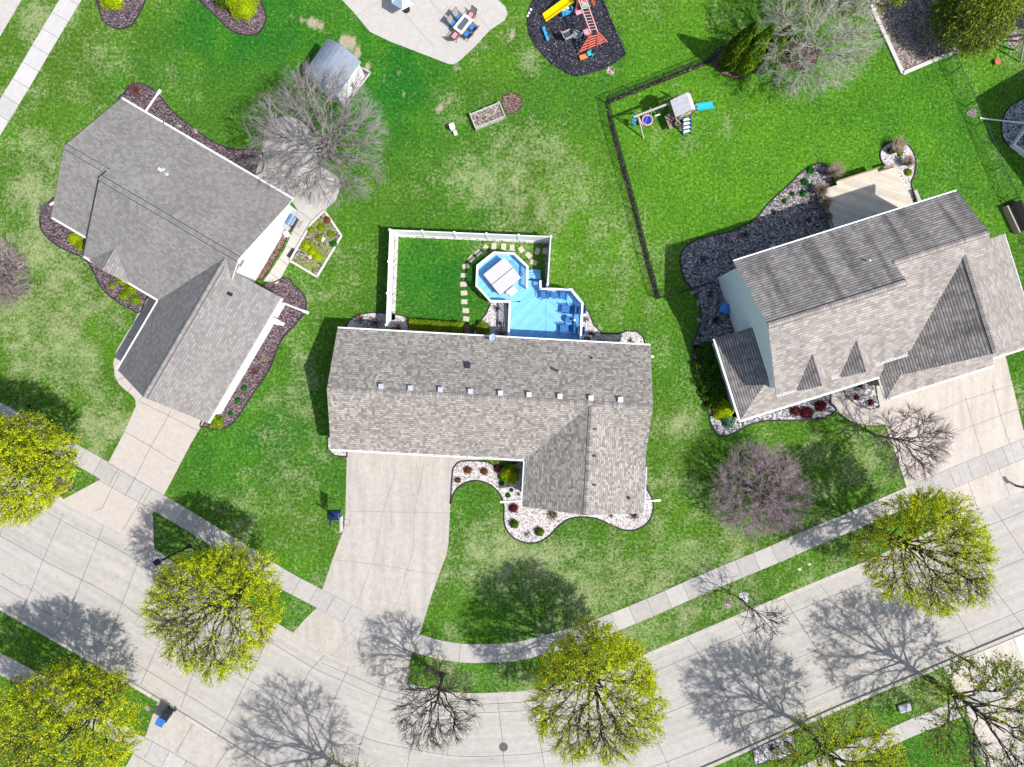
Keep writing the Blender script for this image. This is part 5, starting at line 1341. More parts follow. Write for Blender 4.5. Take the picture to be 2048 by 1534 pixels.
# ------------------------------------------------------------------ black chain link fences
def chain_fence(label, line, h=1.22, sp=0.13, wr=0.006, post=2.6, col=M_BLACK):
    root = thing('chain_link_fence', label, 'fence')
    pts = [W2(*p) for p in line]
    for i in range(len(pts) - 1):
        a, b = pts[i], pts[i + 1]; L = math.dist(a, b); ang = math.atan2(b[1] - a[1], b[0] - a[0]); ca, sa = math.cos(ang), math.sin(ang)
        n = int(L / sp); s0 = []
        for k in range(-int(h / sp), n):
            for sg in (1, -1):
                u0, z0, u1, z1 = k * sp, .03, k * sp + h - .05, h - .02
                if sg < 0: u0, u1 = u1, u0
                # clip to the bay
                def cl(u0, z0, u1, z1):
                    if u0 > u1: u0, z0, u1, z1 = u1, z1, u0, z0
                    if u1 < 0 or u0 > L: return None
                    if u0 < 0: z0 += (z1 - z0) * (0 - u0) / (u1 - u0); u0 = 0
                    if u1 > L: z1 = z0 + (z1 - z0) * (L - u0) / (u1 - u0); u1 = L
                    return u0, z0, u1, z1
                c = cl(u0, z0, u1, z1)
                if c and c[2] - c[0] > .02: s0.append([[a[0] + ca * c[0], a[1] + sa * c[0], c[1]], [a[0] + ca * c[2], a[1] + sa * c[2], c[3]]])
        A = Acc(); Q = np.array(s0); V, F = tubes_np(Q, np.full((len(Q), 2), wr), 3); A.add(V, F, 0); A.build('mesh', [col], root)
        r = MB(); r.tube([(*a, h), (*b, h)], .025, 6); r.build('rail', col, root)
        k = max(1, round(L / post))
        for j in range(k + (i == len(pts) - 2)):
            x, y = a[0] + (b[0] - a[0]) * j / k, a[1] + (b[1] - a[1]) * j / k
            p = MB(); p.tube([(x, y, -.05), (x, y, h + .04)], .032, 7); p.tube([(x, y, h + .04), (x, y, h + .08)], [.04, .01], 7); p.build('post', col, root)
def unz(px, py, z):       # ground pixel under a point seen at height z
    k = (CAM_H - z) / CAM_H
    return (1024 + (px - 1024) * k, 767 + (py - 767) * k)
H_ = 1.22
line1 = [unz(a, b, H_) for a, b in [(1440, 102), (1216, 192), (1228, 245), (1251, 330), (1274, 413), (1297, 508), (1321, 594), (1437, 561)]]
chain_fence('black chain link fence round the lawn with the small playset', line1)
l1 = [P(a, b)[:2] for a, b in line1]
def mulch_strip(line, w, off, mat, z, name='mulch_strip'):
    o1 = offset_line(line, off - w / 2); o2 = offset_line(line, off + w / 2)
    px = lambda p: (p[0] / CAM_H * FPX + 1024, 767 - p[1] / CAM_H * FPX)
    ground_sheet(name, [px(p) for p in o1 + o2[::-1]], z, mat)
M_MULCH_D = pebbles('mulch_dark', [(0.0, (0.012, 0.014, 0.010)), (0.7, (0.05, 0.055, 0.035)), (0.92, (0.15, 0.14, 0.08)), (1.0, (0.42, 0.38, 0.22))], 15.0)
mulch_strip(l1[:7], 0.34, 0.03, M_MULCH_D, 0.014)
line2 = [unz(a, b, H_) for a, b in [(1912, 106), (1923, 132), (1953, 200), (1972, 240), (2008, 331), (2038, 395), (2085, 490)]]
chain_fence('thin dark green chain link fence crossing the lawn near the right edge', line2, 1.22, .17, .004, 3.4, plain('green_metal', (0.02, 0.07, 0.055), .4, .2))

# ------------------------------------------------------------------ blue deck with octagon
def boards(name, col, ang, w=0.14, gap=0.10, chev=None):
    m, nt, b = newmat(name)
    geo = nt.nodes.new('ShaderNodeNewGeometry'); sx = nt.nodes.new('ShaderNodeSeparateXYZ'); nt.links.new(geo.outputs['Position'], sx.inputs[0])
    X, Y = sx.outputs[0], sx.outputs[1]
    if chev is not None:
        X = mth(nt, 'ABSOLUTE', mth(nt, 'SUBTRACT', X, mth(nt, 'MULTIPLY', mth(nt, 'ADD', Y, 0), 0.0)))
        X = mth(nt, 'ABSOLUTE', mth(nt, 'SUBTRACT', sx.outputs[0], chev))
    s = mth(nt, 'ADD', mth(nt, 'MULTIPLY', X, math.cos(ang)), mth(nt, 'MULTIPLY', Y, math.sin(ang)))
    r = mth(nt, 'DIVIDE', s, w)
    idx = mth(nt, 'FLOOR', r); fr = mth(nt, 'FRACT', r)
    wz = nt.nodes.new('ShaderNodeTexWhiteNoise'); wz.noise_dimensions = '1D'; nt.links.new(idx, wz.inputs['W'])
    c = ramp(nt, [(0, tuple(a * .86 for a in col)), (1, tuple(min(1, a * 1.10) for a in col))], wz.outputs[0])
    n1 = noise(nt, geo.outputs['Position'], 3.0, 4, .6)
    c = mix(nt, 1.0, c, ramp(nt, [(.3, .9), (.7, 1.07)], n1), 'MULTIPLY')
    ln = mth(nt, 'LESS_THAN', fr, gap)
    c = mix(nt, mth(nt, 'MULTIPLY', ln, .6), c, tuple(a * .35 for a in col))
    if chev is not None:
        mid = mth(nt, 'LESS_THAN', X, 0.03); c = mix(nt, mth(nt, 'MULTIPLY', mid, .5), c, tuple(a * .4 for a in col))
    nt.links.new(c, b.inputs['Base Color']); b.inputs['Roughness'].default_value = .7; b.inputs['Specular IOR Level'].default_value = .2
    bump(nt, b, ln, -.4, .01)
    return m
DB = (0.20, 0.52, 0.93)
M_DECKB = boards('deck_boards_blue', DB, math.radians(45), .14, .12, P(1091, 620)[0])
M_DECKE = plain('deck_paint_blue', (0.18, 0.48, 0.9), .6, .06)
deck = thing('blue_deck', 'bright blue painted deck with white railings and an octagon end behind the middle house', 'deck')
ZK = 0.55
OCT = [(985, 506), (1029, 508), (1055, 533), (1054, 560), (1054, 574), (1046, 600), (1021, 604), (982, 604), (954, 572), (956, 531)]
LOW = [(1018, 604), (1018, 690), (1162, 694), (1165, 606), (1143, 579), (1082, 577), (1082, 562), (1054, 561), (1054, 574), (1040, 604)]
def up_px(poly, z): return [P(a, b, z)[:2] for a, b in poly]
mb = MB(); o = up_px(OCT, ZK + .1); tri = tessellate_polygon([[Vector((*p, 0)) for p in o]])
def top_sheet(mb, o, z, th, m=0):
    tri = tessellate_polygon([[Vector((*p, 0)) for p in o]])
    for t in tri:
        q = [o[k] for k in t]
        if (q[1][0] - q[0][0]) * (q[2][1] - q[0][1]) - (q[2][0] - q[0][0]) * (q[1][1] - q[0][1]) < 0: q = q[::-1]
        mb.face([(*p, z) for p in q], m)
    n = len(o)
    for i in range(n):
        j = (i + 1) % n
        mb.face([(*o[i], z), (*o[j], z), (*o[j], z - th), (*o[i], z - th)], m)
top_sheet(mb, o, ZK + .05, ZK + .04); mb.build('octagon_floor', M_DECKB, deck, fix=False)
mb = MB(); top_sheet(mb, up_px(LOW, ZK), ZK, ZK - .01); mb.build('floor', M_DECKB, deck, fix=False)
def railing(line, z0, h=0.92, name='railing', sp=0.13):
    pts = [P(a, b, z0 + h)[:2] for a, b in line]
    r = MB(); bl = MB()
    for i in range(len(pts) - 1):
        a, b = pts[i], pts[i + 1]; L = math.dist(a, b); ang = math.atan2(b[1] - a[1], b[0] - a[0])
        mx, my = (a[0] + b[0]) / 2, (a[1] + b[1]) / 2
        r.box((mx, my, z0 + h - .02 + .003 * (i % 2)), (L + .10, .15, .04), ang); r.box((mx, my, z0 + .12), (L, .04, .08), ang); r.box((mx, my, z0 + h - .10), (L, .04, .08), ang)
        n = int(L / sp)
        for k in range(1, n):
            f = k / n; bl.box((a[0] + (b[0] - a[0]) * f, a[1] + (b[1] - a[1]) * f, z0 + h / 2), (.04, .04, h - .16), ang)
    o = r.build(name, M_TRIM, deck)
    bl.build('balusters', M_TRIM, o)['kind'] = 'stuff' if len(bl.f) > 600 else 'part'
    for p in pts:
        q = MB(); q.box((*p, z0 + h / 2 - .03), (.11, .11, h - .05)); q.build('rail_post', M_TRIM, deck)
for ch in []: pass
railing([(1054, 574), (1055, 533), (1028, 507), (988, 505), (955, 531), (953, 571), (981, 602), (1020, 603), (1017, 676)], ZK)
railing([(1081, 562), (1081, 577), (1143, 579), (1165, 606), (1161, 684)], ZK)
mb = MB()
for k in range(3): mb.box((*W2(1068, 556 - k * 6), ZK - .17 - k * .16), (1.0, .28, .05), 0)
mb.build('step', M_DECKE, deck)
for c in deck.children:
    for g in c.children:
        if 'kind' in g: del g['kind']
# step tread timber pad
ground_sheet('timber_landing', [(1054, 553), (1082, 554), (1082, 562), (1054, 561)], .03, M_TIMBER)

# hot tub
hx, hy, _ = P(1004, 552, 1.5); HR = math.radians(39)
ht = thing('hot_tub', 'square hot tub with folded pale cover on the blue octagon deck', 'hot tub', (hx, hy, ZK + .05), HR)
mb = MB(); mb.box((0, 0, .40), (2.0, 1.9, .80)); mb.build('shell', M_TIMBER, ht, bevel=.08)
MC = plain('cover_vinyl', (0.50, 0.485, 0.48), .5, .04)
for s in (-1, 1):
    mb = MB(); mb.box((0, s * .505, .87), (2.08, .985, .13)); mb.build('cover', MC, ht, bevel=.045)
mb = MB(); mb.box((0, 0, .88), (2.1, .02, .11)); mb.tube([(1.1, -.9, .75), (1.35, -.9, .35), (1.35, .5, .35), (1.1, .5, .75)], .02, 6); mb.build('cover_lifter', M_DARK, ht)
sx_, sy_, _ = P(1024, 583, ZK)
st = thing('hot_tub_steps', 'grey curved hot tub steps on the blue deck', 'steps', (sx_, sy_, ZK), HR)
mb = MB(); mb.box((0, 0, .1), (.75, .55, .2)); mb.build('tread', MC, st, bevel=.04); mb = MB(); mb.box((-.1, .14, .3), (.72, .26, .2)); mb.build('tread', MC, st, bevel=.04)

# deck furniture
M_CH = plain('chair_navy', (0.03, 0.11, 0.28), .6, .25); M_CHM = plain('sling_blue', (0.035, 0.15, 0.38), .7, .2)
def chair(name, label, x, y, z, rz, group, seatm=M_CHM, fr=M_CH, w=.55, reclined=0.0, long=0.0, backm=None):
    r = thing(name, label, 'chair', (x, y, z), rz, group)
    d = .5 + long
    mb = MB(); mb.box((0, 0, .42), (w - .06, d, .03)); mb.build('seat', seatm, r, bevel=.01)
    bk = .25 + reclined
    mb = MB(); mb.slab([(-w / 2 + .03, d / 2, .44), (w / 2 - .03, d / 2, .44), (w / 2 - .03, d / 2 + bk, .95 - reclined * .5), (-w / 2 + .03, d / 2 + bk, .95 - reclined * .5)], .025)
    mb.build('backrest', backm or seatm, r)
    mb = MB()
    for s in (-1, 1):
        mb.bar((s * w / 2, -d / 2, .42), (s * w / 2, d / 2, .42), .03); mb.bar((s * w / 2, d / 2, .42), (s * w / 2, d / 2 + bk, .97 - reclined * .5), .03)
        mb.bar((s * w / 2, -d / 2, .62), (s * w / 2, d / 2 + .08, .62), .04)
    mb.bar((-w / 2, d / 2 + bk, .97 - reclined * .5), (w / 2, d / 2 + bk, .97 - reclined * .5), .03)
    mb.build('frame', fr, r)
    for sx in (-1, 1):
        for sy in (-1, 1):
            mb = MB(); mb.bar((sx * w / 2, sy * d / 2, 0), (sx * w / 2, sy * d / 2, .62 if sy < 0 else .44), .03); mb.build('leg', fr, r)
    return r
DK = 'patio chairs on the blue deck'
def dch(px, py, deg, lab, **k):
    x, y, _ = P(px, py, ZK + .4); return chair('patio_chair', lab, x, y, ZK, math.radians(deg), DK, **k)
dch(1089, 591, 8, 'blue patio chair nearest the top of the deck steps')
dch(1127, 592, -8, 'blue patio chair at the angled corner of the deck railing')
dch(1133, 619, -95, 'blue lounge chair facing the deck, above the round side table', long=.25, w=.62)
dch(1130, 658, -88, 'blue lounge chair on the deck below the round side table', long=.25, w=.62)
dch(1157, 620, -90, 'dark blue chair in the shade of the right railing, upper', w=.6)
dch(1155, 662, -90, 'dark blue chair in the shade of the right railing, lower', w=.6)
def round_table(name, label, px, py, z0, r, h, m, group=None):
    x, y, _ = P(px, py, z0 + h); t = thing(name, label, 'table', (x, y, z0), 0, group)
    mb = MB(); mb.disc((0, 0), r, h - .03, h, 20); mb.build('tabletop', m, t)
    for a in (0, 2.1, 4.2):
        mb = MB(); mb.bar((math.cos(a) * r * .8, math.sin(a) * r * .8, 0), (math.cos(a) * r * .3, math.sin(a) * r * .3, h - .03), .03); mb.build('leg', M_CH, t)
    return t
round_table('side_table', 'round blue side table between the two deck lounge chairs', 1138, 639, ZK, .28, .5, M_CHM)
round_table('side_table', 'small square-topped blue table between the two upper deck chairs', 1109, 591, ZK, .26, .45, M_CHM)
x, y, _ = P(1149, 640, ZK + .9); t = thing('patio_lamp', 'small white globe lamp by the right deck railing', 'lamp', (x, y, ZK))
mb = MB(); mb.tube([(0, 0, 0), (0, 0, .8)], .03, 8); mb.tube([(0, 0, 0), (0, 0, .04)], .18, 12); mb.build('stand', M_CH, t)
mb = MB(); mb.tube([(0, 0, .8), (0, 0, .84), (0, 0, .92), (0, 0, .98)], [.05, .1, .1, .03], 12); mb.build('globe', M_TRIM, t, smooth=True)

# stepping stones
M_STONE = plain('stepping_stone', (0.50, 0.42, 0.36), .85, .12, 5)
SS = [(825, 467, -15), (808, 550, 0), (805, 630, 0), (810, 710, 0), (812, 790, 5), (825, 870, 5), (830, 945, 8), (875, 398, -50), (938, 345, -40), (1003, 300, -60), (1082, 287, 90), (1170, 290, 92), (1247, 297, 88), (1332, 315, 60), (1398, 367, 45), (1442, 432, 15), (1450, 515, 0), (1478, 332, 105), (1550, 328, 92)]
for k, (a, b, d) in enumerate(SS):
    px, py = 750 + a / 4.551, 430 + b / 4.551; x, y, _ = P(px, py)
    mb = MB(); mb.box((0, 0, .02), (.50 + random.uniform(-.03, .03), .36 + random.uniform(-.03, .03), .05))
    o = mb.build('stepping_stone', M_STONE, None, bevel=.015); o.location = (x, y, 0); o.rotation_euler = (0, 0, math.radians(-d + random.uniform(-6, 6)))
    od = ['first', 'second', 'third', 'fourth', 'fifth', 'sixth', 'seventh', 'eighth', 'ninth', 'tenth', 'eleventh', 'twelfth', 'thirteenth', 'fourteenth', 'fifteenth', 'sixteenth', 'last']
    pos = {6: 0, 5: 1, 4: 2, 3: 3, 2: 4, 1: 5, 0: 6}.get(k, k)
    lb = od[pos] + ' tan stepping stone of the arc, counted from the brick step' if k < 17 else ['shaded stepping stone off the arc, left of the pair by the right fence', 'shaded stepping stone off the arc, touching the right fence'][k - 17]
    tag(o, lb, 'stepping stone', 'stepping stones in an arc round the deck')
mb = MB(); mb.box((0, 0, .06), (.45, .8, .12)); o = mb.build('brick_step', plain('brick_red', (.20, .09, .07), .85, .25, 10), None, bevel=.01); o.location = P(934, 660)
tag(o, 'dark red brick step between hedge and shrub at the back wall', 'step')
# air conditioner
def ac(px, py, rz, label):
    x, y, _ = P(px, py, .75); r = thing('air_conditioner', label, 'air conditioner', (x, y, 0), rz)
    mb = MB(); mb.box((0, 0, .38), (.8, .8, .72)); mb.build('cabinet', M_METAL, r, bevel=.04)
    mb = MB(); mb.disc((0, 0), .3, .74, .76, 20); mb.build('fan_grille', M_DARK, r); mb = MB(); mb.ring((0, 0, .775), .3, .015, 24, 5); mb.ring((0, 0, .775), .17, .012, 20, 5)
    mb.bar((-.3, 0, .78), (.3, 0, .78), .02); mb.bar((0, -.3, .78), (0, .3, .78), .02); mb.build('grille_ring', M_METAL, r)
ac(1174, 680, -.05, 'square air conditioner unit beside the blue deck at the back wall')
x, y, _ = P(787, 660, .3); mb = MB(); mb.ring((0, 0, .2), .22, .03, 20, 6); mb.ring((0, 0, .27), .2, .03, 20, 6); mb.disc((0, 0), .1, 0, .3, 10)
o = mb.build('garden_hose', M_BLACK, None); o.location = (x, y, 0); tag(o, 'coiled black garden hose at the foot of the white fence', 'hose')

# downspouts lying on the ground
def spout(label, p0, p1, w=.1, m=M_TRIM):
    a = P(*p0, .08); b = P(*p1, .08); r = thing('downspout_extension', label, 'downspout', (a[0], a[1], 0))
    mb = MB(); mb.bar((0, 0, .1), (b[0] - a[0], b[1] - a[1], .06), w, .07); mb.build('pipe', m, r)
    d = Vector((b[0] - a[0], b[1] - a[1], 0)).normalized()
    mb = MB(); mb.bar((b[0] - a[0] - d.x * .35, b[1] - a[1] - d.y * .35, .06), (b[0] - a[0] + d.x * .12, b[1] - a[1] + d.y * .12, .05), w * 1.6, .1); mb.build('end_elbow', m, r)
spout('white downspout pipe lying across the gravel left of the front wing', (1050, 1001), (1003, 1004))
spout('white downspout pipe lying across the gravel right of the front wing', (1286, 1002), (1318, 1001))
spout('long white downspout pipe from the upper corner of the left garage wing over the mulch', (566, 606), (614, 625), .12)
spout('white downspout pipe crossing the mulch at the top corner of the left house', (292, 222), (319, 182), .12)
spout('short white downspout stub at the front step of the left house', (100, 410), (108, 405))
spout('short white downspout stub on the upper right wall of the middle house', (1298, 713), (1305, 713))
mb = MB(); mb.box((0, 0, 1.3), (.5, .3, 1.3)); mb.slab([(-.3, -.2, 2.1), (.3, -.2, 2.1), (.3, .2, 2.0), (-.3, .2, 2.0)], .05)
o = mb.build('utility_cabinet', M_TRIM, None, bevel=.02); x, y, _ = FL(-17.75, 5.0); o.location = (x, y, -.5); o.rotation_euler = (0, 0, -.53); tag(o, 'white box fixed to the upper corner of the left garage wing', 'cabinet')

# raised hexagon garden beside the left house
HX = [(650, 422), (684, 472), (635, 554), (581, 522), (606, 478), (624, 447)]
hg = ground_sheet('garden_plot', HX, .12, M_SOIL_D, False, .14, None, .14, 'six-sided mixed garden with pale timber border beside the left side walk', 'garden plot', plain('border_white', (.55, .54, .52), .7, .1))
for k, (px, py, r, h, m, lb) in enumerate([(612, 492, .5, .12, L_LIME, 'bright moss-like ground cover patch at the walk side of the six-sided garden'), (634, 512, .45, .12, L_LIME, 'bright ground cover patch at the lower middle of the six-sided garden'), (624, 502, .5, .12, L_LIME, 'bright ground cover patch in the middle of the six-sided garden'),
        (642, 455, .35, .2, L_OLIVE, 'green clump in the upper part of the six-sided garden'), (662, 468, .3, .25, L_OLIVE, 'green clump near the outer corner of the six-sided garden'), (655, 440, .3, .25, L_RUST, 'brown clump near the top point of the six-sided garden'), (622, 460, .3, .2, L_OLIVE, 'pale green clump on the walk side of the six-sided garden'), (668, 488, .3, .2, L_GRN, 'small green clump on the outer side of the six-sided garden'), (640, 476, .3, .15, L_OLIVE, 'green clump left of the white paver')]):
    shrub('perennial_plant', lb, 'plant', px, py, r, h, m, 700, .06, seed=200 + k, z0=.12)
mb = MB(); mb.box((0, 0, .03), (.36, .36, .06)); mb.tube([(0, 0, .06), (0, 0, .1)], .08, 12); o = mb.build('garden_paver', plain('paver_pale', (.62, .6, .55), .8, .08), None, bevel=.01); o.location = P(645, 478, .12)[:2] + (.12,); o.rotation_euler = (0, 0, .9); tag(o, 'square white paver ornament in the six-sided garden', 'paver')
mb = MB(); mb.ring((0, 0, .12), .13, .035, 18, 6); mb.disc((0, 0), .11, 0, .1, 14); o = mb.build('flower_pot', M_STONE, None); o.location = P(621, 515, .12)[:2] + (.12,); tag(o, 'round empty flower pot in the six-sided garden', 'flower pot')

# bbq, stool by the left house
x, y, _ = P(581, 440, .9); r = thing('barbecue_grill', 'blue-black gas grill beside the white gable wall', 'grill', (x, y, 0), math.radians(60))
M_GB = plain('grill_blue', (.10, .19, .32), .4, .15)
mb = MB(); mb.box((0, 0, .45), (.8, .5, .7)); mb.build('cabinet', M_DARK, r); mb = MB(); mb.tube([(-.42, 0, .86), (.42, 0, .86)], .26, 14); mb.build('lid', M_GB, r, smooth=False)
for s in (-1, 1):
    mb = MB(); mb.box((s * .62, 0, .82), (.36, .48, .04)); mb.build('side_shelf', M_METAL, r)
mb = MB(); mb.bar((-.3, -.3, .95), (.3, -.3, .95), .03); mb.build('handle', M_TRIM, r)
x, y, _ = P(595, 446, .4); r = thing('folding_rack', 'small pale wire rack on the side walk beside the grill', 'rack', (x, y, 0), math.radians(-30))
for k in range(5):
    mb = MB(); mb.bar((-.3, -.24 + k * .12, .35), (.3, -.24 + k * .12, .35), .02); mb.build('slat', M_METAL, r)
mb = MB()
for s in (-1, 1): mb.bar((s * .3, -.3, .34), (s * .3, .3, .34), .025); mb.bar((s * .3, -.28, 0), (s * .3, -.28, .34), .025); mb.bar((s * .3, .28, 0), (s * .3, .28, .34), .025)
mb.build('frame', M_METAL, r)
x, y, _ = P(572, 467, .5); mb = MB(); mb.box((0, 0, .25), (.34, .34, .5)); mb.box((0, 0, .51), (.4, .4, .04)); o = mb.build('pedestal', M_TRIM, None, bevel=.02); o.location = (x, y, 0); o.rotation_euler = (0, 0, .5); tag(o, 'small white square pedestal in the narrow bed by the gable wall', 'pedestal')
mb = MB(); mb.slab([(-.4, -.25, .03), (.4, -.25, .03), (.4, .25, .03), (-.4, .25, .03)], .02); o = mb.build('door_mat', M_DARK, None); o.location = P(584, 507, .04)[:2] + (.02,); o.rotation_euler = (0, 0, .95); tag(o, 'dark mat lying on the side walk by the six-sided garden', 'mat')

# ------------------------------------------------------------------ shed with bowed roof
FS = frame(0.575, -0.82)     # u along the eaves towards the upper right of the picture
sh = thing('garden_shed', 'small white shed with bowed blue-grey roof under the big bare grey tree', 'shed')
M_SHR = plain('shed_roof_grey', (0.21, 0.245, 0.30), .8, .12, 2.5)
def suv(px, py, z):
    x, y, _ = P(px, py, z); a = FS(1, 0)[:2]; b = FS(0, 1)[:2]; return x * a[0] + y * a[1], x * b[0] + y * b[1]
u1, v1 = suv(719.6, 126.5, 2.35); u0, v1b = suv(673.6, 192, 2.35); u2, v0 = suv(657.5, 74, 2.35)
u1 = (u1 + u2) / 2; v1 = (v1 + v1b) / 2
R = MB(); n = 8; prof = []
for k in range(n + 1):
    t = k / n; prof.append((v0 + (v1 - v0) * t, 2.35 + .75 * (1 - abs(2 * t - 1) ** 1.7)))
for k in range(n):
    (a, za), (b, zb) = prof[k], prof[k + 1]
    R.slab([FS(u0, a, za), FS(u1, a, za), FS(u1, b, zb), FS(u0, b, zb)], .08, 0, 1)
R.build('roof', [M_SHR, M_TRIM], sh)
Wm = MB(); pr = [(v0 + .15, 0)] + [(max(v0 + .15, min(v1 - .15, a)), z - .1) for a, z in prof] + [(v1 - .15, 0)]
p0 = [FS(u0 + .12, a, z) for a, z in pr]; p1 = [FS(u1 - .12, a, z) for a, z in pr]
Wm.face(p0); Wm.face(p1[::-1])
for i in range(len(pr)): j = (i + 1) % len(pr); Wm.face([p0[i], p1[i], p1[j], p0[j]])
Wm.build('wall', M_SIDE_W, sh)
um = (u0 + u1) / 2
d = MB(); d.slab([FS(um - .7, v1 - .15, 1.95), FS(um + .7, v1 - .15, 1.95), FS(um + .7, v1 - .10, 1.95), FS(um - .7, v1 - .10, 1.95)], 1.9); dd = d.build('door', M_TRIM, sh)
d = MB(); d.slab([FS(um - .05, v1 - .1, 1.2), FS(um + .05, v1 - .1, 1.2), FS(um + .05, v1 - .04, 1.2), FS(um - .05, v1 - .04, 1.2)], .3); d.build('handle', M_BLACK, dd)
bed('mulch_bed', 'narrow mulch strip with timber edge in front of the shed', [(724, 136), (741, 146), (690, 212), (660, 195), (684, 180)], M_MULCH, False, .12, M_EDGE_G)

# raised planter, pedestal
rx, ry, _ = P(975, 231, .4); rp_ = thing('raised_planter', 'long raised timber planter filled with dry soil', 'planter', (rx, ry, 0), math.radians(22))
mb = MB()
for s in (-1, 1):
    mb.box((0, s * .56, .25), (2.5, .07, .5)); mb.box((s * 1.215, 0, .25), (.07, 1.05, .5))
mb.build('frame', plain('planter_grey', (.45, .44, .42), .8, .12), rp_)
mb = MB(); mb.box((0, 0, .2), (2.36, 1.05, .36)); mb.build('soil', M_SOIL, rp_)
for sx in (-1, 0, 1):
    for sy in (-1, 1):
        mb = MB(); mb.box((sx * 1.2, sy * .62, .27), (.09, .05, .54)); mb.build('post', M_TIMBER, rp_)
x, y, _ = P(905, 256, .5); r = thing('birdbath', 'two-part white stone garden ornament standing alone on the lawn', 'garden ornament', (x, y, 0), .3)
mb = MB(); mb.box((0, .12, .3), (.34, .34, .6)); mb.box((0, .12, .63), (.42, .42, .06)); mb.build('pedestal', M_TRIM, r, bevel=.03)
mb = MB(); mb.box((.1, -.3, .14), (.3, .34, .28)); mb.build('base_block', plain('stone_white', (.62, .62, .6), .8, .1), r, bevel=.05)

# ------------------------------------------------------------------ top patio: table and chairs
tx, ty, _ = P(926, 47.5, .72); TR = math.radians(52)
t = thing('fire_table', 'rectangular white table with dark inset top on the top patio', 'table', (tx, ty, 0), TR)
TL, TW = 1.42, .86
mb = MB()
for s in (-1, 1): mb.box((0, s * (TW / 2 - .1), .70), (TL, .2, .05)); mb.box((s * (TL / 2 - .1), 0, .70), (.2, TW - .4, .05))
mb.build('tabletop', plain('table_white', (.66, .65, .65), .5, .05), t, bevel=.01)
mb = MB(); mb.box((0, 0, .685), (TL - .4, TW - .4, .03)); mb.build('inset', plain('inset_dark', (.10, .11, .13), .4, .3, 20), t)
mb = MB(); mb.box((0, 0, .33), (TL - .5, TW - .35, .64)); mb.build('base', M_METAL, t)
M_FR = plain('chair_frame_brown', (.10, .07, .06), .5, .1); M_CB = plain('cushion_blue', (.03, .20, .47), .8, .12); M_CP = plain('cushion_pink', (.62, .27, .30), .8, .1)
PG = 'chairs round the white patio table'
def pch(lx, ly, deg, cm, lab):
    ca, sa = math.cos(TR), math.sin(TR)
    chair('patio_chair', lab, tx + lx * ca - ly * sa, ty + lx * sa + ly * ca, 0, TR + math.radians(deg), PG, cm, M_FR, .52, backm=plain('chair_mesh', (.28, .26, .25), .7, .15))
pch(-.33, .62, 0, M_CB, 'blue-cushioned patio chair on the upper left side of the white table, lower one'); pch(.33, .62, 0, M_CB, 'blue-cushioned patio chair on the upper left side of the white table, upper one')
pch(-.33, -.66, 180, M_CB, 'blue-cushioned patio chair on the lower right side of the white table, lower one'); pch(.33, -.66, 180, M_CB, 'blue-cushioned patio chair on the lower right side of the white table, upper one')
pch(.95, 0, -90, M_CP, 'pink-cushioned patio chair at the right head of the white table'); pch(-.95, 0, 90, M_CP, 'pink-cushioned patio chair at the left head of the white table')
x, y, _ = P(806, -4, 1.6); r = thing('patio_umbrella', 'folded white and blue umbrella lying open at the top edge of the patio', 'umbrella', (x, y, 0), .5)
mb = MB(); mb.tube([(0, 0, 0), (0, 0, 2.2)], .03, 8); mb.build('pole', M_METAL, r)
mb = MB()
for k in range(6):
    a0, a1 = k * math.pi / 3, (k + 1) * math.pi / 3
    mb.slab([(0, 0, 2.15), (.95 * math.cos(a0), .95 * math.sin(a0), 1.7), (.95 * math.cos(a1), .95 * math.sin(a1), 1.7)], .02, k % 2)
mb.build('canopy', [M_TRIM, plain('canopy_blue', (.25, .33, .42), .8, .1)], r)
mb = MB(); mb.disc((0, 0), .3, 0, .08, 14); mb.build('base', M_DARK, r)

# ------------------------------------------------------------------ rubber mulch playground
M_YEL = plain('slide_yellow', (.88, .66, .0), .35, .03); M_CORAL = plain('play_coral', (.70, .17, .11), .5, .08); M_PINKP = plain('play_pink', (.68, .36, .33), .6, .08); M_TEAL = plain('play_teal', (.03, .42, .50), .45, .08)
M_ORG = plain('play_orange', (.80, .22, .05), .45, .08); M_BLUE = plain('play_blue', (.04, .32, .62), .45, .1); M_GRN = plain('play_green', (.08, .42, .28), .45, .1); M_LILAC = plain('swing_pink', (.58, .30, .40), .5, .1)
def pp(a, b, z): return P(1000 + a / 6.827, b / 6.827, z)
ps = thing('swing_set', 'coral red swing frame with overhead ladder in the rubber mulch', 'swing set')
b0, b1 = pp(1240, 450, 2.05), pp(1330, 430, 2.05); t0, t1 = pp(1060, -40, 2.05), pp(1165, -40, 2.05)
for a, b in ((b0, t0), (b1, t1)):
    mb = MB(); mb.bar(a, b, .07); mb.build('beam', M_PINKP, ps)
for k in range(11):
    f = .08 + k * .085; mb = MB(); mb.bar(Vector(b0) * (1 - f) + Vector(t0) * f, Vector(b1) * (1 - f) + Vector(t1) * f, .035); mb.build('rung', M_PINKP, ps)
f0, f1 = pp(1062, 740, 0), pp(1465, 572, 0)
for a, b in ((b0, f0), (b1, f1), (b0, pp(1210, 690, 0)), (b1, pp(1330, 640, 0))):
    mb = MB(); mb.bar(a, b, .08); mb.build('leg', M_CORAL, ps)
for k in range(5):
    f = .12 + k * .16; a = Vector(f0) * (1 - f) + Vector(b0) * f; b = Vector(f1) * (1 - f) + Vector(b1) * f; mb = MB(); mb.bar(a, b, .07); mb.build('slat', M_CORAL, ps)
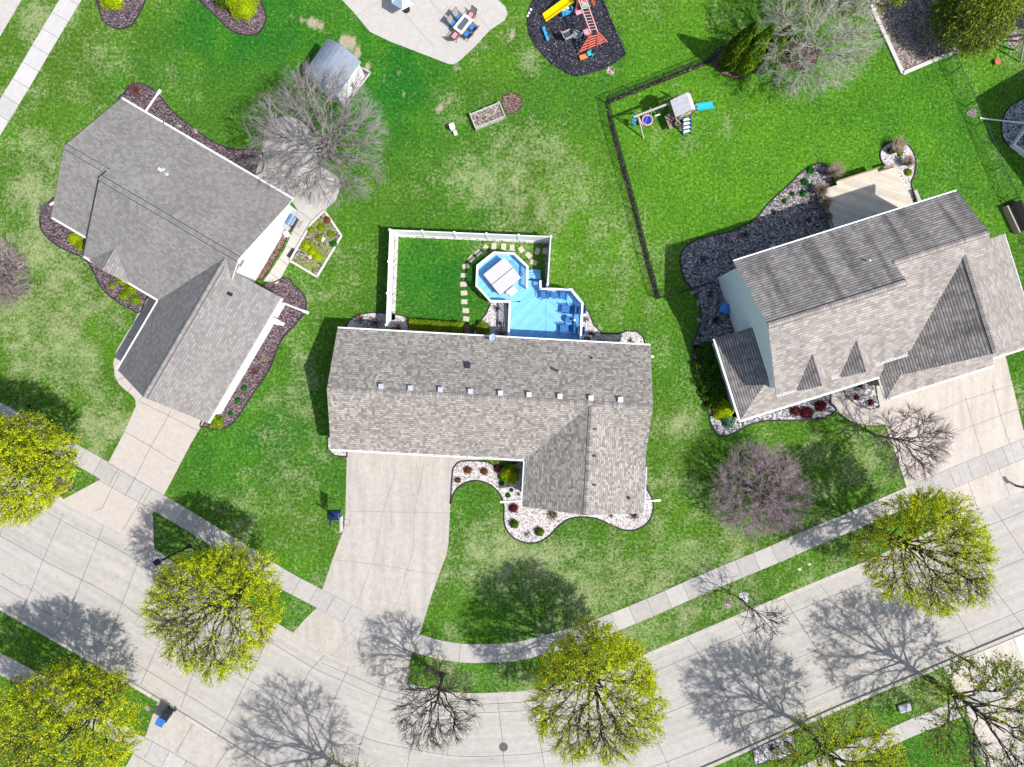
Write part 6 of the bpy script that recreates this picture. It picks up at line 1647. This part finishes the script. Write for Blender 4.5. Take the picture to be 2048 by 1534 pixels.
for a, b in ((pp(1080, -30, 2.0), pp(1012, 190, 0)), (pp(1060, -30, 2.0), pp(1035, 185, 0)), (pp(1240, -30, 2.0), pp(1285, 80, 1.0)), (pp(1285, 80, 1.0), pp(1240, 110, 0)), (pp(1290, -40, 2.0), pp(1285, 80, 1.0))):
    mb = MB(); mb.bar(a, b, .08); mb.build('leg', M_CORAL, ps)
for (a, b, z, m, nm, sz) in ((1075, 165, .5, M_LILAC, 'swing_seat', (.5, .34, .05)), (1180, 440, .5, M_LILAC, 'swing_seat', (.42, .5, .05)), (1165, 75, .9, M_GRN, 'platform', (.75, .4, .06)), (1160, 20, 1.1, M_PINKP, 'platform', (.6, .5, .06))):
    x, y, z = pp(a, b, z); mb = MB(); mb.box((x, y, z), sz, .35); o = mb.build(nm, m, ps, bevel=.03)
    if nm == 'swing_seat':
        for s in (-1, 1):
            mb = MB(); mb.bar((x + s * .2, y, z), (x + s * .1 + .12, y + .1, 2.0), .014); mb.build('chain', M_METAL, o)
sl = thing('slide', 'bright yellow slide lying over the rubber mulch', 'slide')
a = pp(605, 248, .12); b = pp(985, -25, 1.3); A_, B_ = Vector(a), Vector(b); dr_ = (B_ - A_); sd_ = dr_.cross(Vector((0, 0, 1))).normalized()
mb = MB(); mb.slab([A_ - sd_ * .26, A_ + sd_ * .26, B_ + sd_ * .26, B_ - sd_ * .26], .04); mb.build('chute', M_YEL, sl)
for s in (-1, 1):
    mb = MB(); mb.bar(A_ + sd_ * s * .28 + Vector((0, 0, .06)), B_ + sd_ * s * .28 + Vector((0, 0, .06)), .07, .2); mb.build('side_rail', M_YEL, sl)
mb = MB(); mb.bar(B_ - Vector((0, 0, .05)), (B_.x, B_.y, 0), .1); mb.build('support', M_YEL, sl)
def plast(name, label, a, b, rz, parts, cat='toy', grp=None):
    x, y, _ = pp(a, b, .2); r = thing(name, label, cat, (x, y, 0), rz, grp)
    for nm, m, c, s in parts:
        mb = MB(); mb.box(c, s); mb.build(nm, m, r, bevel=min(s) * .25)
plast('toy_climber', 'pale blue and white plastic toy beside the yellow slide', 900, 150, .4, [('base', M_BLUE, (0, 0, .15), (.95, .55, .3)), ('wall', M_BLUE, (-.4, 0, .45), (.12, .6, .5)), ('wall', M_BLUE, (.4, 0, .45), (.12, .6, .5)), ('seat', M_TRIM, (0, .12, .4), (.5, .3, .2))])
plast('toy_rocker', 'narrow blue plastic rocker with rounded humps on the rubber mulch', 620, 455, -1.22, [('body', M_BLUE, (0, 0, .1), (1.1, .2, .18)), ('seat', M_BLUE, (-.4, 0, .25), (.2, .24, .14)), ('seat', M_BLUE, (0, 0, .25), (.2, .24, .14)), ('seat', M_BLUE, (.4, 0, .25), (.2, .24, .14))])
plast('toy_slide', 'small orange toy slide with teal ladder below the coral frame', 1180, 760, .35, [('chute', M_ORG, (-.25, 0, .2), (.62, .36, .12)), ('platform', M_TEAL, (.2, 0, .4), (.3, .34, .1)), ('ladder_rail', M_TEAL, (.38, .17, .25), (.1, .07, .5)), ('ladder_rail', M_TEAL, (.42, -.17, .25), (.1, .07, .5))])
M_CHG = plain('chair_grey', (.30, .36, .38), .6, .15)
x, y, _ = pp(925, 480, .4); chair('lawn_chair', 'pale grey framed lawn chair on the rubber mulch, the left of two', x, y, 0, 2.0, 'lawn chairs on the rubber mulch', plain('chair_black', (.05, .05, .06), .6, .2), plain('frame_pale', (.5, .5, .5), .5, .1))
x, y, _ = pp(1030, 480, .4); chair('lawn_chair', 'slatted grey-green lawn chair on the rubber mulch, the right of two', x, y, 0, -2.0, 'lawn chairs on the rubber mulch', M_CHG, M_CHG, .5)
x, y, _ = pp(905, 300, .2); plast('doormat', 'dark toy sandbox lid between slide and lawn chairs', 905, 300, .3, [('lid', M_DARK, (0, 0, .05), (.6, .5, .1))])
for k, (a, b) in enumerate([(420, 135), (395, 182), (376, 222)]):
    x, y, _ = pp(a, b, 0); mb = MB(); mb.tube([(0, 0, -.02), (0, 0, .08), (0, 0, .14)], [.1, .1, .04], 8); o = mb.build('edging_stone', M_TRIM, None); o.location = (x, y, 0); tag(o, ['uppermost', 'middle', 'lowest'][k] + ' of three small white stones on the upper left rim of the rubber mulch', 'stone', 'white rim stones of the play area')

# ------------------------------------------------------------------ wooden playset on the fenced lawn
def qq(a, b, z): return P(1200 + a / 7.314, 160 + b / 7.314, z)
w = thing('wooden_playset', 'wooden playset with grey roof tower, teal slide and blue ladder inside the fence', 'playset')
E, A1, B1, C1, D1 = qq(1025, 300, 2.75), qq(1225, 182, 2.75), qq(1318, 198, 3.0), qq(1400, 432, 2.7), qq(1105, 545, 2.75)
Eu = Vector(E); Au = Vector(A1); Du = Vector(D1)
B2 = Vector(qq(1305, 195, 3.25)); K2 = Vector(qq(1392, 436, 3.1))
Ct = Vector(C1); Bt = Vector(qq(1322, 200, 2.75))
mb = MB(); M_PR = plain('playset_roof', (.52, .50, .52), .8, .2, 6)
r0 = Vector(qq(1262, 180, 3.3)); r1 = Vector(qq(1345, 425, 3.3))
mb.slab([Eu, Du, r1, r0 + (r1 - r0) * .02], .04); mb.slab([Vector(qq(1322, 200, 2.9)), Vector(qq(1400, 432, 2.9)), r1, r0], .04)
mb.face([Eu, r0, Au]); mb.build('roof', M_PR, w)
mb = MB(); mb.bar(qq(490, 545, 2.25), qq(1010, 345, 2.25), .13, .13); mb.build('swing_beam', M_TIMBER, w)
for a, b in ((qq(555, 520, 2.25), qq(637, 855, 0)), (qq(540, 525, 2.25), qq(490, 480, 0)), (qq(560, 540, 1.9), qq(622, 665, 1.0))):
    mb = MB(); mb.bar(a, b, .09); mb.build('leg', M_TIMBER, w)
corners = [qq(1040, 330, 0), qq(1110, 560, 0), qq(1330, 480, 0), qq(1260, 250, 0)]
for c in corners:
    mb = MB(); mb.bar((c[0] * .985, c[1] * .975, 0), (c[0] * .985, c[1] * .975, 2.7), .1); mb.build('tower_post', M_CEDAR, w)
cc = [(c[0] * .985, c[1] * .975) for c in corners]
mb = MB(); top_sheet(mb, cc, 1.4, .1); mb.build('platform', M_TIMBER, w, fix=True)
for (i, j, z) in ((0, 1, 1.9), (0, 1, 1.65), (3, 0, 1.9), (3, 0, 1.65), (1, 2, 2.1), (0, 1, .8)):
    mb = MB(); mb.bar((*cc[i], z), (*cc[j], z), .05, .12); mb.build('guard_rail', M_CEDAR, w)
mb = MB(); mb.slab([qq(945, 530, .75), qq(1060, 470, .75), qq(1130, 680, .75), qq(1025, 725, .75)], .06); mb.build('lower_platform', M_CEDAR, w)
mb = MB(); mb.tube([qq(1095, 640, 1.2), qq(1180, 560, 1.6), qq(1290, 470, 1.9), qq(1380, 440, 1.9)], .05, 6); mb.tube([qq(1100, 560, 1.6), qq(1180, 640, 1.2)], .05, 6); mb.build('climbing_rail', M_CEDAR, w)
mb = MB(); mb.ring(qq(1145, 640, .9), .3, .1, 18, 8); mb.build('tyre', M_BLACK, w)
# slide
A_, B_ = Vector(qq(1405, 405, 1.35)), Vector(qq(1655, 370, .12)); sd_ = (B_ - A_).cross(Vector((0, 0, 1))).normalized()
mb = MB(); mb.slab([A_ - sd_ * .22, A_ + sd_ * .22, B_ + sd_ * .22, B_ - sd_ * .22], .03); so = mb.build('slide_chute', M_TEAL, w)
for s in (-1, 1): mb = MB(); mb.bar(A_ + sd_ * s * .25 + Vector((0, 0, .05)), B_ + sd_ * s * .25 + Vector((0, 0, .05)), .06, .16); mb.build('side_rail', M_TEAL, so)
M_NAVY = plain('ladder_navy', (.012, .03, .30), .5, .1)
la, lb_ = (qq(1215, 560, 1.3), qq(1212, 808, 0)), (qq(1318, 540, 1.3), qq(1322, 775, 0))
for a, b in (la, lb_):
    mb = MB(); mb.bar(a, b, .08, .12); mb.build('ladder_rail', M_NAVY, w)
for k in range(4):
    f = .1 + k * .24; mb = MB(); mb.bar(Vector(la[0]) * (1 - f) + Vector(la[1]) * f, Vector(lb_[0]) * (1 - f) + Vector(lb_[1]) * f, .16, .05); mb.build('ladder_step', M_TRIM, w)
x, y, z = qq(692, 585, .7); mb = MB(); mb.ring((x, y, z), .38, .06, 26, 8); nt_ = mb.build('net_swing_ring', M_LILAC, w); mb = MB(); mb.disc((x, y), .34, z - .02, z, 22); mb.build('net', M_NAVY, nt_)
for a in (0, 2.1, 4.2): mb = MB(); mb.bar((x + .38 * math.cos(a), y + .38 * math.sin(a), z), (x - .05, y + .35, 2.2), .015); mb.build('rope', M_TRIM, nt_)
x, y, z = qq(490, 615, .7); mb = MB(); mb.box((x, y, z), (.32, .5, .2), -.15); o = mb.build('bucket_swing', M_BLUE, w, bevel=.08)
for s in (-1, 1): mb = MB(); mb.bar((x + s * .15, y, z), (x + .1 + s * .1, y + .3, 2.2), .015); mb.build('rope', M_TRIM, o)
x, y, z = qq(845, 512, .6); mb = MB(); mb.box((x, y, z), (.46, .13, .05), .35); o = mb.build('belt_swing', plain('swing_cream', (.62, .60, .48), .6, .05), w, bevel=.02)
for s in (-1, 1): mb = MB(); mb.bar((x + s * .2, y, z), (x + s * .2 + .05, y + .35, 2.2), .012); mb.build('chain', M_METAL, o)

# swing frame at the top right edge
def rr_(a, b, z): return P(1748 + a / 6.827, b / 6.827, z)
w = thing('timber_swing_set', 'weathered timber swing frame cut by the right edge at the top', 'swing set')
ap = rr_(2060, 500, 2.3)
for q in (rr_(1925, 690, 0.0), rr_(2000, 850, 0.0), rr_(1960, 560, 0)): mb = MB(); mb.bar(ap, q, .1); mb.build('leg', M_TIMBER, w)
mb = MB(); mb.bar(ap, rr_(2600, 420, 2.3), .12); mb.build('beam', M_TIMBER, w)
mb = MB(); mb.bar(rr_(1930, 680, .9), rr_(2015, 715, .9), .08); mb.build('brace', M_TIMBER, w)
ap2 = rr_(2600, 420, 2.3)
for q in (rr_(2520, 560, 0), rr_(2640, 620, 0)): mb = MB(); mb.bar(ap2, q, .1); mb.build('leg', M_TIMBER, w)
x, y, _ = rr_(1695, 835, .3); r = thing('toy_saucer', 'red round saucer swing seat with rope on the top right lawn', 'toy', (x, y, 0))
mb = MB(); mb.disc((0, 0), .2, .22, .27, 18); mb.ring((0, 0, .25), .2, .035, 20, 6); mb.build('seat', plain('saucer_red', (.72, .13, .10), .4, .1), r)
mb = MB(); q = rr_(1930, 700, 1.0); mb.bar((0, 0, .27), (q[0] - x, q[1] - y, 1.0), .015); mb.build('rope', M_TIMBER, r)
# white pole across the right fence
a = P(1960, 237, 0); b = P(2075, 249, 1.4); r = thing('white_pole', 'thin white pole leaning over the dark fence at the right edge', 'pole', a)
mb = MB(); mb.tube([(0, 0, .05), (b[0] - a[0], b[1] - a[1], 1.4)], .05, 8); mb.build('shaft', M_TRIM, r); mb = MB(); mb.tube([(0, 0, 0), (0, 0, .12)], .07, 8); mb.build('foot', M_TRIM, r)
x, y, _ = P(2055, 285, .3); mb = MB()
for s in ((0, .8, 1.8, .12), (0, -.8, 1.8, .12)): mb.box((s[0], s[1], .25), (s[2], s[3], .5))
for s in (-1, 1): mb.box((s * .84, 0, .25), (.12, 1.48, .5))
o = mb.build('window_well', M_TRIM, None); o.location = (x, y, 0); o.rotation_euler = (0, 0, .95); tag(o, 'white square frame on the grey gravel at the right edge', 'frame')
x, y, _ = P(2036, 434, .5); r = thing('covered_planter', 'long black topped box with pale left edge at the right edge', 'box', (x, y, 0), math.radians(25))
mb = MB(); mb.box((.2, 0, .28), (1.15, 2.2, .56)); mb.build('cover', plain('cover_black', (.006, .005, .006), .9, .2), r)
mb = MB(); mb.box((-.42, 0, .3), (.1, 2.3, .6)); mb.build('edge_board', plain('edge_pale', (.42, .33, .28), .8, .1), r)

# ------------------------------------------------------------------ timber deck of the right house
dk = thing('timber_deck', 'tan timber deck behind the right house partly in shadow', 'deck')
DKP = [(1648, 378), (1790, 334), (1828, 408), (1700, 470), (1672, 470)]
M_DT = boards('deck_boards_tan', (.56, .49, .40), math.radians(90 - 17.5), .14, .10)
mb = MB(); top_sheet(mb, up_px(DKP, .6), .6, .58); mb.build('floor', M_DT, dk, fix=False)
def dseg(p0, p1, z, w_, h_, m, nm):
    a = P(*p0, z); b = P(*p1, z); mb = MB(); mb.bar(a, b, w_, h_); mb.build(nm, m, dk)
dseg((1673, 366), (1755, 340), .78, .35, .05, M_DT, 'bench'); dseg((1674, 362), (1757, 336), .95, .05, .3, M_CEDAR, 'rail'); dseg((1767, 335), (1788, 329), .75, .14, .1, M_CEDAR, 'step_edge')
dseg((1675, 369), (1788, 332), .62, .04, .06, M_CEDAR, 'trim'); dseg((1646, 379), (1669, 462), .62, .06, .10, M_CEDAR, 'trim'); dseg((1830, 380), (1840, 405), .3, .25, .1, M_TIMBER, 'step')
EXCL.append(np.array([P(a, b)[:2] for a, b in [(1640, 350), (1790, 325), (1850, 410), (1700, 480)]]))
x, y, _ = P(1604, 438, .4); mb = MB(); mb.ring((0, 0, .3), .2, .03, 20, 6); mb.disc((0, 0), .19, .1, .24, 18); mb.tube([(0, 0, 0), (0, 0, .2)], .06, 8)
o = mb.build('birdbath', plain('basin_blue', (.14, .20, .28), .3, .1), None); o.location = (x, y, 0); tag(o, 'round blue-grey basin on the shaded gravel beside the timber deck', 'bird bath')
x, y, _ = P(1548, 496, .6); mb = MB(); mb.ring((0, 0, .5), .28, .03, 20, 6); mb.disc((0, 0), .25, 0, .45, 16); o = mb.build('garden_urn', M_METAL, None); o.location = (x, y, 0); tag(o, 'round grey urn peeping out from the back eave of the right house', 'urn')
x, y, _ = P(1452, 616, .8); r = thing('storage_bin', 'blue half-round bin against the pale blue wall of the right house', 'bin', (x, y, 0), -.3)
mb = MB(); mb.tube([(0, -.35, .4), (0, .35, .4)], .36, 14); mb.build('body', plain('bin_blue', (.05, .24, .58), .4, .1), r); mb = MB(); mb.box((.1, 0, .2), (.5, .8, .4)); mb.build('base', M_GB, r)

# ------------------------------------------------------------------ basketball hoop at the main driveway
x, y, _ = P(671, 1032, .3); bh = thing('basketball_hoop', 'portable basketball hoop with dark blue base at the left edge of the middle driveway', 'basketball hoop', (x, y, 0))
M_HB = plain('hoop_base', (.01, .025, .09), .4, .25)
mb = MB(); mb.box((-.1, 0, .12), (1.0, .72, .24)); mb.box((-.1, 0, .27), (.7, .5, .08)); mb.build('base', M_HB, bh, bevel=.04)
mb = MB(); mb.bar((-.1, 0, .25), (.15, -.05, 2.6), .1); mb.bar((.15, -.05, 2.6), (.38, -.25, 3.1), .07); mb.bar((-.45, .1, .25), (-.02, -.02, 1.3), .05); mb.build('pole', M_HB, bh)
bb = P(682, 1049, 3.4); lx, ly = bb[0] - x, bb[1] - y
mb = MB(); mb.box((lx, ly, 3.35), (.05, 1.1, .74)); bo = mb.build('backboard', plain('backboard_white', (.62, .60, .66), .3, .05), bh)
mb = MB(); mb.box((lx, ly, 3.73), (.07, 1.14, .03)); mb.box((lx, ly, 2.97), (.07, 1.14, .03)); mb.build('edge_frame', M_METAL, bo)
rc = P(693.6, 1044.7, 3.05); mb = MB(); mb.ring((rc[0] - x, rc[1] - y, 3.05), .23, .012, 26, 6); mb.bar((rc[0] - x - .23, rc[1] - y, 3.05), (lx, ly, 3.05), .04); rm = mb.build('rim', M_DARK, bh)
nA = Acc(); seg = []
for k in range(12):
    a0 = k * math.pi / 6
    for sg in (1, -1):
        a1 = a0 + sg * .6; seg.append([[rc[0] - x + .23 * math.cos(a0), rc[1] - y + .23 * math.sin(a0), 3.05], [rc[0] - x + .13 * math.cos(a1), rc[1] - y + .13 * math.sin(a1), 2.65]])
V, F = tubes_np(np.array(seg), np.full((24, 2), .006), 3); nA.add(V, F, 0); nA.build('net', [M_TRIM], rm)

# ------------------------------------------------------------------ street furniture
LX, LY, _ = P(380, 1092, 0)
lp = thing('street_lamp', 'dark slender street lamp with square lantern at the left kerb', 'street lamp', (LX, LY, 0), math.radians(28))
mb = MB(); mb.tube([(0, 0, 0), (0, 0, .5), (0, 0, 4.5)], [.13, .09, .075], 10); mb.tube([(0, 0, 0), (0, 0, .12)], .17, 10); mb.build('pole', M_DARK, lp)
M_LAMPH = plain('lamp_housing', (.012, .012, .05), .35, .1)
mb = MB(); mb.box((0, 0, 4.9), (.46, .46, .06)); mb.slab([(-.23, -.23, 4.97), (.23, -.23, 4.97), (.23, .23, 4.97), (-.23, .23, 4.97)], .03); mb.box((0, 0, 4.46), (.2, .2, .06)); hd = mb.build('lantern', M_LAMPH, lp, bevel=.01)
mb = MB(); mb.box((0, 0, 4.68), (.3, .3, .38)); mb.build('glass', plain('lamp_glass', (.3, .3, .32), .2, .05), hd)
# manholes
x, y, _ = P(1007, 1494, ZST); mb = MB(); mb.disc((0, 0), .31, -.02, .006, 28); mb.ring((0, 0, .004), .33, .012, 28, 5)
for a in range(-2, 3): mb.box((a * .1, 0, .008), (.03, .4, .008))
o = mb.build('manhole_cover', plain('cast_iron', (.10, .085, .095), .6, .25, 20), None); o.location = (x, y, ZST + .006); tag(o, 'dark round manhole cover in the road at the bottom centre', 'manhole cover')
x, y, _ = P(1811, 1417, .25); mb = MB(); mb.box((0, 0, .13), (1.0, .66, .26)); o = mb.build('utility_box', plain('utility_grey', (.42, .43, .46), .7, .12, 12), None, bevel=.12); o.location = (x, y, 0); o.rotation_euler = (0, 0, .3); tag(o, 'pale grey utility box lid with rounded corners in the bottom right verge', 'utility box')
# wheeled bins and mailboxes
def wheelie(px, py, rz, label, m):
    x, y, _ = P(px, py, .6); r = thing('wheeled_bin', label, 'bin', (x, y, .03), rz)
    mb = MB(); a = [(-.28, -.3), (.28, -.3), (.28, .3), (-.28, .3)]
    for k in range(4): j = (k + 1) % 4; mb.face([(a[k][0] * .75, a[k][1] * .75, .08), (a[j][0] * .75, a[j][1] * .75, .08), (*a[j], 1.0), (*a[k], 1.0)])
    mb.face([(p[0] * .75, p[1] * .75, .08) for p in a][::-1]); mb.face([(*p, 1.0) for p in a]); mb.build('body', m, r)
    mb = MB(); mb.slab([(-.31, -.33, 1.02), (.31, -.33, 1.02), (.31, .36, 1.1), (-.31, .36, 1.1)], .05); ld = mb.build('lid', m, r, bevel=.015)
    mb = MB(); mb.bar((-.22, .42, 1.0), (.22, .42, 1.0), .04); mb.build('handle', M_DARK, ld)
    for s in (-1, 1): mb = MB(); mb.tube([(s * .26, .26, .1), (s * .32, .26, .1)], .12, 14); mb.build('wheel', M_BLACK, r)
wheelie(326, 1439, math.radians(-28), 'blue wheeled bin on the bottom left driveway', plain('bin_blue2', (.035, .15, .42), .4, .08))
wheelie(335, 1429, math.radians(-28), 'black wheeled bin behind the blue one on the bottom left driveway', M_DARK)
def mailbox(px, py, rz, label, m, z=1.15):
    x, y, _ = P(px, py, z); r = thing('mailbox', label, 'mailbox', (x, y, 0), rz)
    mb = MB(); mb.box((0, 0, z / 2), (.12, .12, z)); mb.box((0, .05, z - .02), (.16, .55, .04)); mb.build('post', m, r)
    mb = MB(); n = 8
    pr = [(-.11, 0)] + [(.11 * math.cos(math.pi - math.pi * k / n), .14 + .11 * math.sin(math.pi * k / n)) for k in range(n + 1)] + [(.11, 0)]
    f = [(a, -.26, z + b) for a, b in pr]; g_ = [(a, .26, z + b) for a, b in pr]; mb.face(f); mb.face(g_[::-1])
    for i in range(len(pr)): j = (i + 1) % len(pr); mb.face([f[i], g_[i], g_[j], f[j]])
    bx_ = mb.build('box', m, r); mb = MB(); mb.box((.125, .1, z + .18), (.015, .05, .18)); mb.build('flag', plain('flag_red', (.5, .03, .03), .5), bx_)
mailbox(99, 982, math.radians(-62), 'white mailbox on a post at the left kerb', M_TRIM)
mailbox(1942, 1327, math.radians(35), 'dark mailbox by the kerb under the sparse tree at the bottom right', M_DARK)
mailbox(2054, 976, math.radians(35), 'mailbox just outside the right edge, shown by its shadow on the driveway apron', M_DARK)
x, y, _ = P(1551, 1504, .3); r = thing('flower_pot', 'round dark pot on the gravel island at the bottom right', 'flower pot', (x, y, 0)); mb = MB(); mb.tube([(0, 0, 0), (0, 0, .3)], [.2, .27], 18); mb.build('pot', M_DARK, r); mb = MB(); mb.disc((0, 0), .2, .26, .31, 14); mb.build('soil', M_SOIL_D, r)
x, y, _ = P(1583, 1497, .3); mb = MB(); mb.box((0, 0, .25), (.25, .55, .5)); mb.slab([(-.16, -.3, .55), (.16, -.3, .55), (.16, .3, .52), (-.16, .3, .52)], .04); o = mb.build('dark_marker', M_DARK, None); o.location = (x, y, 0); o.rotation_euler = (0, 0, .3); tag(o, 'dark upright marker on the gravel island', 'marker')
for k, (px, py) in enumerate([(1618, 1128), (1598, 1138), (1722, 1108)]):
    mb = MB(); mb.tube([(0, 0, -.02), (0, 0, .05), (0, 0, .08)], [.14, .12, .04], 7); o = mb.build('verge_stone', plain('stone_pale2', (.5, .48, .44), .9, .1), None); o.location = P(px, py); o.scale = (1.3, .9, 1); tag(o, ['right one of two close pale stones in the right verge', 'left one of two close pale stones in the right verge', 'lone pale stone in the verge beside the tree by the right driveway'][k], 'stone', 'pale stones in the right verge')
for k, (px, py, lb) in enumerate([(1396, 605, 'upper pale boulder at the lawn edge of the grey gravel bed'), (1398, 640, 'lower pale boulder at the lawn edge of the grey gravel bed'), (1385, 585, 'pale stone by the fence end at the grey gravel bed'), (1388, 733, 'pinkish stone at the edge of the juniper bank'), (391, 262, 'pale rock pile in the mulch behind the left house'), (358, 252, 'tan rock in the mulch behind the left house')]):
    mb = MB(); mb.tube([(0, 0, -.05), (0, 0, .1), (0, 0, .2)], [.3, .26, .1], 7); o = mb.build('boulder', plain('boulder_tan', (.27, .24, .20), .9, .3, 4), None); o.location = P(px, py); o.scale = (.55, .9, .6); o.rotation_euler = (0, 0, k * .9); tag(o, lb, 'rock')

# ------------------------------------------------------------------ grass blades over the visible lawn
def blades(n, seed):
    rg = np.random.default_rng(seed)
    x = rg.uniform(-41.5, 41.5, n); y = rg.uniform(-31.5, 31.5, n)
    ok = (y > yat(KNw, x) + .05) | (y < yat(KSw, x) - .05)
    x, y = x[ok], y[ok]
    bad = np.zeros(x.shape, bool)
    for poly in EXCL:
        lo = poly.min(0) - .01; hi = poly.max(0) + .01
        m = (x > lo[0]) & (x < hi[0]) & (y > lo[1]) & (y < hi[1])
        if m.any():
            idx = np.where(m)[0]; bad[idx] |= pip(x[idx], y[idx], poly)
    return x[~bad], y[~bad], rg
x, y, rg = blades(300000, 5)
m = len(x); d_, l_, g_ = fields(x, y)
ang = rg.uniform(0, 6.283, m); hh = rg.uniform(.03, .085, m); wd = rg.uniform(.02, .05, m); lean = rg.uniform(.03, .11, m); la = rg.uniform(0, 6.283, m)
b0 = np.stack([x - np.cos(ang) * wd, y - np.sin(ang) * wd, np.full(m, .0)], -1); b1 = np.stack([x + np.cos(ang) * wd, y + np.sin(ang) * wd, np.full(m, .0)], -1)
tp = np.stack([x + np.cos(la) * lean, y + np.sin(la) * lean, hh], -1)
V = np.stack([b0, b1, tp], 1).reshape(-1, 3)
o = np_mesh('grass', V, np.arange(m * 3).reshape(m, 3), np.zeros(m), [M_LAWN])
jd = np.clip(d_ + rg.normal(size=m) * .18, 0, 1)
ca = o.data.attributes.new('growth', 'FLOAT_COLOR', 'POINT')
ca.data.foreach_set('color', np.repeat(np.stack([jd, l_, g_, soil_field(x, y)], -1), 3, 0).astype(np.float32).ravel())
tag(o, 'short lawn grass with green and straw coloured patches', 'grass', None, 'stuff')

# ------------------------------------------------------------------ put every thing's empty at the middle of its base
from mathutils import Matrix
for o in [o for o in COL.objects if o.type == 'EMPTY' and o.parent is None and o.location.length < 1e-6]:
    ms = [c for c in o.children if c.type == 'MESH']
    for c in list(ms): ms += [g for g in c.children if g.type == 'MESH']
    if not ms: continue
    xs = [v.co.x for c in ms for v in c.data.vertices]; ys = [v.co.y for c in ms for v in c.data.vertices]
    cx, cy = (min(xs) + max(xs)) / 2, (min(ys) + max(ys)) / 2
    for me in {c.data for c in ms}: me.transform(Matrix.Translation((-cx, -cy, 0)))
    o.location = (cx, cy, 0)
for o in COL.objects:
    if o.get('kind') == 'part': del o['kind']
